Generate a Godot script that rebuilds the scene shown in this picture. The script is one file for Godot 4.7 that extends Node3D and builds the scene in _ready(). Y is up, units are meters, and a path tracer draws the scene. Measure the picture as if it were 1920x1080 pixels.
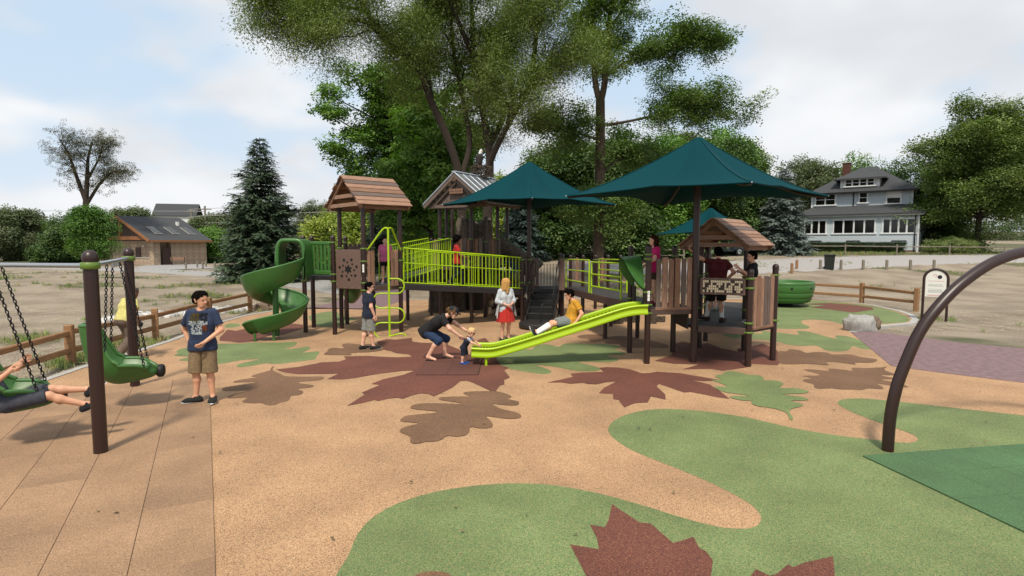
extends Node3D
# A playground on rubber surfacing. World: x right, y up, -z away from the camera, metres.
var M := {}
var used := {}
var boxes := {}
var noise := FastNoiseLite.new()
var R := RandomNumberGenerator.new()

class MB:
	var v := PackedVector3Array()
	var n := PackedVector3Array()
	var uv := PackedVector2Array()
	var ix := PackedInt32Array()
	func tri(a: Vector3, b: Vector3, c: Vector3) -> void:
		var nn := (c - a).cross(b - a).normalized()
		var i := v.size()
		v.push_back(a); v.push_back(b); v.push_back(c)
		n.push_back(nn); n.push_back(nn); n.push_back(nn)
		ix.push_back(i); ix.push_back(i + 1); ix.push_back(i + 2)
	func out(a: Vector3, b: Vector3, c: Vector3, away: Vector3) -> void:
		if (c - a).cross(b - a).dot((a + b + c) / 3.0 - away) < 0.0: tri(a, c, b)
		else: tri(a, b, c)
	func quad(a: Vector3, b: Vector3, c: Vector3, d: Vector3, away: Vector3) -> void:
		out(a, b, c, away); out(a, c, d, away)
	func box(t: Transform3D, s: Vector3, ch := 0.0) -> void:
		var h := s * 0.5
		var p := []
		for k in 8:
			var sg := Vector3(1 if k & 1 else -1, 1 if k & 2 else -1, 1 if k & 4 else -1)
			var c := sg * h
			p.append([t * (c - Vector3(0, sg.y, sg.z) * ch), t * (c - Vector3(sg.x, 0, sg.z) * ch), t * (c - Vector3(sg.x, sg.y, 0) * ch)])
		var o := t.origin
		for f in [[0, 2, 6, 4, 0], [1, 3, 7, 5, 0], [0, 1, 5, 4, 1], [2, 3, 7, 6, 1], [0, 1, 3, 2, 2], [4, 5, 7, 6, 2]]:
			var a: int = f[4]
			quad(p[f[0]][a], p[f[1]][a], p[f[2]][a], p[f[3]][a], o)
		if ch > 0.0:
			for e in [[0, 1, 1, 2], [2, 3, 1, 2], [4, 5, 1, 2], [6, 7, 1, 2], [0, 2, 0, 2], [1, 3, 0, 2], [4, 6, 0, 2], [5, 7, 0, 2], [0, 4, 0, 1], [1, 5, 0, 1], [2, 6, 0, 1], [3, 7, 0, 1]]:
				quad(p[e[0]][e[2]], p[e[1]][e[2]], p[e[1]][e[3]], p[e[0]][e[3]], o)
			for k in 8: out(p[k][0], p[k][1], p[k][2], o)
	func grid(rows: Array, closed := false) -> void:      # rows of points, smooth normals from neighbours
		var nr := rows.size()
		var nc: int = rows[0].size()
		var base := v.size()
		for i in nr:
			for j in nc:
				var a: Vector3 = rows[maxi(i - 1, 0)][j]
				var b: Vector3 = rows[mini(i + 1, nr - 1)][j]
				var jl := (j - 1 + nc) % nc if closed else maxi(j - 1, 0)
				var jr := (j + 1) % nc if closed else mini(j + 1, nc - 1)
				var c: Vector3 = rows[i][jl]
				var d: Vector3 = rows[i][jr]
				v.push_back(rows[i][j])
				n.push_back((d - c).cross(b - a).normalized())
		var w := nc if closed else nc - 1
		for i in nr - 1:
			for j in w:
				var p := base + i * nc + j
				var q := base + i * nc + (j + 1) % nc
				ix.append_array([p, p + nc, q, q, p + nc, q + nc])
	func tube(pts: Array, rad: Array, seg := 8, caps := true) -> void:
		var rows := []
		var up := Vector3.UP
		var u := Vector3.ZERO
		for i in pts.size():
			var t: Vector3 = (pts[mini(i + 1, pts.size() - 1)] - pts[maxi(i - 1, 0)]).normalized()
			if u == Vector3.ZERO:
				u = t.cross(Vector3.RIGHT if absf(t.y) > 0.9 else up).normalized()
			u = (u - t * u.dot(t)).normalized()
			var w := t.cross(u)
			var row := []
			for j in seg:
				var an := TAU * j / seg
				row.append(pts[i] + (u * cos(an) + w * sin(an)) * rad[mini(i, rad.size() - 1)])
			rows.append(row)
		grid(rows, true)
		if caps:
			for e in [0, pts.size() - 1]:
				var inside: Vector3 = pts[1] if e == 0 else pts[e - 1]
				for j in range(1, seg - 1): out(rows[e][0], rows[e][j], rows[e][j + 1], inside)
	func lathe(prof: Array, at: Vector3, seg := 16) -> void:     # profile of Vector2(radius, height)
		var rows := []
		for p in prof:
			var row := []
			for j in seg:
				var an := TAU * j / seg
				row.append(at + Vector3(cos(an) * p.x, p.y, -sin(an) * p.x))
			rows.append(row)
		grid(rows, true)
	func mesh() -> ArrayMesh:
		var arr := []
		arr.resize(Mesh.ARRAY_MAX)
		arr[Mesh.ARRAY_VERTEX] = v; arr[Mesh.ARRAY_NORMAL] = n; arr[Mesh.ARRAY_INDEX] = ix
		if uv.size() == v.size(): arr[Mesh.ARRAY_TEX_UV] = uv
		var m := ArrayMesh.new()
		m.add_surface_from_arrays(Mesh.PRIMITIVE_TRIANGLES, arr)
		return m

# ---------- scene helpers
func numbered(called: String) -> String:
	var k: int = used.get(called, -1) + 1
	used[called] = k
	return called if k == 0 else "%s_%03d" % [called, k]
func tag(o: Node, label: String, category: String, group := "") -> Node:
	o.set_meta("label", label); o.set_meta("category", category)
	if group: o.set_meta("group", group)
	return o
func thing(called: String, label: String, category: String, at := Vector3.ZERO, turn := 0.0, group := "") -> Node3D:
	var o := Node3D.new()
	o.name = numbered(called); add_child(o)
	o.position = at; o.rotation.y = turn
	tag(o, label, category, group)
	return o
func mi(called: String, mesh: Mesh, m: Material, parent: Node = self, t := Transform3D.IDENTITY) -> MeshInstance3D:
	var o := MeshInstance3D.new()
	o.name = numbered(called) if parent == self else called
	o.mesh = mesh; o.material_override = m; o.transform = t
	parent.add_child(o, true)
	return o
func struct(called: String, mesh: Mesh, m: Material, parent: Node = self) -> MeshInstance3D:
	var o := mi(called, mesh, m, parent)
	if parent == self: o.set_meta("kind", "structure")
	return o
func cb(size: Vector3, ch := 0.006) -> ArrayMesh:       # a shared bevelled box
	var key := "%.3f %.3f %.3f %.3f" % [size.x, size.y, size.z, ch]
	if not boxes.has(key):
		var b := MB.new()
		b.box(Transform3D.IDENTITY, size, ch)
		boxes[key] = b.mesh()
	return boxes[key]
func box(called: String, m: Material, parent: Node, c: Vector3, size: Vector3, turn := 0.0, ch := 0.006) -> MeshInstance3D:
	return mi(called, cb(size, ch), m, parent, Transform3D(Basis(Vector3.UP, turn), c))
func beam(called: String, m: Material, parent: Node, a: Vector3, b: Vector3, w: float, h: float, ch := 0.006) -> MeshInstance3D:   # a bar whose length runs along its own x
	var x := (b - a).normalized()
	var z := x.cross(Vector3.UP)
	if z.length() < 0.01: z = Vector3.BACK
	z = z.normalized()
	return mi(called, cb(Vector3((b - a).length(), h, w), ch), m, parent, Transform3D(Basis(x, z.cross(x), z), (a + b) * 0.5))
func pipe(called: String, m: Material, parent: Node, pts: Array, r: float, seg := 8) -> MeshInstance3D:
	var b := MB.new()
	b.tube(pts, [r], seg)
	return mi(called, b.mesh(), m, parent)
func smooth(pts: Array, n := 6) -> Array:                 # Catmull-Rom through the points
	var o := []
	for i in pts.size() - 1:
		var p0: Vector3 = pts[maxi(i - 1, 0)]
		var p3: Vector3 = pts[mini(i + 2, pts.size() - 1)]
		for k in n: o.append((pts[i] as Vector3).cubic_interpolate(pts[i + 1], p0, p3, float(k) / n))
	o.append(pts[-1])
	return o
func flat_pts(a: Array) -> PackedVector2Array:
	var p := PackedVector2Array()
	for i in range(0, a.size(), 2): p.push_back(Vector2(a[i], a[i + 1]))
	return p
func sheet(p: PackedVector2Array, y: float) -> ArrayMesh:      # a flat polygon facing up
	var b := MB.new()
	for q in p:
		b.v.push_back(Vector3(q.x, y, q.y)); b.n.push_back(Vector3.UP); b.uv.push_back(q * 0.5)
	var t := Geometry2D.triangulate_polygon(p)
	for i in range(0, t.size(), 3):
		var a := b.v[t[i]]; var c := b.v[t[i + 1]]; var d := b.v[t[i + 2]]
		if (d - a).cross(c - a).y > 0.0: b.ix.append_array([t[i], t[i + 1], t[i + 2]])
		else: b.ix.append_array([t[i], t[i + 2], t[i + 1]])
	return b.mesh()
func slab(p: PackedVector2Array, y0: float, y1: float) -> ArrayMesh:   # polygon pulled up from y0 to y1
	var b := MB.new()
	var t := Geometry2D.triangulate_polygon(p)
	for i in range(0, t.size(), 3):
		var q := [p[t[i]], p[t[i + 1]], p[t[i + 2]]]
		b.out(Vector3(q[0].x, y1, q[0].y), Vector3(q[1].x, y1, q[1].y), Vector3(q[2].x, y1, q[2].y), Vector3(q[0].x, y1 - 1, q[0].y))
		b.out(Vector3(q[0].x, y0, q[0].y), Vector3(q[1].x, y0, q[1].y), Vector3(q[2].x, y0, q[2].y), Vector3(q[0].x, y0 + 1, q[0].y))
	var cw := Geometry2D.is_polygon_clockwise(p)
	for i in p.size():
		var a := p[i]; var c := p[(i + 1) % p.size()]
		var side := Vector2(c.y - a.y, a.x - c.x) * (-1.0 if cw else 1.0)
		var m := (a + c) * 0.5 - side
		b.quad(Vector3(a.x, y0, a.y), Vector3(c.x, y0, c.y), Vector3(c.x, y1, c.y), Vector3(a.x, y1, a.y), Vector3(m.x, (y0 + y1) * 0.5, m.y))
	return b.mesh()
func ribbon(pts: Array, w: float, y0: float, y1: float) -> ArrayMesh:   # a kerb along Vector2 points
	var b := MB.new()
	for i in pts.size() - 1:
		var rows := []
		for e in [i, i + 1]:
			var d: Vector2 = (pts[mini(e + 1, pts.size() - 1)] - pts[maxi(e - 1, 0)]).normalized().orthogonal() * w * 0.5
			rows.append([pts[e] + d, pts[e] - d])
		var q := [rows[0][0], rows[0][1], rows[1][1], rows[1][0]]
		var c: Vector2 = (q[0] + q[1] + q[2] + q[3]) * 0.25
		var o := Vector3(c.x, (y0 + y1) * 0.5, c.y)
		var lo := []; var hi := []
		for k in q:
			lo.append(Vector3(k.x, y0, k.y)); hi.append(Vector3(k.x, y1, k.y))
		b.quad(hi[0], hi[1], hi[2], hi[3], o)
		b.quad(lo[1], lo[2], hi[2], hi[1], o); b.quad(lo[0], lo[3], hi[3], hi[0], o)
		if i == 0: b.quad(lo[0], lo[1], hi[1], hi[0], o)
		if i == pts.size() - 2: b.quad(lo[2], lo[3], hi[3], hi[2], o)
	return b.mesh()

# ---------- materials (colours as seen in even light, sRGB)
func noise_tex(lo: Color, hi: Color, freq: float, seed_: int, size := 512, kind := FastNoiseLite.TYPE_SIMPLEX_SMOOTH, oct := 5) -> NoiseTexture2D:
	var f := FastNoiseLite.new()
	f.seed = seed_; f.frequency = freq; f.noise_type = kind; f.fractal_octaves = oct
	var t := NoiseTexture2D.new()
	t.width = size; t.height = size; t.seamless = true; t.noise = f
	var g := Gradient.new()
	g.set_color(0, lo); g.set_color(1, hi)
	t.color_ramp = g
	return t
func plain(c: Color, rough := 0.6, metal := 0.0) -> StandardMaterial3D:
	var m := StandardMaterial3D.new()
	m.albedo_color = c; m.roughness = rough; m.metallic = metal
	return m
func grainy(c: Color, spread: float, scale: Vector3, rough := 0.8, freq := 0.02, bump := 0.0, seed_ := 3, world := true) -> StandardMaterial3D:
	var m := plain(c, rough)
	m.albedo_texture = noise_tex(Color(1, 1, 1) * (1.0 - spread), Color(1, 1, 1), freq, seed_)
	m.albedo_color = c
	m.uv1_triplanar = true; m.uv1_world_triplanar = world
	m.uv1_scale = scale
	if bump > 0.0:
		m.heightmap_enabled = true; m.heightmap_scale = bump
		m.heightmap_texture = noise_tex(Color.BLACK, Color.WHITE, freq, seed_ + 9)
	return m
func granules(cols: Array, shares: Array, seed_: int) -> StandardMaterial3D:      # rubber crumb: every texel a grain of one of the colours
	var n := 640
	var d := PackedByteArray()
	d.resize(n * n * 3)
	var r := RandomNumberGenerator.new()
	r.seed = seed_
	for i in n * n:
		var q := r.randf()
		var k := 0
		while k < shares.size() - 1 and q > shares[k]: k += 1
		var j := 0.9 + 0.2 * r.randf()
		var c: Color = cols[k]
		d[i * 3] = clampi(int(c.r * 255.0 * j), 0, 255)
		d[i * 3 + 1] = clampi(int(c.g * 255.0 * j), 0, 255)
		d[i * 3 + 2] = clampi(int(c.b * 255.0 * j), 0, 255)
	var m := plain(Color.WHITE, 0.93)
	m.albedo_texture = ImageTexture.create_from_image(Image.create_from_data(n, n, false, Image.FORMAT_RGB8, d))
	m.uv1_triplanar = true; m.uv1_world_triplanar = true
	m.uv1_scale = Vector3.ONE / 3.4
	m.detail_enabled = true; m.detail_blend_mode = BaseMaterial3D.BLEND_MODE_MUL
	m.detail_uv_layer = BaseMaterial3D.DETAIL_UV_2
	m.detail_albedo = noise_tex(Color(0.84, 0.835, 0.83), Color(1, 1, 1), 0.012, seed_ + 50)
	m.uv2_triplanar = true; m.uv2_world_triplanar = true
	m.uv2_scale = Vector3.ONE / 9.0
	return m
func wood(c: Color, seed_: int, spread := 0.35) -> StandardMaterial3D:         # grain along the piece's own x
	var m := grainy(c, spread, Vector3(0.25, 5, 5), 0.78, 0.02, 0.0, seed_, false)
	m.uv1_offset = Vector3(seed_ * 0.37, seed_ * 0.21, seed_ * 0.53)
	return m
func make_materials() -> void:
	M.tan = granules([Color(0.745, 0.595, 0.445), Color(0.655, 0.50, 0.365), Color(0.33, 0.27, 0.21), Color(0.82, 0.69, 0.54)], [0.56, 0.80, 0.90, 1.0], 11)
	M.g = granules([Color(0.47, 0.545, 0.34), Color(0.37, 0.46, 0.275), Color(0.66, 0.59, 0.41), Color(0.26, 0.31, 0.20)], [0.5, 0.78, 0.90, 1.0], 12)
	M.m = granules([Color(0.44, 0.25, 0.20), Color(0.36, 0.20, 0.17), Color(0.60, 0.42, 0.29), Color(0.27, 0.16, 0.14)], [0.5, 0.8, 0.92, 1.0], 13)
	M.b = granules([Color(0.50, 0.37, 0.27), Color(0.42, 0.31, 0.23), Color(0.62, 0.48, 0.33), Color(0.28, 0.21, 0.16)], [0.5, 0.8, 0.9, 1.0], 14)
	M.tile = granules([Color(0.69, 0.555, 0.43), Color(0.62, 0.49, 0.375), Color(0.49, 0.395, 0.305)], [0.5, 0.85, 1.0], 15)
	M.tile2 = granules([Color(0.655, 0.525, 0.405), Color(0.59, 0.465, 0.36), Color(0.46, 0.37, 0.29)], [0.5, 0.85, 1.0], 16)
	M.tile_g = granules([Color(0.34, 0.48, 0.31), Color(0.29, 0.42, 0.27), Color(0.24, 0.34, 0.23)], [0.5, 0.85, 1.0], 17)
	M.tile_m = granules([Color(0.42, 0.25, 0.20), Color(0.37, 0.22, 0.18), Color(0.30, 0.18, 0.15)], [0.5, 0.85, 1.0], 18)
	M.seam = plain(Color(0.16, 0.125, 0.10), 0.95)
	M.purple = grainy(Color(0.53, 0.43, 0.44), 0.22, Vector3.ONE * 0.5, 0.9, 0.02, 0.2, 20)
	M.concrete = grainy(Color(0.72, 0.71, 0.69), 0.2, Vector3.ONE, 0.9, 0.03, 0.2, 21)
	M.path = grainy(Color(0.62, 0.61, 0.60), 0.15, Vector3.ONE * 0.3, 0.9, 0.03, 0.1, 22)
	M.gravel = grainy(Color(0.73, 0.71, 0.70), 0.3, Vector3.ONE * 0.8, 0.95, 0.06, 0.6, 23)
	M.post = plain(Color(0.165, 0.085, 0.07), 0.4)
	M.post.clearcoat_enabled = true; M.post.clearcoat = 0.12; M.post.clearcoat_roughness = 0.3
	M.dark = plain(Color(0.13, 0.115, 0.115), 0.6)
	M.deck = grainy(Color(0.24, 0.225, 0.22), 0.3, Vector3.ONE * 2, 0.7, 0.05, 0.2, 24)
	M.fascia = grainy(Color(0.33, 0.25, 0.225), 0.15, Vector3.ONE, 0.6, 0.03, 0.0, 25)
	M.panel = grainy(Color(0.42, 0.33, 0.29), 0.1, Vector3.ONE * 2, 0.55, 0.05, 0.0, 26)
	M.lime = plain(Color(0.62, 0.75, 0.05), 0.38)
	M.clamp = plain(Color(0.36, 0.47, 0.17), 0.5)
	M.slide = plain(Color(0.25, 0.43, 0.20), 0.38)
	M.slide.albedo_texture = noise_tex(Color(0.88, 0.9, 0.88), Color.WHITE, 0.02, 27); M.slide.uv1_triplanar = true; M.slide.uv1_scale = Vector3.ONE * 0.8
	M.steel = plain(Color(0.72, 0.73, 0.74), 0.3, 0.9)
	M.chain = plain(Color(0.11, 0.11, 0.12), 0.5, 0.3)
	M.tin = plain(Color(0.80, 0.82, 0.84), 0.3, 0.85)
	M.teal = grainy(Color(0.045, 0.255, 0.285), 0.18, Vector3.ONE * 1.2, 0.85, 0.04, 0.05, 28, false)
	M.teal.backlight_enabled = true; M.teal.backlight = Color(0.10, 0.26, 0.22)
	M.teal.metallic_specular = 0.2
	M.white = plain(Color(0.86, 0.86, 0.84), 0.6)
	M.trim = plain(Color(0.83, 0.84, 0.84), 0.6)
	M.black = plain(Color(0.05, 0.05, 0.055), 0.55)
	for i in 3:
		M["plank_a%d" % i] = wood(Color(0.69, 0.535, 0.44), 30 + i)
		M["plank_b%d" % i] = wood(Color(0.47, 0.40, 0.365), 34 + i)
		M["plank_c%d" % i] = wood(Color(0.60, 0.45, 0.355), 38 + i)
		M["rail%d" % i] = wood(Color(0.68, 0.51, 0.35), 42 + i, 0.4)
		M["grey%d" % i] = wood(Color(0.60, 0.56, 0.50), 46 + i, 0.4)
	M.bark = grainy(Color(0.40, 0.34, 0.28), 0.55, Vector3(3, 0.5, 3), 0.95, 0.03, 2.0, 50, false)
	M.bark2 = grainy(Color(0.30, 0.25, 0.21), 0.55, Vector3(3, 0.5, 3), 0.95, 0.03, 2.0, 51, false)
	M.stump = grainy(Color(0.45, 0.40, 0.34), 0.6, Vector3(2.2, 0.4, 2.2), 0.95, 0.03, 2.5, 52, false)
	M.cut = grainy(Color(0.74, 0.60, 0.42), 0.4, Vector3.ONE * 3, 0.9, 0.03, 0.2, 53, false)
	M.stone = grainy(Color(0.80, 0.79, 0.77), 0.5, Vector3.ONE * 1.6, 0.95, 0.03, 1.5, 54, false)
	M.stone_b = grainy(Color(0.58, 0.50, 0.42), 0.5, Vector3.ONE * 1.6, 0.95, 0.03, 1.5, 55, false)
var LEAVES = [
	["g", "oak_leaf_inlay", "light green oak leaf in the rubber behind the man in the navy shirt", 1, [-7.86,-13.16,-7.91,-13.49,-8.10,-13.70,-8.19,-14.07,-8.04,-14.35,-7.86,-14.70,-7.48,-14.78,-7.01,-14.78,-6.82,-14.95,-6.33,-14.95,-6.04,-14.95,-5.80,-15.07,-5.61,-14.95,-5.51,-14.38,-5.64,-14.00,-5.39,-14.00,-5.18,-14.41,-5.02,-14.22,-4.96,-13.85,-5.03,-13.49,-4.68,-13.75,-4.59,-13.60,-4.48,-12.96,-4.40,-12.77,-4.74,-12.47,-4.98,-12.29,-5.13,-12.24,-5.37,-12.35,-5.51,-12.07,-5.71,-11.90,-5.86,-12.03,-5.90,-12.29,-5.76,-12.53,-5.65,-12.80,-6.02,-12.71,-6.22,-12.35,-6.46,-12.12,-6.66,-11.88,-6.81,-11.90,-6.89,-12.03,-6.88,-12.24,-6.66,-12.47,-7.06,-12.56,-7.37,-12.59,-7.46,-12.73,-7.42,-12.90,-7.30,-13.03,-7.60,-13.09]],
	["m", "maple_leaf_inlay", "maroon leaf in the rubber under the spiral slide exit", 2, [-8.08,-15.75,-8.57,-17.18,-8.20,-16.96,-8.09,-17.53,-7.70,-17.88,-8.05,-18.12,-8.35,-18.25,-8.04,-18.50,-7.82,-18.77,-7.57,-18.77,-6.68,-18.25,-6.38,-17.41,-6.52,-16.14,-6.83,-16.14,-6.88,-15.12,-7.16,-14.90,-7.47,-15.12,-7.81,-15.21]],
	["g", "oak_leaf_inlay", "small green leaf lobe in the rubber near the fence", 1, [-9.17,-18.25,-9.18,-18.63,-8.70,-18.38,-8.51,-17.76,-8.85,-17.53]],
	["g", "oak_leaf_inlay", "green leaf in the rubber behind the spiral slide", 1, [-8.95,-19.31,-8.80,-19.74,-8.53,-20.19,-8.22,-19.74,-7.99,-18.90,-8.33,-18.50,-8.76,-18.50]],
	["g", "oak_leaf_inlay", "green leaf in the rubber among the slide tower posts", 1, [-7.29,-20.32,-7.24,-21.47,-6.82,-22.00,-5.91,-20.32,-5.24,-19.57,-5.53,-19.01,-5.37,-17.74,-5.99,-17.74,-6.55,-18.74]],
	["b", "oak_leaf_inlay", "brown oak leaf in the rubber right of the man in the navy shirt", 2, [-5.16,-11.09,-4.94,-11.64,-5.01,-11.74,-5.07,-12.09,-5.04,-12.04,-4.93,-11.64,-4.52,-11.19,-4.44,-11.09,-4.05,-11.05,-3.74,-11.09,-3.63,-11.00,-3.62,-10.77,-4.05,-10.64,-3.92,-10.51,-3.63,-10.39,-3.60,-10.23,-3.87,-10.11,-3.69,-9.99,-3.63,-9.84,-3.64,-9.69,-3.79,-9.66,-3.71,-9.45,-3.72,-9.31,-3.80,-9.24,-3.81,-9.11,-3.89,-9.06,-3.98,-9.11,-4.09,-9.22,-4.21,-9.18,-4.40,-9.24,-4.46,-9.34,-4.45,-9.55,-4.62,-9.51,-4.76,-9.48,-4.83,-9.58,-4.82,-9.76,-4.63,-10.07,-4.91,-9.95,-5.14,-9.99,-5.22,-10.23,-4.98,-10.43,-4.74,-10.64,-5.06,-10.60,-5.21,-10.57,-5.25,-10.69,-5.16,-10.86,-4.92,-11.00]],
	["m", "maple_leaf_inlay", "huge maroon maple leaf in the rubber under the crouching woman", 3, [-4.87,-11.69,-4.49,-11.95,-4.22,-12.29,-4.18,-12.40,-3.80,-12.49,-3.72,-12.75,-3.87,-13.07,-3.35,-13.13,-2.93,-13.03,-2.64,-12.96,-2.29,-13.03,-2.42,-13.32,-2.74,-13.47,-2.90,-13.70,-3.27,-14.03,-3.58,-15.08,-3.40,-15.47,-3.12,-15.37,-2.76,-15.68,-2.64,-15.08,-2.38,-14.90,-1.77,-14.81,-1.34,-14.03,-0.98,-13.25,-1.00,-14.36,-0.91,-15.37,-0.74,-15.68,-0.60,-14.99,-0.41,-13.25,-0.25,-12.11,-0.05,-11.86,-0.16,-11.63,-0.04,-10.99,-0.15,-10.79,-0.14,-10.45,-0.22,-10.36,-0.31,-9.81,-0.40,-10.01,-0.74,-10.59,-0.87,-10.74,-0.98,-10.69,-1.07,-10.23,-1.22,-9.85,-1.33,-9.61,-1.44,-9.76,-1.58,-9.81,-1.71,-9.68,-1.83,-9.45,-1.93,-9.53,-2.10,-9.45,-2.21,-9.32,-2.29,-9.39,-2.41,-9.23,-2.64,-9.04,-2.56,-9.57,-2.53,-9.72,-2.62,-9.86,-2.42,-10.41,-2.60,-10.47,-2.47,-10.84,-2.16,-11.19,-1.99,-11.60,-2.23,-11.58,-2.67,-11.30,-3.06,-10.94,-3.26,-10.84,-3.54,-10.86,-3.46,-11.33,-3.76,-11.30,-4.24,-11.28,-4.54,-11.41]],
	["b", "oak_leaf_inlay", "brown oak leaf in the rubber at the feet of the boy in navy", 4, [-4.44,-13.40,-4.43,-13.70,-4.52,-13.94,-4.47,-14.19,-4.11,-14.03,-4.40,-14.62,-4.28,-14.81,-3.91,-14.62,-3.74,-14.71,-3.49,-14.71,-3.19,-14.19,-3.13,-13.78,-3.45,-13.55,-3.71,-13.55,-3.84,-13.47,-3.70,-13.18,-4.03,-13.25,-4.36,-13.25]],
	["b", "oak_leaf_inlay", "brown oak leaf in the middle of the tan rubber", 4, [-0.85,-9.85,-0.74,-9.93,-0.40,-9.95,-0.23,-9.93,-0.01,-9.65,-0.01,-9.54,-0.11,-9.45,0.11,-9.30,0.12,-9.16,0.07,-9.05,-0.11,-9.07,-0.36,-9.19,-0.20,-8.88,0.10,-8.65,0.15,-8.50,0.10,-8.36,-0.08,-8.35,-0.27,-8.44,-0.41,-8.50,-0.31,-8.26,-0.27,-8.06,-0.30,-7.92,-0.46,-7.91,-0.60,-8.00,-0.59,-7.77,-0.62,-7.61,-0.75,-7.56,-0.89,-7.61,-0.93,-7.44,-1.05,-7.35,-1.12,-7.38,-1.21,-7.29,-1.29,-7.29,-1.34,-7.37,-1.35,-7.52,-1.40,-7.61,-1.54,-7.74,-1.57,-7.84,-1.50,-8.00,-1.36,-8.09,-1.37,-8.16,-1.50,-8.19,-1.63,-8.23,-1.65,-8.32,-1.61,-8.50,-1.46,-8.56,-1.15,-8.65,-1.17,-8.74,-1.46,-8.82,-1.62,-8.90,-1.60,-9.09,-1.44,-9.18,-1.18,-9.18,-0.82,-9.12,-0.85,-9.22,-1.10,-9.33,-1.22,-9.41,-1.23,-9.53,-1.07,-9.58,-0.72,-9.59,-0.73,-9.65,-0.83,-9.76]],
	["m", "maple_leaf_inlay", "maroon maple leaf in the tan rubber right of the lime slide", 3, [0.66,-10.59,1.19,-11.04,1.17,-11.31,1.42,-11.42,1.86,-11.48,1.81,-11.86,1.99,-11.92,2.23,-11.88,2.43,-11.73,2.59,-11.36,2.73,-11.36,2.94,-11.48,3.37,-11.36,3.65,-11.08,4.00,-10.75,3.62,-10.69,3.41,-10.80,3.64,-10.44,3.66,-9.96,3.64,-9.46,3.47,-9.56,3.31,-9.74,3.13,-9.91,3.00,-9.87,2.86,-10.19,2.72,-10.49,2.63,-10.29,2.64,-9.74,2.56,-9.41,2.36,-9.61,2.22,-9.24,2.00,-9.20,1.78,-8.95,1.77,-9.40,1.69,-9.44,1.75,-9.78,1.51,-9.82,1.66,-10.19,1.97,-10.67,1.80,-10.64,1.55,-10.44,1.38,-10.49,1.34,-10.57,1.09,-10.49,0.92,-10.59]],
	["g", "oak_leaf_inlay", "green oak leaf in the rubber beneath the lime slide", 1, [-0.59,-12.54,-0.31,-13.30,0.30,-14.07,0.49,-13.89,0.58,-14.44,0.83,-14.73,1.06,-14.54,1.17,-14.25,1.31,-14.73,1.60,-14.89,1.99,-14.63,2.32,-14.77,2.74,-14.44,2.69,-14.16,2.49,-13.98,2.73,-13.55,2.61,-13.27,2.14,-13.22,2.41,-12.83,2.35,-12.54,2.01,-12.40,1.35,-12.51,1.80,-11.99,1.84,-11.67,1.62,-11.51,1.25,-11.61,0.90,-11.99,0.46,-12.19,0.77,-11.73,0.81,-11.42,0.64,-11.27,0.38,-11.42,-0.03,-11.73,-0.28,-12.06]],
	["b", "oak_leaf_inlay", "brown leaf in the rubber behind the posts of the lime slide", 1, [1.80,-16.02,2.14,-16.30,2.63,-16.30,2.72,-16.02,2.55,-15.79,2.89,-16.02,3.18,-16.02,3.54,-15.46,3.84,-15.03,4.02,-14.54,3.86,-14.07,3.41,-14.25,2.93,-14.07,2.69,-14.35,2.83,-14.73,2.38,-14.73,2.50,-15.24,2.18,-15.03,2.06,-15.14,2.11,-15.57,1.86,-15.61]],
	["m", "maple_leaf_inlay", "maroon maple leaf in the rubber under the right play tower", 2, [4.19,-14.75,4.52,-15.09,4.73,-14.64,5.11,-14.86,5.19,-14.12,5.40,-13.63,5.60,-14.12,5.89,-14.22,6.49,-14.75,6.49,-14.22,6.45,-13.82,5.87,-12.43,5.67,-12.12,5.19,-12.27,5.04,-11.97,4.79,-11.83,4.30,-11.58,4.12,-11.76,3.52,-11.72,4.02,-12.20,3.50,-12.27,3.16,-12.59,3.68,-13.18,4.06,-14.02]],
	["b", "oak_leaf_inlay", "brown oak leaf in the rubber beside the right play tower", 3, [6.45,-13.82,6.58,-13.63,6.83,-14.02,7.03,-13.82,6.94,-13.45,7.29,-13.63,7.52,-13.54,7.47,-13.27,7.94,-13.36,7.97,-13.00,8.23,-12.72,7.84,-12.35,7.46,-12.43,7.38,-12.12,7.14,-12.43,6.89,-12.51,6.77,-12.05,6.47,-12.27,6.02,-12.20,5.74,-12.27]],
	["g", "oak_leaf_inlay", "green oak leaf in the rubber in front of the boulder", 1, [5.92,-16.25,6.75,-16.75,6.98,-16.47,7.28,-16.47,7.36,-16.95,7.71,-16.75,8.15,-16.07,8.46,-17.04,8.75,-16.83,8.78,-15.69,8.91,-15.57,9.10,-16.12,9.41,-16.07,9.37,-15.32,9.06,-14.43,8.89,-13.92,8.59,-14.02,8.71,-14.54,8.18,-13.82,7.82,-13.63,7.60,-13.82,7.80,-14.54,7.33,-14.43,7.06,-14.64,7.07,-15.09,6.82,-15.32,6.28,-15.57,6.04,-15.69]],
	["g", "green_field_inlay", "light green field in the rubber below the green spinner", 1, [10.05,-22.66,11.28,-24.32,12.64,-25.56,13.85,-26.09,14.59,-25.05,15.00,-23.63,14.61,-21.68,13.87,-19.94,13.21,-18.99,12.58,-18.63,11.40,-18.29,10.59,-18.12,10.70,-19.17,10.30,-19.55,9.80,-19.36,9.44,-18.63,9.30,-17.80,9.01,-17.33,8.34,-17.33,7.77,-17.49,7.91,-18.46]],
	["m", "maple_leaf_inlay", "faded maroon leaf in the rubber near the curved kerb", 2, [12.08,-23.19,13.13,-24.02,12.28,-24.56,13.88,-24.92,14.42,-24.20,14.60,-23.19,14.17,-22.41,12.79,-21.44,12.49,-22.41]],
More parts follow.
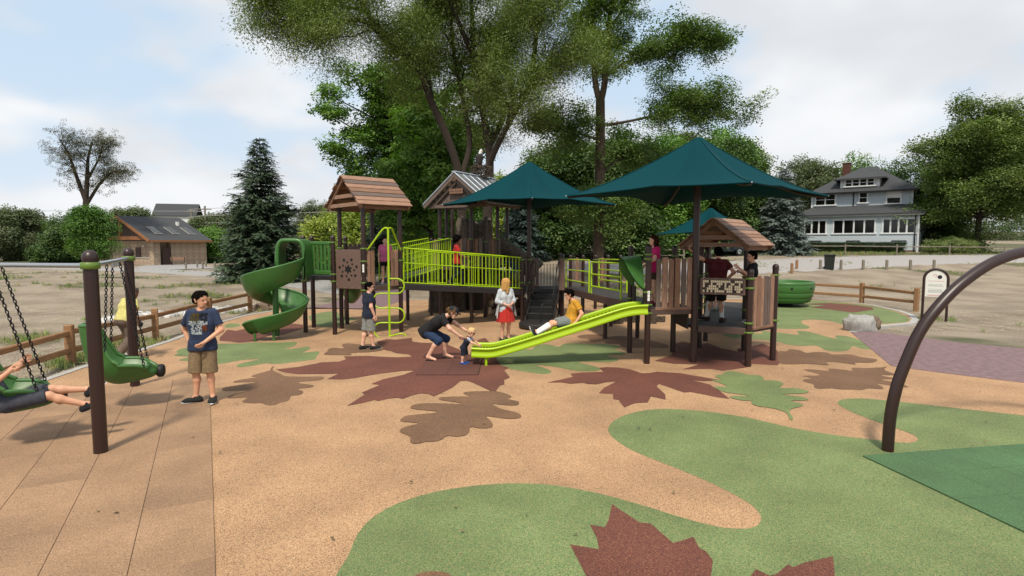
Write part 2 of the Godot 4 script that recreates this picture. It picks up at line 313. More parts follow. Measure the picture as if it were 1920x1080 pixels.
	["b", "oak_leaf_inlay", "brown oak leaf in the rubber near the purple paving", 1, [5.63,-11.16,6.16,-11.16,5.96,-11.69,6.15,-11.76,6.49,-11.55,6.55,-11.83,6.87,-11.69,6.95,-11.55,7.09,-11.90,7.42,-11.83,7.62,-11.90,7.74,-11.90,7.99,-12.05,7.64,-11.69,7.64,-11.29,7.53,-11.16,7.22,-11.22,7.47,-10.85,6.98,-10.85,7.24,-10.56,7.20,-10.23,7.04,-10.23,6.77,-10.56,6.72,-10.23,6.59,-10.07,6.40,-10.17,6.19,-10.02,6.07,-10.07,5.83,-10.07,5.73,-10.17,5.48,-10.10,5.45,-10.23,5.58,-10.44,5.48,-10.67,5.57,-10.85,5.82,-10.91]],
	["g", "oak_leaf_inlay", "bright green oak leaf with a curled stem in the rubber", 4, [4.44,-11.55,4.60,-11.42,4.64,-11.22,4.88,-11.16,4.87,-10.97,4.76,-10.73,4.99,-10.77,5.06,-10.56,4.98,-10.39,4.77,-10.17,5.12,-10.17,5.22,-9.96,5.15,-9.81,4.56,-9.72,4.87,-9.62,4.96,-9.43,4.86,-9.34,4.56,-9.34,4.71,-9.12,4.63,-9.00,4.38,-8.87,4.27,-8.72,4.21,-8.45,4.12,-8.27,4.09,-8.30,4.18,-8.52,4.22,-8.72,4.10,-8.92,3.91,-9.01,3.88,-9.17,3.97,-9.34,3.80,-9.34,3.66,-9.53,3.74,-9.64,4.09,-9.62,3.92,-9.76,3.70,-9.86,3.63,-10.23,3.66,-10.28,3.95,-10.25,3.83,-10.67,3.76,-10.79,4.04,-10.79,3.94,-11.03,4.05,-11.22,4.17,-11.22,4.29,-11.46]],
	["g", "green_field_inlay", "large winding green field in the foreground rubber", 1, [1.33,-7.86,1.44,-8.19,1.70,-8.55,2.03,-8.80,2.44,-8.90,3.03,-8.75,3.49,-8.46,3.77,-8.15,4.03,-7.86,4.41,-7.62,4.71,-7.49,5.00,-7.37,5.21,-7.32,5.38,-7.44,5.46,-7.59,5.45,-7.78,5.35,-8.10,5.25,-8.60,5.25,-9.05,5.33,-9.27,5.55,-9.47,5.94,-9.50,6.41,-9.27,6.88,-9.00,8.38,-8.19,4.07,-3.63,1.49,-2.79,-1.05,-3.14,-1.30,-3.70,-1.39,-4.32,-1.36,-4.61,-1.39,-4.94,-1.35,-5.23,-1.22,-5.50,-1.00,-5.73,-0.70,-5.91,-0.28,-6.04,0.08,-6.07,0.44,-6.03,0.89,-5.83,1.29,-5.55,1.65,-5.25,1.92,-5.08,2.15,-5.06,2.28,-5.13,2.38,-5.29,2.40,-5.52,2.31,-5.78,2.18,-6.05,1.96,-6.41,1.69,-6.78,1.47,-7.13,1.35,-7.51]],
	["m", "maple_leaf_inlay", "maroon maple leaf in the green foreground rubber", 2, [1.00,-5.57,1.05,-5.45,1.19,-5.18,1.29,-5.16,1.40,-4.81,1.61,-4.92,1.60,-4.73,1.64,-4.68,1.65,-4.54,1.56,-4.32,1.34,-3.74,0.84,-3.52,0.69,-3.93,0.58,-4.32,0.50,-4.79,0.74,-4.71,0.75,-4.90,0.72,-5.14,0.85,-5.09,0.91,-5.23]],
	["m", "maple_leaf_inlay", "maroon maple leaf tip at the bottom edge of the picture", 2, [1.95,-4.41,2.02,-4.32,2.08,-4.34,2.24,-4.48,2.26,-4.44,2.40,-4.51,2.67,-4.60,2.53,-4.32,2.26,-3.92,1.75,-3.82,1.87,-4.32]],
	["b", "oak_leaf_inlay", "brown leaf tip at the bottom edge of the picture", 2, [-0.79,-4.32,-0.68,-4.38,-0.56,-4.38,-0.46,-4.33,-0.48,-3.99,-0.67,-3.99]],
]

# ---------- camera, sky, sun
func make_view() -> void:
	var cam := Camera3D.new()
	cam.name = "camera"; add_child(cam)
	cam.position = Vector3(0, 2.6, 0)
	cam.rotation.x = -atan(84.0 / 1079.0)
	cam.fov = rad_to_deg(2.0 * atan(540.0 / 1079.0))
	cam.near = 0.1; cam.far = 1500.0; cam.current = true
	var e := Environment.new()
	e.background_mode = Environment.BG_SKY
	e.sky = Sky.new()
	e.sky.sky_material = clouds()
	e.background_energy_multiplier = 1.0
	e.tonemap_mode = Environment.TONE_MAPPER_LINEAR
	e.tonemap_exposure = 1.22
	e.sdfgi_enabled = true; e.ssao_enabled = true; e.ssil_enabled = true
	var w := WorldEnvironment.new()
	w.name = "environment"; w.environment = e; add_child(w)
	var sun := DirectionalLight3D.new()
	sun.name = "sun"; add_child(sun)
	sun.rotation_degrees = Vector3(-56, -6, 0)
	sun.light_energy = 1.05; sun.light_angular_distance = 7.0
	sun.light_color = Color(1.0, 0.96, 0.89); sun.shadow_enabled = true
func clouds() -> PanoramaSkyMaterial:
	var w := 1024; var h := 512
	var f := FastNoiseLite.new()
	f.seed = 5; f.frequency = 1.5; f.noise_type = FastNoiseLite.TYPE_SIMPLEX_SMOOTH; f.fractal_octaves = 6; f.fractal_gain = 0.47
	var g := FastNoiseLite.new()
	g.seed = 23; g.frequency = 1.1; g.fractal_octaves = 5
	var d := PackedFloat32Array()
	d.resize(w * h * 3)
	for j in h:
		var el := PI * (0.5 - (j + 0.5) / h)
		for i in w:
			var c: Vector3
			if el > -0.02:
				var az := TAU * (i + 0.5) / w
				var p := Vector3(sin(az), 0, cos(az)) * cos(el)
				var y := sin(el)
				var q := Vector3(p.x, 0, p.z) / (y + 0.28) + Vector3(0, y * 0.9, 0)
				var k := f.get_noise_3dv(q) * 0.9 + 0.30
				var cover := smoothstep(-0.05, 0.42, k)
				var blue := Vector3(0.50, 0.68, 0.88).lerp(Vector3(0.72, 0.82, 0.92), exp(-y * 4.0))
				var white := Vector3(0.93, 0.94, 0.955).lerp(Vector3(0.60, 0.62, 0.66), smoothstep(-0.1, 0.6, g.get_noise_3dv(q * 1.0 + Vector3(9, 3, 4)) * 0.9 + 0.22) * 0.6)
				c = blue.lerp(white, cover * 0.96)
				c = c.lerp(Vector3(0.86, 0.88, 0.91), exp(-y * 14.0) * 0.6)
			else:
				c = Vector3(0.16, 0.15, 0.12)
			var o := (j * w + i) * 3
			d[o] = c.x * 0.84; d[o + 1] = c.y * 0.84; d[o + 2] = c.z * 0.84
	var m := PanoramaSkyMaterial.new()
	m.panorama = ImageTexture.create_from_image(Image.create_from_data(w, h, false, Image.FORMAT_RGBF, d.to_byte_array()))
	return m

# ---------- the ground
func gh(x: float, z: float) -> float:
	var d := -z
	var h := 1.75 * smoothstep(25.0, 54.0, d) * smoothstep(-16.0, 2.0, x)
	h += 0.5 * smoothstep(-12.0, -30.0, x) * smoothstep(20.0, 30.0, d) * smoothstep(44.0, 34.0, d)
	h += 6.0 * smoothstep(90.0, 260.0, d)
	return h
var rubber_edge := [-8.34,-4.0, -8.34,-6.96, -8.75,-9.67, -9.02,-11.86, -9.03,-13.57, -9.12,-15.14, -9.35,-16.9, -9.62,-19.0, -9.6,-20.6, -9.22,-22.02, -8.2,-22.6, -6.78,-22.9, -6.03,-23.2, -6.0,-24.5, -4.66,-26.2, -1.0,-27.0, 6.0,-27.0, 12.0,-26.9, 13.62,-26.58, 14.52,-26.0, 14.95,-25.2, 15.15,-24.02, 14.93,-22.16, 14.49,-20.77, 13.80,-19.55, 13.06,-18.63, 12.4,-18.3, 11.66,-17.96, 11.0,-17.6, 9.96,-16.72, 8.16,-12.02, 8.71,-11.46, 9.6,-10.6, 12.5,-8.0, 12.5,-1.0, -8.34,-1.0]
func make_ground() -> void:
	var xs := []; var zs := []
	var x := -48.0
	while x <= 48.0: xs.append(x); x += 0.6
	for k in 16: xs.push_front(-48.0 - 4.0 * (k + 1) - k * k * 1.2); xs.append(48.0 + 4.0 * (k + 1) + k * k * 1.2)
	var z := 0.0
	while z >= -60.0: zs.append(z); z -= 0.6
	for k in 26: zs.append(-60.0 - 3.0 * (k + 1) - k * k * 0.9)
	zs.push_front(8.0); zs.push_front(40.0)
	var edge := flat_pts(rubber_edge)
	var inner := Geometry2D.offset_polygon(edge, -0.15)[0]
	noise.seed = 4; noise.frequency = 0.09; noise.fractal_octaves = 5
	var b := MB.new()
	var cols := PackedColorArray()
	for zz in zs:
		for xx in xs:
			var y := gh(xx, zz) + noise.get_noise_2d(xx * 6.0, zz * 6.0) * 0.05 - 0.015
			if xx > -11 and xx < 17 and zz > -29:
				if Geometry2D.is_point_in_polygon(Vector2(xx, zz), inner): y = -0.3
				else: y = minf(y, -0.02)
			b.v.push_back(Vector3(xx, y, zz)); b.n.push_back(Vector3.UP)
			var q := noise.get_noise_2d(xx * 1.4, zz * 1.4) + 0.45 * noise.get_noise_2d(xx * 9.0 + 50, zz * 9.0)
			var green := smoothstep(0.12, 0.42, q + grassy(xx, zz))
			var c := Color(0.74, 0.61, 0.46).lerp(Color(0.52, 0.42, 0.31), smoothstep(-0.3, 0.4, noise.get_noise_2d(xx * 4.0 + 9, zz * 4.0)))
			cols.push_back(c.lerp(Color(0.125, 0.155, 0.045).lerp(Color(0.19, 0.19, 0.075), smoothstep(-0.3, 0.3, noise.get_noise_2d(xx * 3.0, zz * 3.0 + 77))), green * 0.9))
	var nx := xs.size()
	for j in zs.size() - 1:
		for i in nx - 1:
			var p := j * nx + i
			b.ix.append_array([p, p + nx, p + 1, p + 1, p + nx, p + nx + 1])
	# true normals of the sheet
	for j in range(1, zs.size() - 1):
		for i in range(1, nx - 1):
			var p := j * nx + i
			b.n[p] = (b.v[p + 1] - b.v[p - 1]).cross(b.v[p + nx] - b.v[p - nx]).normalized() * -1.0
			if b.n[p].y < 0.0: b.n[p] = -b.n[p]
	var arr := []
	arr.resize(Mesh.ARRAY_MAX)
	arr[Mesh.ARRAY_VERTEX] = b.v; arr[Mesh.ARRAY_NORMAL] = b.n; arr[Mesh.ARRAY_INDEX] = b.ix; arr[Mesh.ARRAY_COLOR] = cols
	var am := ArrayMesh.new()
	am.add_surface_from_arrays(Mesh.PRIMITIVE_TRIANGLES, arr)
	var gm := grainy(Color.WHITE, 0.55, Vector3.ONE * 0.7, 1.0, 0.07, 4.0, 60)
	gm.vertex_color_use_as_albedo = true
	struct("ground", am, gm)
	var rs := struct("rubber_surface", sheet(edge, 0.0), M.tan)
	for l in LEAVES:
		var o := mi(l[1], sheet(rounded(flat_pts(l[4])) if l[1] != "maple_leaf_inlay" else flat_pts(l[4]), 0.0022 * l[3]), M[l[0]], rs)
		o.set_meta("label", l[2])
	# rubber tiles, two feet square, laid along the swing frame
	var along := Vector2(0.469, 0.883).normalized()
	var over := Vector2(0.883, -0.469).normalized()
	var org := Vector2(-4.85, -9.08) - along * 2.24
	var tp := struct("tile_pad", sheet(PackedVector2Array([org - over * 0.01 + along * 0.01, org + along * 9.17 - over * 0.01, org + along * 9.17 - over * 4.88, org - over * 4.88 + along * 0.01]), 0.005), M.seam)
	var turn := atan2(along.x, along.y)
	var inside := Geometry2D.offset_polygon(edge, -0.3)[0]
	for i in 8:
		for j in 15:
			var c := org + along * (0.305 + 0.612 * j + (0.0 if i % 2 else 0.0)) - over * (0.305 + 0.612 * i)
			if Geometry2D.is_point_in_polygon(c, inside):
				box("tile", M.tile if (i * 7 + j * 5 + i * j) % 3 else M.tile2, tp, Vector3(c.x, 0.0, c.y), Vector3(0.607, 0.034, 0.607), turn + (((i * 5 + j * 3) % 5) - 2) * 0.0012, 0.002)
	var tm := struct("slide_landing_pad", sheet(PackedVector2Array([Vector2(-1.90, -11.17), Vector2(-0.66, -11.17), Vector2(-0.66, -13.03), Vector2(-1.90, -13.03)]), 0.0135), M.seam)
	for i in 2:
		for j in 3: box("tile", M.tile_m, tm, Vector3(-1.59 + 0.612 * i, 0.004, -11.48 - 0.612 * j), Vector3(0.608, 0.034, 0.608), 0.0, 0.002)
	var ga := Vector2(1.14, -0.2).normalized(); var gb := Vector2(0.2, 1.14).normalized()
	var tg := struct("green_tile_pad", sheet(PackedVector2Array([Vector2(4.28, -6.85), Vector2(4.28, -6.85) + ga * 3.06, Vector2(4.28, -6.85) + ga * 3.05 + gb * 2.44, Vector2(4.28, -6.85) + gb * 2.44]), 0.0055), M.seam)
	for i in 5:
		for j in 4:
			var c := Vector2(4.28, -6.85) + ga * (0.306 + 0.612 * i) + gb * (0.306 + 0.612 * j)
			box("tile", M.tile_g, tg, Vector3(c.x, 0.002, c.y), Vector3(0.607, 0.034, 0.607), -atan2(ga.y, ga.x), 0.002)
	# kerbs
	var left := []
	for i in range(0, 10): left.append(edge[i])
	struct("concrete_kerb", ribbon(left, 0.17, -0.12, 0.016), M.concrete)
	var right := []
	for i in range(15, 30): right.append(edge[i])
	struct("curved_kerb", ribbon(right, 0.2, -0.12, 0.016), M.concrete)
	struct("purple_paving", slab(flat_pts([9.9,-16.66, 10.63,-16.83, 11.24,-15.76, 11.6,-15.0, 13.2,-13.6, 18.0,-10.5, 16.0,-6.0, 12.4,-8.1, 9.57,-10.55, 8.62,-11.42, 8.05,-12.04]), -0.1, 0.008), M.purple)
	# paths draped on the ground
	road("asphalt_path", [Vector2(-75, -72), Vector2(-45, -60), Vector2(-34.5, -55.0), Vector2(-25, -48.6), Vector2(-19.5, -44.0), Vector2(-14.3, -38.5), Vector2(-9.6, -33.0), Vector2(-7.4, -30.5)], 4.2, M.path)
	road("purple_path", [Vector2(-7.6, -31.0), Vector2(-6.6, -28.5), Vector2(-6.4, -25.5), Vector2(-6.9, -22.7)], 3.0, M.purple)
	road("concrete_apron", [Vector2(-32.0, -57.5), Vector2(-37.5, -63.5), Vector2(-41.0, -70.0)], 6.5, M.path)
	road("gravel_road", [Vector2(4, -41.5), Vector2(10, -39.5), Vector2(18, -41), Vector2(28, -44.2), Vector2(42, -46.5), Vector2(80, -50)], 6.5, M.gravel)
	# grass and straw
	var blade := MB.new()
	R.seed = 5
	for k in 9:
		var a := R.randf() * TAU
		var o := Vector3(R.randf_range(-0.05, 0.05), 0, R.randf_range(-0.05, 0.05))
		var w := Vector3(cos(a), 0, sin(a)) * 0.009
		var tip := o + Vector3(R.randf_range(-0.06, 0.06), R.randf_range(0.06, 0.15), R.randf_range(-0.06, 0.06))
		blade.tri(o - w, o + w, tip)
	var grass := scatter(42000, func(p: Vector2) -> float: return smoothstep(0.16, 0.4, noise.get_noise_2d(p.x * 1.4, p.y * 1.4) + 0.45 * noise.get_noise_2d(p.x * 9.0 + 50, p.y * 9.0) + grassy(p.x, p.y)), edge)
	noise.seed = 4
	tufts("grass", blade.mesh(), plain(Color(1, 1, 1), 0.9), grass, [Color(0.14, 0.22, 0.045), Color(0.2, 0.25, 0.075), Color(0.3, 0.28, 0.11)], "short green grass growing in patches on the bare soil", "grass", 0.7, 1.5)
	litter(edge)
	var st := MB.new()
	for k in 6:
		var a := R.randf() * TAU
		var o := Vector3(R.randf_range(-0.12, 0.12), R.randf_range(0.005, 0.03), R.randf_range(-0.12, 0.12))
		var l := Vector3(cos(a), R.randf_range(-0.08, 0.08), sin(a)) * R.randf_range(0.05, 0.13)
		var w := Vector3(-sin(a), 0, cos(a)) * 0.004
		st.tri(o - l - w, o - l + w, o + l); st.tri(o - l + w, o + l + w, o + l)
	var straw := scatter(16000, func(_p: Vector2) -> float: return 0.75, edge)
	tufts("straw", st.mesh(), plain(Color(1, 1, 1), 0.9), straw, [Color(0.62, 0.52, 0.36), Color(0.46, 0.38, 0.25), Color(0.22, 0.17, 0.11)], "loose pale straw strewn over the bare soil", "straw", 0.8, 1.5)
func rounded(p: PackedVector2Array) -> PackedVector2Array:      # lobes with soft outlines
	var q := p
	for it in 2:
		var o := PackedVector2Array()
		for i in q.size():
			var a := q[i]; var b := q[(i + 1) % q.size()]
			o.push_back(a.lerp(b, 0.22)); o.push_back(a.lerp(b, 0.78))
		q = o
	return q if Geometry2D.triangulate_polygon(q).size() > 0 else p
func litter(edge: PackedVector2Array) -> void:            # stray leaf bits on the rubber
	var b := MB.new()
	b.tri(Vector3(-0.022, 0.004, 0), Vector3(0, 0.012, 0.012), Vector3(0.024, 0.004, 0.002)); b.tri(Vector3(-0.022, 0.004, 0), Vector3(0.024, 0.004, 0.002), Vector3(0.002, 0.01, -0.012))
	var at := []
	R.seed = 71
	for k in 900:
		var d := 4.0 + 19.0 * R.randf()
		var p := Vector2(R.randf_range(-0.75, 0.85) * d, -d)
		if R.randf() < 0.16 + 0.34 * smoothstep(6.0, 12.0, p.x) and Geometry2D.is_point_in_polygon(p, edge): at.append(p)
	tufts("leaf_litter", b.mesh(), plain(Color.WHITE, 0.9), at, [Color(0.12, 0.08, 0.04), Color(0.06, 0.05, 0.03), Color(0.2, 0.15, 0.06)], "tiny dry leaf bits strewn over the rubber surface", "leaf litter", 0.5, 1.5)
func grassy(x: float, z: float) -> float:
	var g := -0.06
	g += 0.5 * smoothstep(47.0, 49.5, -z) * smoothstep(2.0, 8.0, x)             # the lawn before the house
	g += 0.34 * smoothstep(1.5, 0.3, absf(x + 9.9)) * smoothstep(-24.0, -20.0, z)     # along the left kerb
	g += 0.35 * smoothstep(62.0, 75.0, -z) * smoothstep(-10.0, -20.0, x)
	g += 0.25 * smoothstep(1.2, 0.2, absf(Vector2(x - 11, z + 21).length() - 5.6)) * smoothstep(9.0, 12.0, x)
	g -= 0.25 * smoothstep(8.0, 12.0, x) * smoothstep(38.0, 34.0, -z)
	return g
func scatter(n: int, chance: Callable, edge: PackedVector2Array) -> Array:
	var o := []
	var keep := Geometry2D.offset_polygon(edge, 0.15)[0]
	for k in n:
		var d := 11.0 + 44.0 * pow(R.randf(), 1.6)
		var p := Vector2(R.randf_range(-1.05, 1.1) * d, -d)
		if R.randf() > chance.call(p): continue
		if Geometry2D.is_point_in_polygon(p, keep) or Vector2(p.x + 6.7, p.y + 27).length() < 4.5: continue
		if p.x > 8 and p.y > -16.9 and p.y > -16.9 - (p.x - 10.6) * 0.2: continue
		o.append(p)
	return o
func tufts(called: String, mesh: Mesh, m: StandardMaterial3D, at: Array, cols: Array, label: String, category: String, s0: float, s1: float) -> void:
	var mm := MultiMesh.new()
	mm.transform_format = MultiMesh.TRANSFORM_3D; mm.use_colors = true; mm.mesh = mesh
	mm.instance_count = at.size()
	m.vertex_color_use_as_albedo = true
	for i in at.size():
		var p: Vector2 = at[i]
		mm.set_instance_transform(i, Transform3D(Basis(Vector3.UP, R.randf() * TAU).scaled(Vector3.ONE * R.randf_range(s0, s1)), Vector3(p.x, gh(p.x, p.y) + (0.02 if called == "leaf_litter" else -0.01), p.y)))
		mm.set_instance_color(i, cols[R.randi() % cols.size()])
	var o := MultiMeshInstance3D.new()
	o.name = called; o.multimesh = mm; o.material_override = m; add_child(o)
	o.set_meta("kind", "stuff"); tag(o, label, category)
func road(called: String, pts: Array, w: float, m: Material) -> void:
	var p3 := []
	for p in pts: p3.append(Vector3(p.x, 0, p.y))
	p3 = smooth(p3, 14)
	var rows := []
	for i in p3.size():
		var d: Vector3 = (p3[mini(i + 1, p3.size() - 1)] - p3[maxi(i - 1, 0)]).normalized().cross(Vector3.UP)
		var row := []
		for k in 9:
			var q: Vector3 = p3[i] + d * w * (k / 8.0 - 0.5)
			q.y = gh(q.x, q.z) + 0.035 - (0.05 if k == 0 or k == 8 else 0.0)
			row.append(q)
		rows.append(row)
	var b := MB.new()
	b.grid(rows)
	struct(called, b.mesh(), m)

# ---------- trees
var LEAF := {}
func leaf_cluster(seed_: int, count: int, spread: float, ll: float, lw: float, droop: float, flat := 0.22) -> ArrayMesh:
	var b := MB.new()                                  # a leafy spray: leaves fan out along a few shoots, roughly in one layer
	R.seed = seed_
	for k in count:
		var a := TAU * (k % 5) / 5.0 + R.randfn(0, 0.3)
		var r := spread * sqrt(R.randf()) * 1.1
		var o := Vector3(cos(a) * r, R.randfn(0, flat) * spread - droop * r * 0.5, sin(a) * r)
		var d := Vector3(cos(a) + R.randfn(0, 0.55), R.randfn(-0.15, 0.3) - droop, sin(a) + R.randfn(0, 0.55)).normalized()
		var s := d.cross(Vector3(R.randfn(0, 0.3), 1, R.randfn(0, 0.3))).normalized() * lw
		var up := s.cross(d).normalized() * lw * 0.3
		var l := ll * R.randf_range(0.7, 1.25)
		var p := o - d * l * 0.5; var c := o + d * l * 0.5
		b.tri(p, o + s + up, c); b.tri(p, c, o - s + up)
	return b.mesh()
func spray(seed_: int) -> ArrayMesh:           # a spruce twig: needles along three small shoots, pointing along +x
	var b := MB.new()
	R.seed = seed_
	for t in [[0.0, 1.0], [0.7, 0.62], [-0.7, 0.62]]:
		var dir := Vector3(cos(t[0]), -0.12, sin(t[0]))
		for k in 17:
			var p: Vector3 = dir * t[1] * (0.08 + 0.9 * k / 16.0)
			var side := Vector3(-dir.z, 0, dir.x)
			for sgn in [-1, 1]:
				var q: Vector3 = p + (dir * 0.45 + side * sgn * R.randf_range(0.5, 1.0) + Vector3(0, R.randf_range(-0.35, 0.4), 0)) * 0.17
				b.tri(p - dir * 0.028, p + dir * 0.028, q)
	return b.mesh()
func leaf_mat(light := 0.35) -> StandardMaterial3D:
	var m := plain(Color.WHITE, 0.62)
	m.vertex_color_use_as_albedo = true
	m.backlight_enabled = true; m.backlight = Color(light * 0.9, light, light * 0.35)
	return m
func put_leaves(parent: Node, xf: Array, mesh: Mesh, cols: Array, m: Material, called := "crown") -> void:
	var mm := MultiMesh.new()
	mm.transform_format = MultiMesh.TRANSFORM_3D; mm.use_colors = true; mm.mesh = mesh
	mm.instance_count = xf.size()
	for i in xf.size():
		mm.set_instance_transform(i, xf[i])
		var c: Color = cols[R.randi() % cols.size()]
		mm.set_instance_color(i, c * R.randf_range(0.8, 1.2))
	var o := MultiMeshInstance3D.new()
	o.name = called; o.multimesh = mm; o.material_override = m
	parent.add_child(o, true)
	o.set_meta("kind", "stuff")
func rot(s: float) -> Basis:
	return Basis.from_euler(Vector3(R.randf_range(-0.5, 0.5), R.randf() * TAU, R.randf_range(-0.5, 0.5))).scaled(Vector3.ONE * s)
# a tree from drawn limbs: each limb = [points, r0, r1, number of boughs, bough length]
func limb_tree(called: String, label: String, at: Vector3, limbs: Array, bark: Material, mesh: Mesh, cols: Array, opt: Dictionary) -> void:
	R.seed = opt.seed
	var t := thing(called, label, "tree", at, 0.0, opt.get("group", ""))
	var tb := MB.new(); var bb := MB.new()
	var xf := []
	for l in limbs:
		var pts := smooth(l[0], 5)
		var rad := []
		for i in pts.size(): rad.append(lerpf(l[1], l[2], float(i) / (pts.size() - 1)))
		tb.tube(pts, rad, 9)
		for k in l[3]:
			var u: float = lerpf(opt.get("from", 0.35), 1.0, (k + R.randf()) / l[3])
			var i := clampi(int(u * (pts.size() - 1)), 1, pts.size() - 1)
			var p: Vector3 = pts[i]
			var along: Vector3 = (pts[i] - pts[i - 1]).normalized()
			var d := (along * 0.45 + Vector3(R.randfn(0, 0.6), R.randfn(0.12, 0.35), R.randfn(0, 0.6))).normalized()
			var ln: float = l[4] * R.randf_range(0.55, 1.15) * (1.0 - 0.35 * u)
			var q := [p]
			for s in 4: q.append(p + d * ln * (s + 1) / 4.0 + Vector3(R.randfn(0, 0.05), R.randfn(0, 0.05) - opt.droop * pow((s + 1) / 4.0, 2.0), R.randfn(0, 0.05)) * ln)
			var r0: float = minf(rad[i] * 0.55, 0.022 * ln)
			bb.tube(q, [r0, r0 * 0.75, r0 * 0.5, r0 * 0.3, r0 * 0.12], 5, false)
			for w in opt.twigs:
				var a := R.randf_range(0.25, 1.0) * 4.0
				var s := mini(int(a), 3)
				var o: Vector3 = (q[s] as Vector3).lerp(q[s + 1], a - s)
				var e := (d * 0.5 + Vector3(R.randfn(0, 0.6), R.randfn(-0.05, 0.4), R.randfn(0, 0.6))).normalized() * ln * R.randf_range(0.2, 0.45)
				e.y -= opt.droop * e.length() * 0.6
				bb.tube([o, o + e * 0.5 + Vector3(0, 0.04, 0), o + e], [0.012, 0.008, 0.004], 3, false)
				for c in opt.leaves:
					var g: Vector3 = o + e * R.randf_range(0.2, 1.1) + Vector3(R.randfn(0, 1), R.randfn(0, 0.8), R.randfn(0, 1)) * opt.spread
					xf.append(Transform3D(rot(R.randf_range(0.75, 1.3) * opt.size), g))
	mi("trunk", tb.mesh(), bark, t); mi("branches", bb.mesh(), bark, t)
	put_leaves(t, xf, mesh, cols, opt.mat)
# a tree whose crown fills lobes: [centre, radii]; gaps come from noise
func lobe_tree(called: String, label: String, at: Vector3, lobes: Array, trunk_r: float, n: int, mesh: Mesh, cols: Array, opt: Dictionary) -> void:
	R.seed = opt.seed
	var t := thing(called, label, opt.get("category", "tree"), at, 0.0, opt.get("group", ""))
	var f := FastNoiseLite.new()
	f.seed = opt.seed; f.frequency = opt.get("freq", 0.35); f.fractal_octaves = 3
	var tb := MB.new()
	var top: Vector3 = lobes[0][0]
	var fork := Vector3(top.x * 0.4, top.y * 0.42, top.z * 0.4)
	if trunk_r > 0.0:
		var low := Vector3(0, -0.3, 0)
		tb.tube(smooth([low, fork * 0.5 + Vector3(0.05, 0, 0), fork, top], 4), [trunk_r * 1.25, trunk_r, trunk_r, trunk_r * 0.95, trunk_r * 0.9, trunk_r * 0.85, trunk_r * 0.8, trunk_r * 0.7, trunk_r * 0.6, trunk_r * 0.5, trunk_r * 0.4, trunk_r * 0.3, trunk_r * 0.2], 9)
		for l in lobes:
			var c: Vector3 = l[0]
			var rr := trunk_r * 0.45
			tb.tube(smooth([fork, fork.lerp(c, 0.5) + Vector3(0, -0.2, 0), c, c + (c - fork) * 0.35], 3), [rr, rr, rr * 0.9, rr * 0.8, rr * 0.7, rr * 0.6, rr * 0.5, rr * 0.4, rr * 0.3, rr * 0.2], 6)
			for k in 7:
				var d := Vector3(R.randfn(0, 1), R.randfn(0.1, 0.7), R.randfn(0, 1)).normalized() * (l[1] as Vector3)
				tb.tube([c - (c - fork) * 0.2 * R.randf(), c + d * 0.5 + Vector3(0, -0.1, 0), c + d * 0.92], [rr * 0.4, rr * 0.22, rr * 0.06], 4, false)
		mi("trunk", tb.mesh(), opt.bark, t)
	var weights := []
	var total := 0.0
	for l in lobes:
		total += pow(l[1].x * l[1].y * l[1].z, 0.667)
		weights.append(total)
	var xf := []
	var tries := 0
	while xf.size() < n and tries < n * 6:
		tries += 1
		var q := R.randf() * total
		var k := 0
		while weights[k] < q: k += 1
		var d := Vector3(R.randfn(0, 1), R.randfn(0, 1), R.randfn(0, 1)).normalized()
		var p: Vector3 = lobes[k][0] + d * (lobes[k][1] as Vector3) * pow(R.randf_range(0.12, 1.0), 0.45) * R.randf_range(0.9, 1.08)
		if f.get_noise_3dv(p + at) < opt.get("gap", -0.05): continue
		if p.y < opt.get("low", 0.2): continue
		xf.append(Transform3D(rot(R.randf_range(0.75, 1.3) * opt.size), p))
	put_leaves(t, xf, mesh, cols, opt.mat, "crown" if trunk_r > 0.0 else "foliage")
func grown_tree(called: String, label: String, at: Vector3, fork_h: float, mid: Vector3, radii: Vector3, n: int, r0: float, bark: Material, mesh: Mesh, cols: Array, opt: Dictionary) -> void:
	R.seed = opt.seed + 1000
	var limbs := [[[Vector3(0, -0.3, 0), Vector3(0.06, fork_h * 0.5, 0.03), Vector3(0, fork_h, 0), mid + Vector3(0, radii.y * 0.75, 0)], r0, r0 * 0.25, opt.boughs, opt.bough]]
	for i in n:
		var az := TAU * (i + R.randf() * 0.5) * 0.382 
		var el := asin(clampf(-0.55 + 1.5 * (i + 0.5) / n + R.randfn(0, 0.1), -0.75, 0.98))
		var e := mid + Vector3(cos(az) * cos(el), sin(el), sin(az) * cos(el)) * radii * R.randf_range(0.78, 1.0)
		var u := clampf(0.25 + 0.5 * (i + 0.5) / n, 0.0, 1.0)
		var s := Vector3(0, fork_h, 0).lerp(mid + Vector3(0, radii.y * 0.4, 0), u * 0.8)
		var m := s.lerp(e, 0.5) + Vector3(R.randfn(0, 0.1), 0.12, R.randfn(0, 0.1)) * radii.y * 0.8
		limbs.append([[s, s.lerp(m, 0.5) + Vector3(0, 0.1, 0), m, e], r0 * 0.42, r0 * 0.06, opt.boughs, opt.bough])
	limb_tree(called, label, at, limbs, bark, mesh, cols, opt)
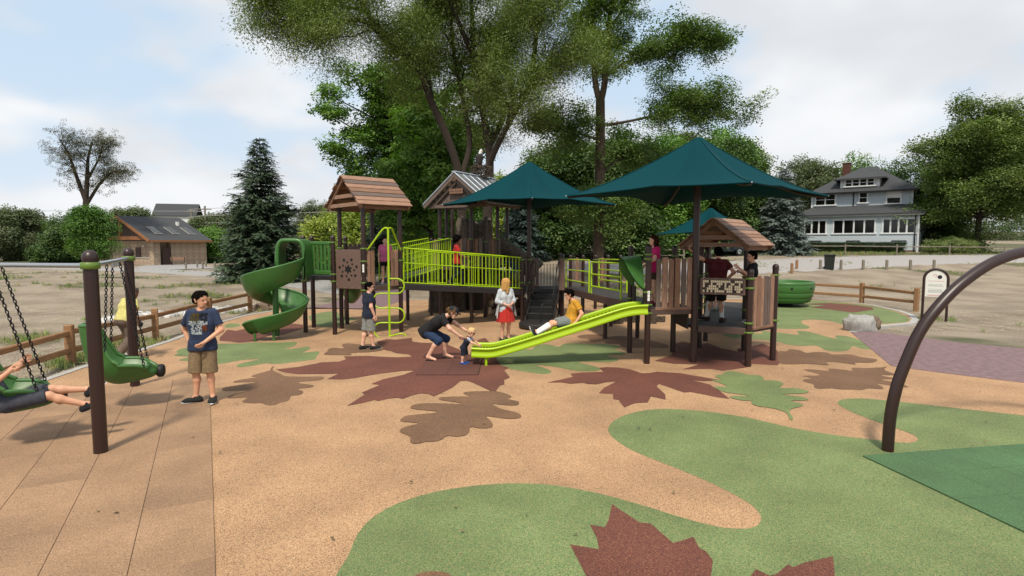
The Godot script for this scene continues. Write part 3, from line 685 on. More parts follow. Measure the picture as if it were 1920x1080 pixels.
func spruce(called: String, label: String, at: Vector3, h: float, r: float, cols: Array, seed_: int, dense := 1.0, base := 0.06) -> void:
	R.seed = seed_
	var t := thing(called, label, "tree", at)
	var tb := MB.new(); var bb := MB.new()
	tb.tube([Vector3(0, -0.2, 0), Vector3(0, h * 0.5, 0), Vector3(0, h, 0)], [h * 0.018, h * 0.01, 0.01], 8)
	var xf := []
	var y := h * base
	while y < h * 0.985:
		var u := y / h
		var ln := r * pow(1.0 - u, 0.8) * R.randf_range(0.82, 1.08) + 0.12
		var nb := int((5 + 7 * (1.0 - u)) * dense)
		for k in nb:
			var a := TAU * (k + R.randf() * 0.8) / nb
			var d := Vector3(cos(a), 0, sin(a))
			var l := ln * R.randf_range(0.7, 1.1)
			var rise := lerpf(-0.22, 0.5, pow(u, 1.5))
			var p0 := Vector3(0, y + R.randf_range(-0.1, 0.1) * h * 0.04, 0)
			var p1 := p0 + d * l * 0.55 + Vector3(0, rise * l * 0.55 - 0.05 * l, 0)
			var p2 := p0 + d * l + Vector3(0, rise * l + 0.04 * l, 0)
			bb.tube([p0, p1, p2], [0.02 + 0.012 * l, 0.02, 0.008], 4, false)
			var m := int(2 + l * 4.2)
			for s in m:
				var w := 0.22 + 0.78 * (s + R.randf() * 0.6) / m
				var o := p0.lerp(p1, w / 0.55) if w < 0.55 else p1.lerp(p2, (w - 0.55) / 0.45)
				var turn := -a + R.randf_range(-0.9, 0.9)
				var b := Basis(Vector3.UP, turn) * Basis(Vector3.BACK, R.randf_range(-0.5, 0.15)) * Basis(Vector3.RIGHT, R.randf_range(-0.5, 0.5))
				xf.append(Transform3D(b.scaled(Vector3.ONE * R.randf_range(0.5, 0.85) * clampf(0.5 + l * 0.3, 0.45, 1.05)), o))
		y += h * 0.021 + 0.05
	mi("trunk", tb.mesh(), M.bark2, t); mi("branches", bb.mesh(), M.bark2, t)
	put_leaves(t, xf, LEAF.spray, cols, LEAF.needle)
func G(x: float, z: float, lift := 0.0) -> Vector3:
	return Vector3(x, gh(x, z) + lift, z)
func make_trees() -> void:
	LEAF.broad = leaf_cluster(1, 46, 0.52, 0.12, 0.042, 0.12)
	LEAF.maple = leaf_cluster(2, 38, 0.52, 0.16, 0.07, 0.25)
	LEAF.fine = leaf_cluster(3, 84, 0.54, 0.088, 0.018, 0.45, 0.4)
	LEAF.far = leaf_cluster(4, 42, 0.62, 0.20, 0.08, 0.15, 0.3)
	LEAF.spray = spray(5)
	LEAF.mat = leaf_mat(0.8); LEAF.needle = leaf_mat(0.08)
	var olive := [Color(0.19, 0.25, 0.07), Color(0.16, 0.225, 0.055), Color(0.23, 0.28, 0.09), Color(0.13, 0.18, 0.045)]
	var old_olive := [Color(0.128, 0.165, 0.043), Color(0.104, 0.146, 0.037), Color(0.165, 0.189, 0.055), Color(0.085, 0.122, 0.034)]
	var green := [Color(0.105, 0.22, 0.04), Color(0.145, 0.27, 0.05), Color(0.085, 0.18, 0.035), Color(0.19, 0.32, 0.06)]
	var deep := [Color(0.06, 0.115, 0.03), Color(0.08, 0.145, 0.036), Color(0.045, 0.09, 0.025), Color(0.105, 0.17, 0.045)]
	var lime := [Color(0.293, 0.354, 0.061), Color(0.220, 0.305, 0.055), Color(0.366, 0.403, 0.085)]
	var grey := [Color(0.122, 0.152, 0.073), Color(0.159, 0.183, 0.098), Color(0.104, 0.134, 0.061)]
	# the old many-stemmed tree behind the treehouse (27 m away)
	var k := 27.0 / 1079.0
	var P := func(px: float, py: float, dz := 0.0) -> Vector3: return Vector3((px - 900.0) * k, (456.0 - py) * k + 2.6 - gh(-1.5, -27.0), dz)
	limb_tree("old_tree", "towering old tree with several leaning stems behind the treehouse", G(-1.5, -27.0), [
		[[Vector3(-0.35, -0.3, 0), P.call(866, 400), P.call(862, 330), P.call(840, 259, 0.3), P.call(814, 201, 0.5), P.call(798, 155, 0.8), P.call(766, 126, 1.0), P.call(733, 97, 1.3), P.call(707, 55, 1.5), P.call(691, 6, 1.6), P.call(672, -70, 1.8)], 0.225, 0.06, 30, 3.2],
		[[P.call(733, 97, 1.3), P.call(707, 78, 1.6), P.call(672, 84, 2.0), P.call(630, 92, 2.2), P.call(590, 84, 2.4), P.call(555, 60, 2.6)], 0.12, 0.03, 26, 2.2],
		[[P.call(766, 126, 1.0), P.call(700, 45, 0.2), P.call(640, 20, -0.4), P.call(580, 0, -0.8), P.call(545, -20, -1.0)], 0.11, 0.03, 22, 2.2],
		[[P.call(814, 201, 0.5), P.call(800, 120, -0.6), P.call(805, 60, -1.2), P.call(800, -40, -1.6)], 0.16, 0.06, 16, 2.6],
		[[Vector3(0.35, -0.3, -0.2), P.call(914, 420), P.call(918, 340), P.call(917, 275, -0.2), P.call(902, 194, -0.4), P.call(889, 113, -0.5), P.call(886, 32, -0.5), P.call(880, -80, -0.5)], 0.25, 0.08, 24, 3.0],
		[[P.call(889, 113, -0.5), P.call(868, 70, 0.4), P.call(845, 16, 1.0), P.call(830, -50, 1.2)], 0.13, 0.05, 14, 2.4],
		[[P.call(918, 310), P.call(930, 285, 0.3), P.call(954, 243, 0.7), P.call(986, 194, 1.0), P.call(1030, 143, 1.2), P.call(1081, 107, 1.3)], 0.17, 0.04, 28, 2.6],
		[[P.call(954, 243, 0.7), P.call(962, 190, 0.2), P.call(950, 120, -0.3), P.call(968, 50, -0.6), P.call(985, -40, -0.8)], 0.16, 0.06, 18, 2.6],
		[[P.call(986, 194, 1.0), P.call(1000, 120, 1.4), P.call(1005, 60, 1.6), P.call(1030, -20, 1.8)], 0.12, 0.05, 16, 2.4],
		[[P.call(862, 345, 0.1), P.call(880, 270, -0.6), P.call(868, 190, -1.0), P.call(850, 100, -1.2), P.call(842, 0, -1.4), P.call(835, -80, -1.5)], 0.15, 0.05, 22, 2.8],
		[[P.call(917, 275, -0.2), P.call(945, 205, -1.2), P.call(925, 110, -2.0), P.call(940, 20, -2.4)], 0.15, 0.05, 14, 2.6],
		], M.bark2, LEAF.fine, olive, {"seed": 11, "droop": 0.16, "twigs": 8, "leaves": 3, "spread": 0.26, "size": 0.95, "mat": LEAF.mat, "from": 0.42})
	# the straight forked tree to its right (30 m)
	var k2 := 30.0 / 1079.0
	var Q := func(px: float, py: float, dz := 0.0) -> Vector3: return Vector3((px - 1121.0) * k2, (456.0 - py) * k2 + 2.6 - gh(4.48, -30.0), dz)
	limb_tree("forked_tree", "tall straight tree with a forked trunk beside the shade canopies", G(4.48, -30.0), [
		[[Vector3(0, -0.3, 0), Q.call(1122, 480), Q.call(1122, 400), Q.call(1123, 300), Q.call(1122, 195)], 0.31, 0.24, 7, 2.6],
		[[Q.call(1122, 200), Q.call(1112, 160), Q.call(1107, 90, 0.2), Q.call(1100, 10, 0.3), Q.call(1096, -80, 0.3)], 0.17, 0.09, 22, 2.6],
		[[Q.call(1122, 200), Q.call(1130, 160), Q.call(1134, 90, -0.2), Q.call(1142, 10, -0.3), Q.call(1150, -80, -0.3)], 0.18, 0.1, 22, 2.6],
		[[Q.call(1138, 66), Q.call(1162, 30, 0.3), Q.call(1172, -20, 0.6), Q.call(1185, -70, 0.8)], 0.08, 0.03, 14, 1.9],
		[[Q.call(1132, 150), Q.call(1165, 130, 0.3), Q.call(1220, 118, 0.5), Q.call(1270, 100, 0.6), Q.call(1300, 92, 0.6)], 0.08, 0.02, 24, 2.2],
		[[Q.call(1128, 240), Q.call(1180, 235, 0.6), Q.call(1240, 222, 0.9), Q.call(1290, 206, 1.0), Q.call(1335, 212, 1.0)], 0.08, 0.02, 24, 2.2],
		[[Q.call(1120, 265), Q.call(1085, 258, 0.4), Q.call(1040, 240, 0.8), Q.call(1010, 245, 1.0)], 0.08, 0.02, 16, 1.9],
		[[Q.call(1125, 330), Q.call(1160, 300, -0.8), Q.call(1200, 290, -1.2), Q.call(1240, 300, -1.5)], 0.08, 0.02, 14, 1.9],
		[[Q.call(1121, 405), Q.call(1150, 395, 0.6), Q.call(1175, 400, 0.9)], 0.05, 0.02, 9, 1.1],
		[[Q.call(1121, 400), Q.call(1095, 392, 0.6), Q.call(1075, 398, 0.9)], 0.05, 0.02, 8, 1.1],
		], M.bark, LEAF.broad, [Color(0.12, 0.2, 0.048), Color(0.155, 0.235, 0.06), Color(0.09, 0.155, 0.036)], {"seed": 12, "droop": 0.1, "twigs": 7, "leaves": 3, "spread": 0.22, "size": 0.85, "mat": LEAF.mat, "from": 0.3})
	# leafy maples behind the wooden roof
	grown_tree("maple_tree", "bright green maple between the wooden roof and the treehouse", G(-4.6, -33.0), 1.6, Vector3(0, 5.6, 0), Vector3(3.4, 4.6, 3.0), 15, 0.26, M.bark2, LEAF.maple, green, {"seed": 21, "size": 0.95, "mat": LEAF.mat, "boughs": 11, "bough": 1.9, "droop": 0.15, "twigs": 6, "leaves": 2, "spread": 0.24, "from": 0.25})
	grown_tree("maple_tree", "wide airy maple whose branches reach left over the wooden roof", G(-6.2, -38.0), 3.0, Vector3(-0.6, 10.2, 0), Vector3(5.6, 5.0, 4.0), 17, 0.34, M.bark2, LEAF.maple, green, {"seed": 22, "size": 1.0, "mat": LEAF.mat, "boughs": 12, "bough": 2.4, "droop": 0.12, "twigs": 6, "leaves": 2, "spread": 0.26, "from": 0.35})
	# conifers
	spruce("spruce_tree", "dark green spruce standing left of the spiral slide", G(-16.4, -38.0, -0.1), 9.5, 3.15, [Color(0.04, 0.072, 0.036), Color(0.052, 0.088, 0.044), Color(0.07, 0.105, 0.055)], 31, 1.5)
	spruce("blue_spruce_tree", "blue grey spruce in front of the grey house", G(23.4, -50.0), 7.4, 2.5, [Color(0.12, 0.155, 0.135), Color(0.15, 0.185, 0.165), Color(0.09, 0.125, 0.105)], 32, 1.2)
	spruce("spruce_tree", "small dark spruce behind the wooden roofed tower", G(-10.2, -46.0), 6.2, 2.3, [Color(0.028, 0.055, 0.03), Color(0.04, 0.07, 0.04)], 33, 1.2)
	spruce("blue_spruce_tree", "small bluish spruce behind the middle canopy post", G(0.7, -44.0), 5.6, 2.0, [Color(0.07, 0.11, 0.095), Color(0.09, 0.13, 0.115)], 34, 1.2)
	# the sparse tree at the far left and its neighbours
	var k3 := 66.0 / 1079.0
	var S := func(px: float, py: float, dz := 0.0) -> Vector3: return Vector3((px - 165.0) * k3, (456.0 - py) * k3 + 2.6, dz)
	limb_tree("sparse_tree", "thin leaved grey tree standing against the sky at far left", G(-48.6, -66.0), [
		[[Vector3(0, -0.3, 0), S.call(166, 400), S.call(172, 340), S.call(176, 300), S.call(186, 270)], 0.4, 0.06, 14, 3.6],
		[[S.call(168, 380), S.call(152, 330), S.call(140, 290), S.call(125, 265)], 0.25, 0.05, 14, 3.4],
		[[S.call(168, 385), S.call(196, 345), S.call(220, 325), S.call(250, 322)], 0.2, 0.04, 14, 3.0],
		[[S.call(172, 340), S.call(196, 300), S.call(205, 275)], 0.15, 0.04, 9, 3.0],
		], M.bark2, LEAF.far, [Color(0.12, 0.11, 0.07), Color(0.09, 0.09, 0.06)], {"seed": 13, "droop": 0.08, "twigs": 8, "leaves": 2, "spread": 0.45, "size": 0.5, "mat": LEAF.mat})
	lobe_tree("young_tree", "bright green young tree in front of the restroom building", G(-29.8, -41.0), [[Vector3(0, 3.4, 0), Vector3(1.5, 1.5, 1.4)], [Vector3(0.3, 2.2, 0), Vector3(1.8, 0.9, 1.5)], [Vector3(-0.2, 4.6, 0), Vector3(0.9, 0.9, 0.9)]], 0.09, 900, LEAF.broad, [Color(0.09, 0.19, 0.03), Color(0.12, 0.23, 0.04), Color(0.07, 0.15, 0.03)], {"seed": 41, "size": 0.9, "mat": LEAF.mat, "bark": M.bark, "gap": -0.15})
	# background trees: x, z, height, radius, colours, label
	var wood_ := [
		[-55.0, -84.0, 8.0, 4.5, grey, "olive tree behind the restroom building roof"],
		[-47.0, -92.0, 7.5, 5.5, grey, "round olive tree right of the restroom roof"],
		[-60.0, -80.0, 7.0, 5.0, deep, "dark tree left of the restroom building"],
		[-74.0, -84.0, 8.0, 5.5, grey, "dull green tree at the far left edge"],
		[-50.0, -110.0, 10.5, 4.5, deep, "dark green tree behind the utility poles"],
		[-40.5, -78.0, 4.8, 3.2, green, "green bush tree at the right end of the restroom"],
		[-35.5, -80.0, 3.4, 2.6, green, "low green bush left of the dark spruce"],
		[-40.0, -120.0, 11.0, 6.0, grey, "far grey green tree behind the spruce"],
		[-24.0, -95.0, 10.5, 5.5, deep, "far dark tree right of the spruce"],
		[-17.5, -56.0, 5.8, 3.2, lime, "yellow green tree right of the spruce"],
		[-13.0, -50.0, 5.6, 2.6, lime, "yellow green tree behind the slide tower"],
		[-20.5, -62.0, 5.0, 2.8, lime, "low yellow green tree beside the spruce"],
		[-8.0, -62.0, 6.5, 3.2, lime, "pale yellow green tree behind the ramp"],
		[-1.5, -66.0, 9.0, 3.6, lime, "pale yellow tree glimpsed under the old tree"],
		[-4.5, -48.0, 6.5, 3.4, green, "green bushy tree behind the treehouse posts"],
		[3.5, -47.0, 10.2, 3.6, deep, "dark tree left of the forked trunk"],
		[4.0, -58.0, 11.0, 4.2, grey, "grey green tree above the middle canopy"],
		[8.4, -45.5, 10.9, 3.8, deep, "dark tree right of the forked trunk"],
		[8.0, -52.0, 10.5, 4.0, olive, "olive tree above the big canopy's left corner"],
		[12.5, -48.5, 10.2, 4.0, green, "dark tree under the big canopy"],
		[16.5, -51.0, 9.7, 4.0, deep, "dark tree behind the small wooden roof"],
		[20.5, -54.0, 11.0, 4.0, deep, "dark tree left of the blue spruce"],
		[18.5, -62.0, 12.8, 3.8, grey, "grey green tree above the canopy's right side"],
		[24.0, -66.0, 14.0, 4.4, green, "tall green tree left of the grey house"],
		[37.2, -74.0, 12.2, 4.5, grey, "olive tree behind the house's left roof"],
		[21.0, -60.0, 13.0, 4.2, green, "leafy tree above the right corner of the big canopy"],
		[27.5, -68.0, 12.6, 4.2, olive, "leafy olive tree just left of the house roof"],
		[44.0, -60.0, 6.5, 4.0, deep, "dark tree low behind the house's right end"],
		[14.5, -56.0, 12.0, 4.0, green, "tall leafy tree above the big canopy's apex"],
		[47.5, -80.0, 13.4, 5.0, green, "green tree behind the house ridge"],
		[52.0, -76.0, 12.6, 5.0, deep, "dark tree behind the house's right roof"],
	]
	for i in wood_.size():
		var a: Array = wood_[i]
		var h: float = a[2]; var r: float = a[3]
		R.seed = 400 + i
		var lobes := [[Vector3(0, h * 0.66, 0), Vector3(r * 0.72, h * 0.32, r * 0.72)]]
		for q in 6:
			if a[4] == deep or a[4] == green or q == 5:
				var al := R.randf() * TAU
				lobes.append([Vector3(cos(al) * r * 0.5, h * R.randf_range(0.1, 0.22), sin(al) * r * 0.4 + r * 0.2), Vector3(r * 0.55, h * 0.17, r * 0.5)])
			var an := R.randf() * TAU
			lobes.append([Vector3(cos(an) * r * 0.5, h * R.randf_range(0.3, 0.72), sin(an) * r * 0.5), Vector3(r * R.randf_range(0.42, 0.6), h * R.randf_range(0.16, 0.26), r * R.randf_range(0.42, 0.6))])
		lobe_tree("background_tree", a[5], G(a[0], a[1]), lobes, 0.02 * h + 0.05, int(800 + r * r * 62), LEAF.far, a[4], {"seed": 70 + i, "size": 0.8 + 0.004 * absf(a[1]), "mat": LEAF.mat, "bark": M.bark2, "gap": -0.14, "freq": 0.3, "low": 0.3, "group": "trees around the park"})
	grown_tree("big_tree", "massive rounded green tree at the right edge", G(42.3, -52.5), 1.3, Vector3(0.2, 7.0, 0), Vector3(5.8, 7.4, 5.0), 34, 0.5, M.bark2, LEAF.broad, [Color(0.16, 0.22, 0.055), Color(0.13, 0.19, 0.045), Color(0.19, 0.25, 0.07), Color(0.10, 0.155, 0.035)], {"seed": 45, "size": 1.45, "mat": LEAF.mat, "boughs": 13, "bough": 2.7, "droop": 0.22, "twigs": 6, "leaves": 2, "spread": 0.32, "from": 0.3})
	# far woods on the horizon
	var far := []
	R.seed = 99
	for i in 5200:
		var x := R.randf_range(-230, 230)
		var h := 5.0 + 4.0 * noise.get_noise_1d(x * 1.2) + 2.0 * noise.get_noise_1d(x * 7.0)
		far.append(Transform3D(rot(R.randf_range(1.4, 2.6)), Vector3(x, gh(x, -150) + R.randf_range(0.0, 1.0) * h, -150 + R.randf_range(-5, 5))))
	var o := Node3D.new()
	o.name = "far_woods"; add_child(o); tag(o, "distant band of woods along the horizon", "woods"); o.set_meta("kind", "stuff")
	put_leaves(o, far, LEAF.far, deep + grey, LEAF.mat, "foliage")
	# clipped hedge and flowering bush before the house
	lobe_tree("hydrangea_bush", "pale flowering bush right of the house hedge", G(36.6, -50.0), [[Vector3(0, 0.6, 0), Vector3(1.0, 0.7, 0.8)], [Vector3(1.6, 0.7, 0), Vector3(1.1, 0.8, 0.8)], [Vector3(3.0, 0.6, 0), Vector3(0.9, 0.7, 0.8)]], 0.0, 520, LEAF.broad, [Color(0.14, 0.2, 0.05), Color(0.42, 0.45, 0.22), Color(0.10, 0.16, 0.04)], {"seed": 47, "size": 0.5, "mat": LEAF.mat, "gap": -0.5, "low": 0.05, "category": "bush"})

# ---------- play equipment
var rods := {}
func rod(called: String, m: Material, parent: Node, a: Vector3, b: Vector3, r: float, seg := 7) -> MeshInstance3D:     # a shared straight bar
	var key := "%.2f %.3f %d" % [(b - a).length(), r, seg]
	if not rods.has(key):
		var q := MB.new()
		q.tube([Vector3.ZERO, Vector3(0, (b - a).length(), 0)], [r], seg)
		rods[key] = q.mesh()
	var y := (b - a).normalized()
	var x := y.cross(Vector3.BACK)
	if x.length() < 0.01: x = Vector3.RIGHT
	x = x.normalized()
	return mi(called, rods[key], m, parent, Transform3D(Basis(x, y, x.cross(y)), a))
func post(parent: Node, x: float, z: float, h: float, clamps: Array = [], r := 0.064, y0 := -0.05) -> void:
	var key := "post %.2f %.3f %.2f" % [h, r, y0]
	if not rods.has(key):
		var b := MB.new()
		b.lathe([Vector2(r, y0), Vector2(r, h - r * 0.9), Vector2(r * 1.1, h - r * 0.8), Vector2(r * 1.1, h - r * 0.3), Vector2(r * 0.95, h + r * 0.2), Vector2(r * 0.6, h + r * 0.62), Vector2(0.001, h + r * 0.78)], Vector3.ZERO, 18)
		rods[key] = b.mesh()
	var o := mi("post", rods[key], M.post, parent, Transform3D(Basis.IDENTITY, Vector3(x, 0, z)))
	if not rods.has("clamp"):
		var b := MB.new()
		b.lathe([Vector2(0.064, -0.02), Vector2(0.076, -0.02), Vector2(0.078, 0), Vector2(0.076, 0.02), Vector2(0.064, 0.02)], Vector3.ZERO, 16)
		b.box(Transform3D(Basis.IDENTITY, Vector3(0.085, 0, 0)), Vector3(0.03, 0.03, 0.03), 0.004)
		b.box(Transform3D(Basis.IDENTITY, Vector3(-0.085, 0, 0)), Vector3(0.03, 0.03, 0.03), 0.004)
		rods.clamp = b.mesh()
	for y in clamps: mi("clamp", rods.clamp, M.clamp, o, Transform3D(Basis.IDENTITY, Vector3(0, y, 0)))
func v3(p: Vector2, y: float) -> Vector3: return Vector3(p.x, y, p.y)
func planks(parent: Node, a: Vector2, b: Vector2, y0: float, y1: float, n: int, kinds: String, thick := 0.035) -> void:      # upright boards from a to b
	var d := (b - a).normalized()
	var w := (b - a).length() / n
	for i in n:
		var c := a + d * w * (i + 0.5)
		var h = y1 - y0 + [0.0, 0.03, -0.02, 0.015][i % 4]
		var m: Material = M["plank_%s%d" % [kinds[i % kinds.length()], i % 3]]
		var t := Transform3D(Basis(Vector3.UP, Vector3(d.y, 0, -d.x), Vector3(d.x, 0, d.y)), v3(c, y0 + h * 0.5))
		mi("plank", cb(Vector3(snappedf(h, 0.005), thick, snappedf(w * [0.72, 0.9, 0.78, 0.84][i % 4], 0.005)), 0.006), m, parent, t)
	beam("crosspiece", M.plank_c0, parent, v3(a, y0 + 0.03), v3(b, y0 + 0.03), 0.06, 0.06)
func gable_roof(parent: Node, c: Vector3, e: Vector2, half_len: float, half_w: float, rise: float, n: int, kinds: String) -> void:
	var x := Vector3(e.x, 0, e.y)
	var roof := Node3D.new()
	roof.name = "roof"; parent.add_child(roof, true)
	for s in [-1.0, 1.0]:
		var across: Vector3 = Vector3(-e.y, 0, e.x) * s
		var down := (across * half_w - Vector3(0, rise, 0)).normalized()
		var nrm := x.cross(down) * (1.0 if x.cross(down).y > 0 else -1.0)
		var slope := Vector2(half_w, rise).length()
		var w := slope / n
		for i in n:
			var tilt := 0.10
			var z := (down * cos(tilt) + nrm * sin(tilt)).normalized()
			var y := z.cross(x)
			if y.y < 0: y = -y
			var o = c + Vector3(0, rise, 0) + down * w * (i + 0.5) + nrm * 0.05 + x * [0.0, 0.015, -0.02, 0.01][i % 4]
			mi("plank", cb(Vector3(half_len * 2.0, 0.03, snappedf(w * 1.14, 0.005)), 0.006), M["plank_%s%d" % [kinds[i % kinds.length()], i % 3]], roof, Transform3D(Basis(x, y, x.cross(y)), o))
		for t in [-1.0, 1.0]:
			var end: Vector3 = c + x * (half_len - 0.1) * t
			beam("rafter", M.plank_c1, roof, end + Vector3(0, rise - 0.04, 0), end + across * half_w - Vector3(0, 0.03, 0), 0.06, 0.1)
			if s > 0:
				beam("tie_beam", M.plank_a2, roof, end + across * half_w * 0.82 + Vector3(0, 0.06, 0), end - across * half_w * 0.82 + Vector3(0, 0.06, 0), 0.04, 0.11)
				beam("tie_beam", M.plank_a1, roof, end + across * half_w * 0.55 + Vector3(0, rise * 0.36, 0), end - across * half_w * 0.55 + Vector3(0, rise * 0.36, 0), 0.04, 0.11)
		beam("eave_beam", M.plank_c2, roof, c + across * half_w * 0.88 - x * half_len * 0.9 - Vector3(0, 0.02, 0), c + across * half_w * 0.88 + x * half_len * 0.9 - Vector3(0, 0.02, 0), 0.05, 0.1)
func rail(parent: Node, a: Vector3, b: Vector3, h: float, m: Material, step := 0.13, mid := true) -> void:      # guard rail on a deck line from a to b
	var up := Vector3(0, h, 0); var lo := Vector3(0, 0.07, 0)
	rod("top_rail", m, parent, a + up, b + up, 0.024)
	rod("bottom_rail", m, parent, a + lo, b + lo, 0.018)
	if mid: rod("middle_rail", m, parent, a + up * 0.6, b + up * 0.6, 0.014)
	if step > 0:
		var n := int((b - a).length() / step)
		for i in n + 1:
			var p := a.lerp(b, float(i) / n)
			rod("baluster", m, parent, p + lo, p + Vector3(0, h, 0), 0.0115, 6)
	for p in [a, b]: rod("rail_post", m, parent, p, p + up, 0.022)
func deck(called: String, parent: Node, p: Array, y: float, thick := 0.07) -> void:
	mi(called, slab(flat_pts(p), y - thick, y), M.deck, parent)
func ramp(parent: Node, a: Vector2, b: Vector2, ya: float, yb: float, w: float) -> void:        # a sloping deck, near edge a to b, w to the far side
	var d := (b - a).normalized()
	var o := Vector2(d.y, -d.x) * w
	if o.y > 0: o = -o
	var q := [v3(a, ya), v3(b, yb), v3(b + o, yb), v3(a + o, ya)]
	var m := MB.new()
	var c: Vector3 = (q[0] + q[2]) * 0.5 - Vector3(0, 0.04, 0)
	var l := []
	for k in q: l.append(k - Vector3(0, 0.08, 0))
	m.quad(q[0], q[1], q[2], q[3], c); m.quad(l[0], l[1], l[2], l[3], c)
	for k in 4: m.quad(q[k], q[(k + 1) % 4], l[(k + 1) % 4], l[k], c)
	mi("ramp_deck", m.mesh(), M.deck, parent)
	for s in [[a, b, -0.02], [a + o, b + o, 0.02]]:
		var n = Vector3(o.x, 0, o.y).normalized() * s[2]
		beam("fascia", M.dark, parent, v3(s[0], ya - 0.06) + n, v3(s[1], yb - 0.06) + n, 0.03, 0.17)
func sticker(parent: Node, x: float, y: float, z: float) -> void:
	for k in 3: box("sticker", M.white, parent, Vector3(x, y - 0.075 * k, z), Vector3(0.05, 0.066, 0.012), 0.0, 0.002)

func make_left_tower() -> void:
	var T := [Vector2(-6.04, -16.70), Vector2(-6.13, -17.66), Vector2(-5.06, -16.30), Vector2(-5.20, -17.44), Vector2(-5.30, -18.37), Vector2(-4.10, -15.93), Vector2(-3.26, -16.80), Vector2(-4.41, -18.24)]
	var t := thing("play_tower", "wooden roofed play tower with flower hole panel beside the spiral slide", "play tower")
	for i in [0, 1, 2, 4]: post(t, T[i].x, T[i].y, 2.78, [2.62, 1.72, 1.52])
	for i in [3, 5, 6, 7]: post(t, T[i].x, T[i].y, 3.68, [2.45, 2.1, 1.5, 1.3])
	deck("deck", t, [T[2].x, T[2].y, T[5].x, T[5].y, T[6].x, T[6].y, T[7].x, T[7].y, T[4].x, T[4].y], 1.4)
	deck("slide_deck", t, [T[0].x, T[0].y, T[2].x, T[2].y, T[3].x, T[3].y, T[1].x, T[1].y], 1.66)
	beam("fascia", M.fascia, t, v3(T[5], 1.33) + Vector3(0.06, 0, 0), v3(T[6], 1.33) - Vector3(0.06, 0, 0), 0.05, 0.14)
	beam("fascia", M.dark, t, v3(T[0], 1.6), v3(T[2], 1.6), 0.05, 0.1)
	gable_roof(t, Vector3(-4.24, 3.62, -17.05), Vector2(0.75, -0.66).normalized(), 0.84, 1.1, 0.86, 7, "abacba")
	# flower panel between two front posts
	var d = (T[5] - T[2]).normalized()
	var c = (T[2] + T[5]) * 0.5
	var turn := -atan2(d.y, d.x)
	var pan := box("flower_panel", M.panel, t, v3(c, 1.87), Vector3(0.84, 1.1, 0.03), turn, 0.012)
	var disc := MB.new()
	disc.tube([Vector3(0, 0, 0.0), Vector3(0, 0, 0.006)], [1.0], 18)
	var dm := disc.mesh()
	for ring in [[0.0, 1, 0.085], [0.1, 6, 0.026], [0.2, 7, 0.03], [0.29, 7, 0.042]]:
		for k in ring[1]:
			var an: float = TAU * k / ring[1] + ring[0] * 4.0
			mi("hole", dm, M.black, pan, Transform3D(Basis.from_scale(Vector3(ring[2], ring[2], 1)), Vector3(cos(an) * ring[0], sin(an) * ring[0], 0.0125)))
	for k in 4: mi("bolt", dm, M.steel, pan, Transform3D(Basis.from_scale(Vector3(0.012, 0.012, 1)), Vector3(-0.36 + 0.24 * k, -0.51, 0.0125)))
	# boards beside the ladder opening
	d = (T[6] - T[5]).normalized()
	planks(t, T[5] + d * 0.09, T[5] + d * 0.34, 1.36, 2.38, 2, "ac")
	planks(t, T[6] - d * 0.34, T[6] - d * 0.08, 1.36, 2.38, 2, "ca")
	sticker(t, T[5].x, 1.98, T[5].y + 0.07)
	# green slatted barrier along the front of the slide deck
	var bar := Node3D.new()
	bar.name = "slat_barrier"; t.add_child(bar)
	d = (T[2] - T[0]).normalized()
	for k in 7:
		var p: Vector2 = T[0] + d * (0.10 + 0.135 * k)
		box("slat", M.slide, bar, v3(p, 2.17), Vector3(0.085, 0.88, 0.05), -atan2(d.y, d.x), 0.015)
	beam("barrier_rail", M.slide, bar, v3(T[0] + d * 0.04, 2.6), v3(T[2] - d * 0.07, 2.6), 0.075, 0.1, 0.02)
	beam("barrier_rail", M.slide, bar, v3(T[0] + d * 0.04, 1.76), v3(T[2] - d * 0.07, 1.76), 0.075, 0.12, 0.02)
	# back panel with a row of blocks
	box("back_panel", M.panel, t, Vector3(-4.85, 2.15, -18.35), Vector3(0.75, 0.72, 0.04), 0.1, 0.01)
	for k in 5: box("block", M.panel, t, Vector3(-5.13 + 0.14 * k, 2.55, -18.32), Vector3(0.08, 0.08, 0.06), 0.1, 0.008)
	# spiral slide
	var s := thing("spiral_slide", "green plastic spiral slide on the left end of the play tower", "slide")
	var ax := Vector3(-6.49, 0, -15.72)
	var rows := []; var under := []; var rim_in := []; var rim_out := []
	var n := 60
	for i in n + 1:
		var u := float(i) / n
		var ph := deg_to_rad(lerpf(84.0, -378.0, u))
		var y := lerpf(1.66, 0.25, pow(u, 0.97))
		var ctr := ax + Vector3(sin(ph), 0, cos(ph)) * 0.5
		var rad := Vector3(sin(ph), 0, cos(ph))
		var row := []; var lo := []
		for k in 13:
			var a := PI * k / 12.0
			var w := -cos(a)                      # -1 inner edge .. 1 outer edge
			var wall := lerpf(0.20, 0.14, u) if w < 0 else lerpf(0.50, 0.30, u)
			var h := pow(absf(w), 2.2) * wall
			var bank := w * 0.04
			row.append(ctr + rad * w * 0.34 + Vector3(0, y + h + bank, 0))
			lo.append(ctr + rad * w * 0.37 + Vector3(0, y + h + bank - 0.08 * (1.0 - pow(absf(w), 4.0)) - 0.004, 0))
		rows.append(row); under.append(lo); rim_in.append(row[0]); rim_out.append(row[12])
	var ch := MB.new()
	ch.grid(rows); ch.grid(under)
	var last: Array = rows[-1]
	var dirx: Vector3 = (rows[-1][6] - rows[-3][6]).normalized(); dirx.y = 0
	var ex := []
	for e in 5:
		var row := []
		for k in 13: row.append(last[k] + dirx * 0.085 * e - Vector3(0, [0, 0.01, 0.02, 0.03, 0.06][e] + (0.05 * e * 0.25 if k < 2 or k > 10 else 0.0), 0))
		ex.append(row)
	ch.grid(ex)
	mi("chute", ch.mesh(), M.slide, s)
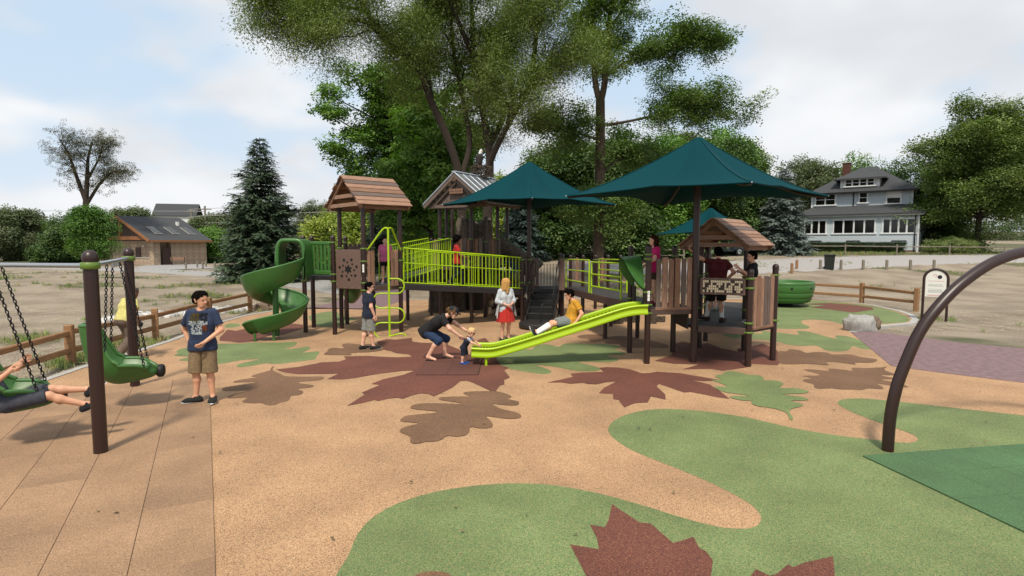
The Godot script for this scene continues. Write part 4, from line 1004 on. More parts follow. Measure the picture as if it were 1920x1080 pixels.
	var rm := MB.new()
	rm.tube(rim_in, [0.026], 7); rm.tube(rim_out, [0.03], 7)
	var lip := []
	for k in 13: lip.append(ex[4][k])
	rm.tube(lip, [0.03], 7)
	for e in [0, 12]:
		var q := []
		for r_ in ex: q.append(r_[e])
		rm.tube(q, [0.028], 7)
	mi("rim", rm.mesh(), M.slide, s)
	var col := MB.new()
	col.tube([ax + Vector3(0, 0.05, 0), ax + Vector3(0, 1.62, 0)], [0.085, 0.075], 14)
	mi("column", col.mesh(), M.slide, s)
	rod("foot", M.slide, s, Vector3(-6.82, -0.03, -15.12), Vector3(-6.82, 0.22, -15.12), 0.035)
	rod("foot", M.slide, s, Vector3(-6.36, -0.03, -15.22), Vector3(-6.36, 0.26, -15.22), 0.035)
	# entry hood: a boxy moulded arch facing the viewer; its side walls run down into the chute
	var hx := -6.14
	var hood := MB.new()
	for g in [0.0, 0.05]:
		var hr := []
		for j in 6:
			var u := j / 5.0
			var row := []
			for k in 25:
				var a := PI * k / 24.0
				var cx := -cos(a)
				var sq := Vector2(signf(cx) * pow(absf(cx), 0.4) * (0.43 - g - 0.02 * u), pow(sin(a), 0.4) * (1.0 - g))
				row.append(Vector3(hx + sq.x, 1.72 + sq.y - 0.07 * u * (1.0 - sq.y) - (0.02 if absf(sq.x) < 0.12 else 0.0), -16.62 + 0.62 * u))
			hr.append(row)
		hood.grid(hr)
	mi("hood", hood.mesh(), M.slide, s)
	var frame := []
	for k in 25:
		var a := PI * k / 24.0
		var cx := -cos(a)
		frame.append(Vector3(hx + signf(cx) * pow(absf(cx), 0.4) * 0.385, 1.58 + pow(sin(a), 0.4) * 1.10, -15.99))
	var eb := MB.new()
	eb.tube(frame, [0.062], 10)
	mi("hood_frame", eb.mesh(), M.slide, s)
	for sd in [-1.0, 1.0]:
		var side := MB.new()
		for g in [0.0, 0.04]:
			var sr := []
			for j in 9:
				var u := j / 8.0
				var x: float = hx + sd * (0.43 - g) + (0.10 * u if sd > 0 else 0.02 * u)
				var z := -16.05 + (0.5 if sd > 0 else 0.16) * u
				sr.append([Vector3(x, lerpf(2.60, 2.02, pow(u, 0.8)) if sd > 0 else lerpf(2.5, 1.95, u), z), Vector3(x + 0.02 * sd, 1.9, z), Vector3(x, 1.62, z), Vector3(x - 0.08 * sd, 1.54, z)])
			side.grid(sr)
		mi("hood_side", side.mesh(), M.slide, s)
	# second slide, curling down at the back
	var s2 := thing("curved_slide", "green curved slide seen between the posts behind the spiral slide", "slide")
	var r2 := []
	for i in 19:
		var u := i / 18.0
		var ph := lerpf(0.3, 2.2, u)
		var c2 := Vector3(-6.5 + 1.15 * sin(ph), 0, -19.0 + 0.75 * cos(ph) - 0.5 * u)
		var rad := Vector3(sin(ph), 0, cos(ph))
		var y := lerpf(1.62, 0.5, pow(u, 0.9))
		var row := []
		for k in 11:
			var w := -cos(PI * k / 10.0)
			row.append(c2 + rad * w * 0.34 + Vector3(0, y + pow(absf(w), 2.4) * 0.42, 0))
		r2.append(row)
	var b2 := MB.new()
	b2.grid(r2)
	for e in [0, 10]:
		var q := []
		for r_ in r2: q.append(r_[e])
		b2.tube(q, [0.03], 7)
	mi("chute", b2.mesh(), M.slide, s2)
	rod("foot", M.post, s2, Vector3(-5.72, -0.03, -19.62), Vector3(-5.72, 0.68, -19.62), 0.035)
	# loop ladder
	var l := thing("loop_ladder", "lime green pole ladder with looping rungs in front of the tower", "ladder")
	var px := Vector3(-3.42, 0, -15.95)
	rod("pole", M.lime, l, px - Vector3(0, 0.04, 0), px + Vector3(0, 3.02, 0), 0.03)
	var lp := []
	for k in 4:
		var y := 1.62 - 0.41 * k
		var sg := 1.0 if k % 2 == 0 else -1.0
		var q := [px + Vector3(0.03 * sg, y, 0.02), px + Vector3(0.2 * sg, y, 0.03)]
		for m in 7:
			var a := PI * m / 6.0
			q.append(px + Vector3((0.24 + sin(a) * 0.19) * sg, y - 0.205 + cos(a) * 0.205, 0.04))
		q.append(px + Vector3(0.03 * sg, y - 0.41, 0.02))
		pipe("loop", M.lime, l, smooth(q, 3), 0.021)
	pipe("grab_arm", M.lime, l, smooth([px + Vector3(0, 3.0, 0), px + Vector3(-0.13, 3.0, -0.02), px + Vector3(-0.36, 2.72, -0.05), px + Vector3(-0.60, 2.42, -0.1), px + Vector3(-0.68, 2.42, -0.2)], 4), 0.026)
	pipe("grab_arm", M.lime, l, smooth([px + Vector3(0, 3.0, 0), px + Vector3(0.06, 3.0, -0.2), px + Vector3(0.12, 2.7, -0.5), px + Vector3(0.2, 2.4, -0.72)], 4), 0.026)
	pipe("ground_loop", M.lime, l, smooth([px + Vector3(-0.02, 0.0, 0.02), px + Vector3(0.28, 0.08, 0.02), px + Vector3(0.42, 0.05, 0.0), px + Vector3(0.46, -0.03, 0.0)], 4), 0.021)

func make_ramps() -> void:
	var t := thing("access_ramp", "long ramp with lime green balusters from the tower to the stairs", "ramp")
	var a := Vector2(-3.18, -16.86); var b := Vector2(0.34, -19.0)
	ramp(t, a, b, 1.38, 1.04, 1.25)
	rail(t, v3(a, 1.38), v3(b, 1.04), 1.08, M.lime, 0.125)
	var d := (b - a).normalized(); var o := Vector2(d.y, -d.x) * 1.25
	rail(t, v3(a + o + d * 1.3, 1.27), v3(b + o, 1.04), 1.06, M.lime, 0.16)
	for u in [0.36, 0.62, 0.86]:
		var p := a.lerp(b, u) + o * 0.5
		rod("leg", M.post, t, v3(p, -0.04), v3(p, 1.0), 0.06)
	box("rail_plate", M.lime, t, v3(a.lerp(b, 0.47), 1.86), Vector3(0.14, 0.1, 0.02), -atan2(d.y, d.x))
	var t2 := thing("upper_ramp", "short ramp with lime green railings climbing to the treehouse", "ramp")
	var a2 := Vector2(-3.45, -18.35); var b2 := Vector2(-2.25, -21.1)
	ramp(t2, a2, b2, 1.4, 1.72, -0.0 + 0.95)
	rail(t2, v3(a2, 1.4), v3(b2, 1.72), 1.06, M.lime, 0.13)
	var d2 := (b2 - a2).normalized(); var o2 := Vector2(d2.y, -d2.x) * 0.95
	if o2.y > 0: o2 = -o2
	rail(t2, v3(a2 + o2, 1.4), v3(b2 + o2, 1.72), 1.06, M.lime, 0.13)
	for u in [0.3, 0.8]:
		var p := a2.lerp(b2, u) + o2 * 0.5
		rod("leg", M.post, t2, v3(p, -0.04), v3(p, 1.42 + 0.25 * u), 0.06)
	var t3 := thing("low_ramp", "ramp with three lime green rails between the stairs and the roller slide", "ramp")
	var a3 := Vector2(1.80, -19.45); var b3 := Vector2(2.72, -13.7)
	ramp(t3, a3, b3, 1.05, 1.18, 0.0)
	var d3 := (b3 - a3).normalized(); var o3 := Vector2(-d3.y, d3.x) * 1.15
	if o3.x < 0: o3 = -o3
	mi("ramp_deck", slab(PackedVector2Array([a3, b3, b3 + o3, a3 + o3]), 1.05, 1.12), M.deck, t3)
	beam("fascia", M.fascia, t3, v3(a3, 1.02) - Vector3(0.03, 0, 0), v3(b3, 1.12) - Vector3(0.03, 0, 0), 0.04, 0.2)
	for s in [Vector2.ZERO, o3]:
		for seg in [[0.02, 0.48], [0.52, 0.94]]:
			var p: Vector3 = v3(a3.lerp(b3, seg[0]) + s, 1.1); var q: Vector3 = v3(a3.lerp(b3, seg[1]) + s, 1.15)
			for h in [0.28, 0.62, 0.96]: rod("rail", M.lime, t3, p + Vector3(0, h, 0), q + Vector3(0, h, 0), 0.022)
			for e in [p, q]: rod("rail_post", M.lime, t3, e, e + Vector3(0, 0.97, 0), 0.024)
	for u in [0.3, 0.68]:
		for s in [0.1, 0.9]:
			var p: Vector2 = a3.lerp(b3, u) + o3 * s
			rod("leg", M.post, t3, v3(p, -0.04), v3(p, 1.06), 0.06)
	# stairs
	var st := thing("stairs", "dark steps with black handrails leading up between two brown panels", "stairs")
	for p in [Vector2(0.34, -19.0), Vector2(0.60, -19.12), Vector2(1.71, -19.5), Vector2(1.75, -20.9), Vector2(0.3, -20.7)]:
		if p.x != 0.60: post(st, p.x, p.y, 2.2, [2.06, 1.3])
	deck("deck", st, [0.34, -19.05, 1.71, -19.5, 1.75, -20.9, 0.3, -20.7], 1.05)
	var dir := Vector2(-0.36, 1.5).normalized(); var sd := Vector2(dir.y, -dir.x)
	var top := Vector2(1.15, -19.25)
	var turn := -atan2(-sd.y, -sd.x)
	for k in 5:
		var c := top + dir * (0.14 + 0.26 * k)
		box("tread", M.dark, st, v3(c, 1.0 - 0.185 * (k + 0.55)), Vector3(0.82, 0.035, 0.29), turn)
		box("riser", M.black, st, v3(c - dir * 0.13, 1.0 - 0.185 * (k + 0.1)), Vector3(0.82, 0.17, 0.015), turn, 0.002)
	for s in [-0.43, 0.43]:
		var p = top + sd * s
		beam("stringer", M.dark, st, v3(p, 0.95), v3(p + dir * 1.42, 0.02), 0.035, 0.22)
		box("side_panel", M.panel, st, v3(top + sd * s * 1.2 - dir * 0.02, 1.55), Vector3(0.2, 1.05, 0.03), turn, 0.015)
		pipe("handrail", M.black, st, smooth([v3(p - dir * 0.05, 1.55), v3(p, 2.0), v3(p + dir * 0.3, 1.86), v3(p + dir * 1.15, 1.05), v3(p + dir * 1.25, 0.9), v3(p + dir * 1.25, 0.02)], 4), 0.018)
		pipe("handrail", M.black, st, [v3(p, 1.55), v3(p + dir * 1.2, 0.66)], 0.014)
	var dk := MB.new()
	var fc := v3(top + dir * 1.75 + sd * 0.05, 0.0)
	dk.lathe([Vector2(0.001, 0.0), Vector2(0.55, 0.0), Vector2(0.58, 0.05), Vector2(0.58, 0.16), Vector2(0.55, 0.19), Vector2(0.001, 0.19)], fc, 28)
	mi("transfer_step", dk.mesh(), M.dark, st)
	pipe("grab_bar", M.black, st, smooth([fc + Vector3(0.1, 0.1, 0.1), fc + Vector3(0.1, 0.62, 0.1), fc + Vector3(0.2, 0.76, 0.0), fc + Vector3(0.45, 0.7, -0.1), fc + Vector3(0.62, 0.58, -0.2), fc + Vector3(0.62, 0.02, -0.2)], 4), 0.018)
	for k in 6: rod("baluster", M.black, st, Vector3(1.05 + 0.11 * k, 1.05, -20.8), Vector3(1.05 + 0.11 * k, 1.85, -20.8), 0.012)
	planks(st, Vector2(0.45, -20.72), Vector2(0.98, -20.78), 1.05, 2.05, 4, "bcb")
	for k in 6:
		var pc := Vector2(2.3 + 0.5 * k, -22.6 - 0.05 * k)
		post(st, pc.x, pc.y, 2.1, [1.95])
	for k in 3: planks(st, Vector2(2.36 + 1.0 * k, -22.6), Vector2(2.74 + 1.0 * k, -22.65), 1.1, 2.0, 3, "bc")

func rock(seed_: int, s: Vector3, rough := 0.22, seg := 14) -> ArrayMesh:
	var f := FastNoiseLite.new()
	f.seed = seed_; f.frequency = 0.9; f.fractal_octaves = 4
	var rows := []
	for i in seg + 1:
		var th := PI * i / seg
		var row := []
		for j in seg * 2:
			var ph := PI * j / seg
			var d := Vector3(sin(th) * cos(ph), cos(th), -sin(th) * sin(ph))
			var q := Vector3(signf(d.x) * pow(absf(d.x), 0.75), signf(d.y) * pow(absf(d.y), 0.75), signf(d.z) * pow(absf(d.z), 0.75))
			row.append(q * (1.0 + f.get_noise_3dv(d * 1.3) * rough * 2.0) * s)
		rows.append(row)
	var b := MB.new()
	b.grid(rows, true)
	return b.mesh()
func trunk_shell(r0: float, r1: float, h: float, seed_: int, ragged := 0.2) -> ArrayMesh:
	var f := FastNoiseLite.new()
	f.seed = seed_; f.frequency = 1.0
	var rows := []
	for i in 15:
		var u := i / 14.0
		var row := []
		for j in 40:
			var a := TAU * j / 40
			var d := Vector3(cos(a), 0, -sin(a))
			var r := lerpf(r0, r1, pow(u, 0.5)) * (1.0 + 0.16 * f.get_noise_3d(d.x * 2.2, u * 0.7, d.z * 2.2) + 0.07 * sin(a * 11.0 + f.get_noise_2d(a, u * 3.0) * 4.0))
			row.append(d * r + Vector3(0, u * (h + ragged * f.get_noise_2d(cos(a) * 3.0, sin(a) * 3.0)), 0))
		rows.append(row)
	var top := []
	for j in 40: top.append(Vector3(0, h * 0.97, 0) + (rows[14][j] - Vector3(0, rows[14][j].y, 0)) * 0.05)
	rows.append(top)
	var b := MB.new()
	b.grid(rows, true)
	return b.mesh()
func make_treehouse() -> void:
	var t := thing("treehouse", "metal roofed treehouse cabin with a name board on its gable", "treehouse")
	var P := [Vector2(-2.57, -20.6), Vector2(-2.45, -21.7), Vector2(-2.35, -22.8), Vector2(-1.41, -20.0), Vector2(-0.51, -20.5), Vector2(-0.18, -22.0)]
	for p in P: post(t, p.x, p.y, 4.02, [2.75, 1.95])
	post(t, -3.0, -21.5, 2.75, [2.6]); post(t, -0.95, -20.2, 2.8, [2.65, 1.9])
	deck("deck", t, [-3.0, -21.5, -2.57, -20.6, -1.41, -20.0, -0.51, -20.5, -0.18, -22.0, -2.35, -22.8], 1.78)
	planks(t, Vector2(-1.85, -20.2), Vector2(-1.02, -19.95), 1.8, 2.75, 6, "abcacb")
	planks(t, Vector2(-0.85, -20.28), Vector2(-0.4, -20.55), 1.8, 2.72, 4, "bcb")
	planks(t, Vector2(-2.95, -21.4), Vector2(-2.5, -20.72), 1.8, 2.72, 5, "bcb")
	beam("fascia", M.fascia, t, Vector3(-2.5, 1.72, -20.52), Vector3(-0.55, 1.72, -20.0), 0.05, 0.14)
	# roof: two tin slopes with seams over a dark boarded gable
	var e := Vector2(0.5, -0.866); var ac := Vector2(0.866, 0.5)
	var front := Vector2(-1.89, -20.0)
	var roof := Node3D.new()
	roof.name = "roof"; t.add_child(roof)
	for s in [-1.0, 1.0]:
		for k in 6:
			var p0: Vector2 = front + e * (-0.18 + 0.44 * k); var p1: Vector2 = p0 + e * 0.435
			var q: Vector2 = ac * 1.36 * s
			var b := MB.new()
			var A := v3(p0, 5.0); var B := v3(p1, 5.0); var C := v3(p1 + q, 3.93); var D := v3(p0 + q, 3.93)
			var off := Vector3(0, 0.03, 0)
			var c := (A + C) * 0.5 + off * 0.5
			b.quad(A, B, C, D, c); b.quad(A + off, B + off, C + off, D + off, c)
			b.quad(A, D, D + off, A + off, c); b.quad(B, C, C + off, B + off, c); b.quad(C, D, D + off, C + off, c)
			mi("tin_sheet", b.mesh(), M.tin, roof)
			beam("seam", M.tin, roof, A + off, D + off, 0.025, 0.03, 0.004)
		beam("bargeboard", M.plank_b1, roof, v3(front - e * 0.14, 4.93), v3(front - e * 0.14 + ac * 1.34 * s, 3.86), 0.05, 0.14)
		beam("bargeboard", M.plank_b2, roof, v3(front - e * 0.02, 4.72), v3(front - e * 0.02 + ac * 1.1 * s, 3.84), 0.05, 0.1)
		beam("eave_beam", M.plank_b0, roof, v3(front + ac * 1.15 * s, 3.92), v3(front + e * 2.3 + ac * 1.15 * s, 3.92), 0.08, 0.12)
	beam("ridge_cap", M.tin, roof, v3(front - e * 0.2, 5.04), v3(front + e * 2.5, 5.04), 0.16, 0.035)
	beam("tie_beam", M.plank_b1, roof, v3(front - ac * 1.2, 3.88), v3(front + ac * 1.2, 3.88), 0.06, 0.12)
	for k in 11:
		var x := -1.0 + 0.2 * k
		var h := 0.98 * (1.0 - absf(x) / 1.2)
		if h > 0.08: box("gable_board", M.plank_b2, roof, v3(front + e * 0.06 + ac * x, 3.92 + h * 0.5), Vector3(0.19, h, 0.025), -PI / 6.0, 0.004)
	var sign_ := box("name_board", M.plank_c2, t, v3(front - e * 0.06, 4.38) , Vector3(0.56, 0.17, 0.03), -PI / 6.0)
	var lt := MB.new()
	for k in 11:
		if k == 4: continue
		lt.box(Transform3D(Basis.IDENTITY, Vector3(-0.22 + 0.044 * k, 0.0 + (0.012 if k in [0, 5] else 0.0), 0.017)), Vector3(0.016, 0.075 if k in [0, 5] else 0.05, 0.006))
	mi("lettering", lt.mesh(), M.dark, sign_)
	# nest and eagle on the ridge
	var nc := v3(front + e * 1.55, 5.06)
	R.seed = 77
	var nb := MB.new()
	for k in 240:
		var a := R.randf() * TAU
		var r := R.randf_range(0.12, 0.42)
		var p := nc + Vector3(cos(a) * r, R.randf_range(-0.12, 0.36) + 0.1 * r, sin(a) * r)
		var d := Vector3(cos(a) * 0.7 + R.randfn(0, 0.5), R.randfn(0.15, 0.45), sin(a) * 0.7 + R.randfn(0, 0.5)).normalized() * R.randf_range(0.12, 0.24)
		nb.tube([p - d * 0.5, p + d * 0.6], [0.016, 0.007], 5)
	var nest := mi("stick_nest", nb.mesh(), M.bark)
	tag(nest, "big nest of sticks on the ridge of the metal roof", "nest")
	var ea := thing("eagle_statue", "bald eagle statue with white head perched on the nest", "statue", nc + Vector3(-0.08, 0.36, 0.05), 0.3)
	var bd := MB.new()
	blob(bd, [[Vector3(0, 0.12, 0), Vector3(0.02, 0.32, 0.02), 0.10, 0.115], [Vector3(0.02, 0.34, 0.02), Vector3(0.04, 0.44, 0.05), 0.09, 0.06], [Vector3(-0.02, 0.16, -0.05), Vector3(-0.06, -0.12, -0.13), 0.07, 0.04], [Vector3(0.11, 0.3, 0), Vector3(0.07, -0.02, -0.08), 0.05, 0.025], [Vector3(-0.09, 0.3, 0), Vector3(-0.09, -0.02, -0.08), 0.05, 0.025]], 0.016, 0.04)
	mi("body", bd.mesh(), plain(Color(0.17, 0.14, 0.12), 0.8), ea)
	var hd := MB.new()
	blob(hd, [[Vector3(0.03, 0.42, 0.04), Vector3(0.05, 0.52, 0.06), 0.07, 0.06]], 0.012, 0.02)
	mi("head", hd.mesh(), M.white, ea)
	var bk := MB.new()
	bk.tube([Vector3(0.06, 0.51, 0.11), Vector3(0.065, 0.505, 0.15), Vector3(0.068, 0.475, 0.17)], [0.022, 0.016, 0.004], 7)
	mi("beak", bk.mesh(), plain(Color(0.75, 0.55, 0.12), 0.5), ea)
	for x in [-0.05, 0.06]: rod("foot", bk_mat(), ea, Vector3(x, 0.05, 0.02), Vector3(x, -0.1, 0.04), 0.02)
	# artificial trunks and stones under the cabin
	var tr := mi("hollow_trunk", trunk_shell(0.9, 0.72, 3.5, 5, 0.5), M.stump, self, Transform3D(Basis.IDENTITY, Vector3(-1.5, -0.05, -23.3)))
	tag(tr, "huge hollow artificial tree trunk rising inside the treehouse", "trunk")
	var fl := mi("fallen_trunk", trunk_shell(0.42, 0.36, 2.0, 6, 0.1), M.stump, self, Transform3D(Basis(Vector3(0.3, 0, 1).normalized(), -0.95), Vector3(-0.7, 2.4, -21.6)))
	fl.transform = Transform3D(Basis(Vector3(0, 0, 1), -2.1), Vector3(-0.75, 2.55, -21.7))
	tag(fl, "slanting artificial trunk leaning from the treehouse towards the stairs", "trunk")
	var lg := thing("log_hut", "dark hut of artificial logs under the ramp with a sawn log end", "hut")
	mi("stump", trunk_shell(0.48, 0.42, 1.3, 8, 0.05), M.stump, lg, Transform3D(Basis.IDENTITY, Vector3(-2.7, -0.05, -21.75)))
	mi("stump", trunk_shell(0.36, 0.32, 1.45, 9, 0.05), M.stump, lg, Transform3D(Basis.IDENTITY, Vector3(-2.15, -0.05, -22.1)))
	mi("stump", trunk_shell(0.34, 0.32, 1.5, 10, 0.05), M.stump, lg, Transform3D(Basis.IDENTITY, Vector3(-1.25, -0.05, -22.6)))
	box("back_wall", M.bark2, lg, Vector3(-1.6, 0.75, -23.0), Vector3(2.6, 1.5, 0.1))
	var lb := MB.new()
	lb.tube([Vector3(-2.75, 1.02, -22.0), Vector3(-2.82, 1.08, -21.1)], [0.17, 0.16], 16, false)
	var br := mi("log_branch", lb.mesh(), M.stump, lg)
	var le := MB.new()
	le.tube([Vector3(-2.818, 1.078, -21.13), Vector3(-2.8205, 1.08, -21.09)], [0.145, 0.14], 16)
	mi("sawn_end", le.mesh(), M.cut, br)
	for k in 5: box("log_plank", M.bark2, lg, Vector3(-1.75 + 0.26 * k, 0.72, -22.7 + 0.05 * (k % 2)), Vector3(0.23, 1.45, 0.12))
	var sw := thing("stone_wall", "low wall of rounded boulders beside the dark stairs", "stone wall")
	var rk := [rock(1, Vector3.ONE * 0.5), rock(2, Vector3.ONE * 0.5), rock(3, Vector3.ONE * 0.5), rock(4, Vector3.ONE * 0.5)]
	R.seed = 61
	for j in 5:
		var x := -0.95 + 0.12 * (j % 2)
		while x < 0.3 - 0.05 * j:
			var w := R.randf_range(0.26, 0.42)
			mi("stone", rk[R.randi() % 4], M.stone_b, sw, Transform3D(Basis(Vector3.UP, R.randf() * 0.6 + PI * (R.randi() % 2)).scaled(Vector3(w, 0.36, 0.42)), Vector3(x + w * 0.5, 0.14 + 0.31 * j, -20.75 + 0.05 * j)))
			x += w * 0.95
	for a in [[3.43, -18.6, 0.36, 0.20], [4.03, -18.9, 0.40, 0.19], [4.54, -18.6, 0.36, 0.17], [4.9, -19.0, 0.22, 0.19], [3.72, -19.1, 0.2, 0.16]]:
		var s := thing("log_stump", ["round log stump left of the roller slide post", "tall log stump second from the left behind the slide", "log stump behind the slide's top post", "low squat log stump at the right of the row", "lowest small log stump between two taller ones"][int(used.get("log_stump", -1)) + 1], "stump", Vector3(a[0], -0.02, a[1]), 0.0, "log stumps behind the slide")
		mi("bark", trunk_shell(a[3], a[3] * 0.95, a[2], int(a[0] * 100), 0.0), M.stump, s)
		var tp := MB.new()
		tp.tube([Vector3(0, a[2] - 0.015, 0), Vector3(0, a[2] + 0.008, 0)], [a[3] * 0.9], 18)
		mi("cut_face", tp.mesh(), M.cut, s)
func bk_mat() -> Material: return M.plank_a0

func make_roller_slide() -> void:
	var t := thing("roller_slide", "lime green roller slide with black rollers running down to the left", "slide")
	var prof := []
	for p in [Vector2(-0.86, 0.30), Vector2(-0.45, 0.29), Vector2(-0.1, 0.37), Vector2(0.4, 0.52), Vector2(1.0, 0.715), Vector2(1.7, 0.94), Vector2(2.3, 1.135), Vector2(2.62, 1.20), Vector2(2.86, 1.21)]: prof.append(Vector3(p.x, p.y, 0))
	prof = smooth(prof, 6)
	for z in [-12.06, -12.68]:
		var rows := []
		for p in prof:
			var sg := 1.0 if z > -12.3 else -1.0
			var row := []
			for k in [Vector2(-0.045, -0.10), Vector2(-0.02, -0.1), Vector2(-0.02, 0.02), Vector2(-0.03, 0.075), Vector2(-0.01, 0.10), Vector2(0.03, 0.105), Vector2(0.05, 0.085), Vector2(0.05, 0.06), Vector2(0.02, 0.05), Vector2(0.015, -0.02), Vector2(0.04, -0.05), Vector2(0.045, -0.1), Vector2(0.02, -0.115)]:
				row.append(p + Vector3(0, k.y, z + k.x * sg))
			rows.append(row)
		var b := MB.new()
		b.grid(rows, true)
		for e in [0, rows.size() - 1]:
			for j in range(1, rows[e].size() - 1): b.tri(rows[e][0], rows[e][j], rows[e][j + 1])
		mi("side_rail", b.mesh(), M.lime, t)
	var n := 58
	for i in n:
		var u := (i + 0.5) / n * (prof.size() - 1)
		var k := int(u)
		var p: Vector3 = (prof[k] as Vector3).lerp(prof[mini(k + 1, prof.size() - 1)], u - k)
		rod("roller", M.black, t, p + Vector3(0, 0.0, -12.09), p + Vector3(0, 0.0, -12.65), 0.022, 8)
	beam("tray", M.dark, t, Vector3(0.0, 0.30, -12.37), Vector3(2.7, 1.13, -12.37), 0.56, 0.02)
	rod("support_post", M.lime, t, Vector3(-0.55, -0.03, -12.08), Vector3(-0.55, 0.22, -12.08), 0.03)
	rod("support_post", M.lime, t, Vector3(-0.55, -0.03, -12.66), Vector3(-0.55, 0.22, -12.66), 0.03)
	# moulded hood over the top
	var hood := MB.new()
	for off in [0.0, 0.035]:
		var rows := []
		for j in 7:
			var s := j / 6.0
			var row := []
			for k in 15:
				var w := -1.0 + 2.0 * k / 14.0
				var y = 2.33 - 0.04 * s - pow(absf(w), 2.2) * lerpf(0.72, 0.26, pow(s, 1.3)) - off
				row.append(Vector3(2.86 - 0.46 * s + 0.1 * s * absf(w), y, -12.93 + w * (0.56 - off)))
			rows.append(row)
		hood.grid(rows)
	mi("hood", hood.mesh(), M.slide, t)

func canopy(label: String, at: Vector3, top: float, low: float, rc: float, turn := 0.0) -> void:
	var t := thing("shade_umbrella", label, "shade canopy", at, turn, "teal shade canopies")
	var b := MB.new()
	for off in [0.0, 0.02]:
		var rows := []
		for i in 15:
			var s := i / 14.0
			var row := []
			for j in 80:
				var a := TAU * j / 80
				var f := fposmod(a, PI / 2) / (PI / 2)            # 0 at a corner, 0.5 at the middle of an edge
				var m := 1.0 - absf(f - 0.5) * 2.0
				var edge := rc * 0.7071 / cos((f - 0.5) * PI / 2) * (1.0 - 0.13 * sin(m * PI / 2))
				var y := low + (top - low) * (0.72 * pow(1.0 - s, 1.5) + 0.28 * (1.0 - s)) + 0.10 * m * s * s - 0.13 * m * sin(s * PI) 
				var r := lerpf(0.13, edge, s)
				row.append(Vector3(cos(a) * r, y - off, -sin(a) * r))
			rows.append(row)
		b.grid(rows, true)
	b.lathe([Vector2(0.001, top + 0.055), Vector2(0.07, top + 0.05), Vector2(0.13, top + 0.015), Vector2(0.135, top - 0.03)], Vector3.ZERO, 20)
	mi("canopy", b.mesh(), M.teal, t)
	post(t, 0, 0, top - 0.12, [], 0.072)
	for k in 4:
		var a := PI / 2 * k
		var d := Vector3(cos(a), 0, -sin(a))
		var arm := MB.new()
		arm.tube(smooth([Vector3(0, top - 0.25, 0) + d * 0.06, Vector3(0, lerpf(top, low, 0.62), 0) + d * rc * 0.38, Vector3(0, low + 0.06, 0) + d * rc * 0.75, Vector3(0, low - 0.035, 0) + d * (rc - 0.03)], 5), [0.03], 8)
		mi("arm", arm.mesh(), M.dark, t)
		rod("cable_tip", M.steel, t, Vector3(0, low - 0.02, 0) + d * (rc - 0.16), Vector3(0, low - 0.01, 0) + d * (rc + 0.02), 0.014)
		var sm := MB.new()
		var ridge := []
		for i in 15:
			var q := i / 14.0
			ridge.append(d * lerpf(0.13, rc, q) + Vector3(0, low + (top - low) * (0.72 * pow(1.0 - q, 1.5) + 0.28 * (1.0 - q)) + 0.004, 0))
		sm.tube(ridge, [0.011], 6)
		mi("seam", sm.mesh(), M.teal, t)
		var hem := MB.new()
		var pts := []
		for j in 21:
			var f := j / 20.0
			var aa := a + f * PI / 2
			var m := 1.0 - absf(f - 0.5) * 2.0
			var r := rc * 0.7071 / cos((f - 0.5) * PI / 2) * (1.0 - 0.13 * sin(m * PI / 2))
			pts.append(Vector3(cos(aa) * r, low + 0.10 * m - 0.012, -sin(aa) * r))
		hem.tube(pts, [0.016], 6)
		mi("hem", hem.mesh(), M.teal, t)

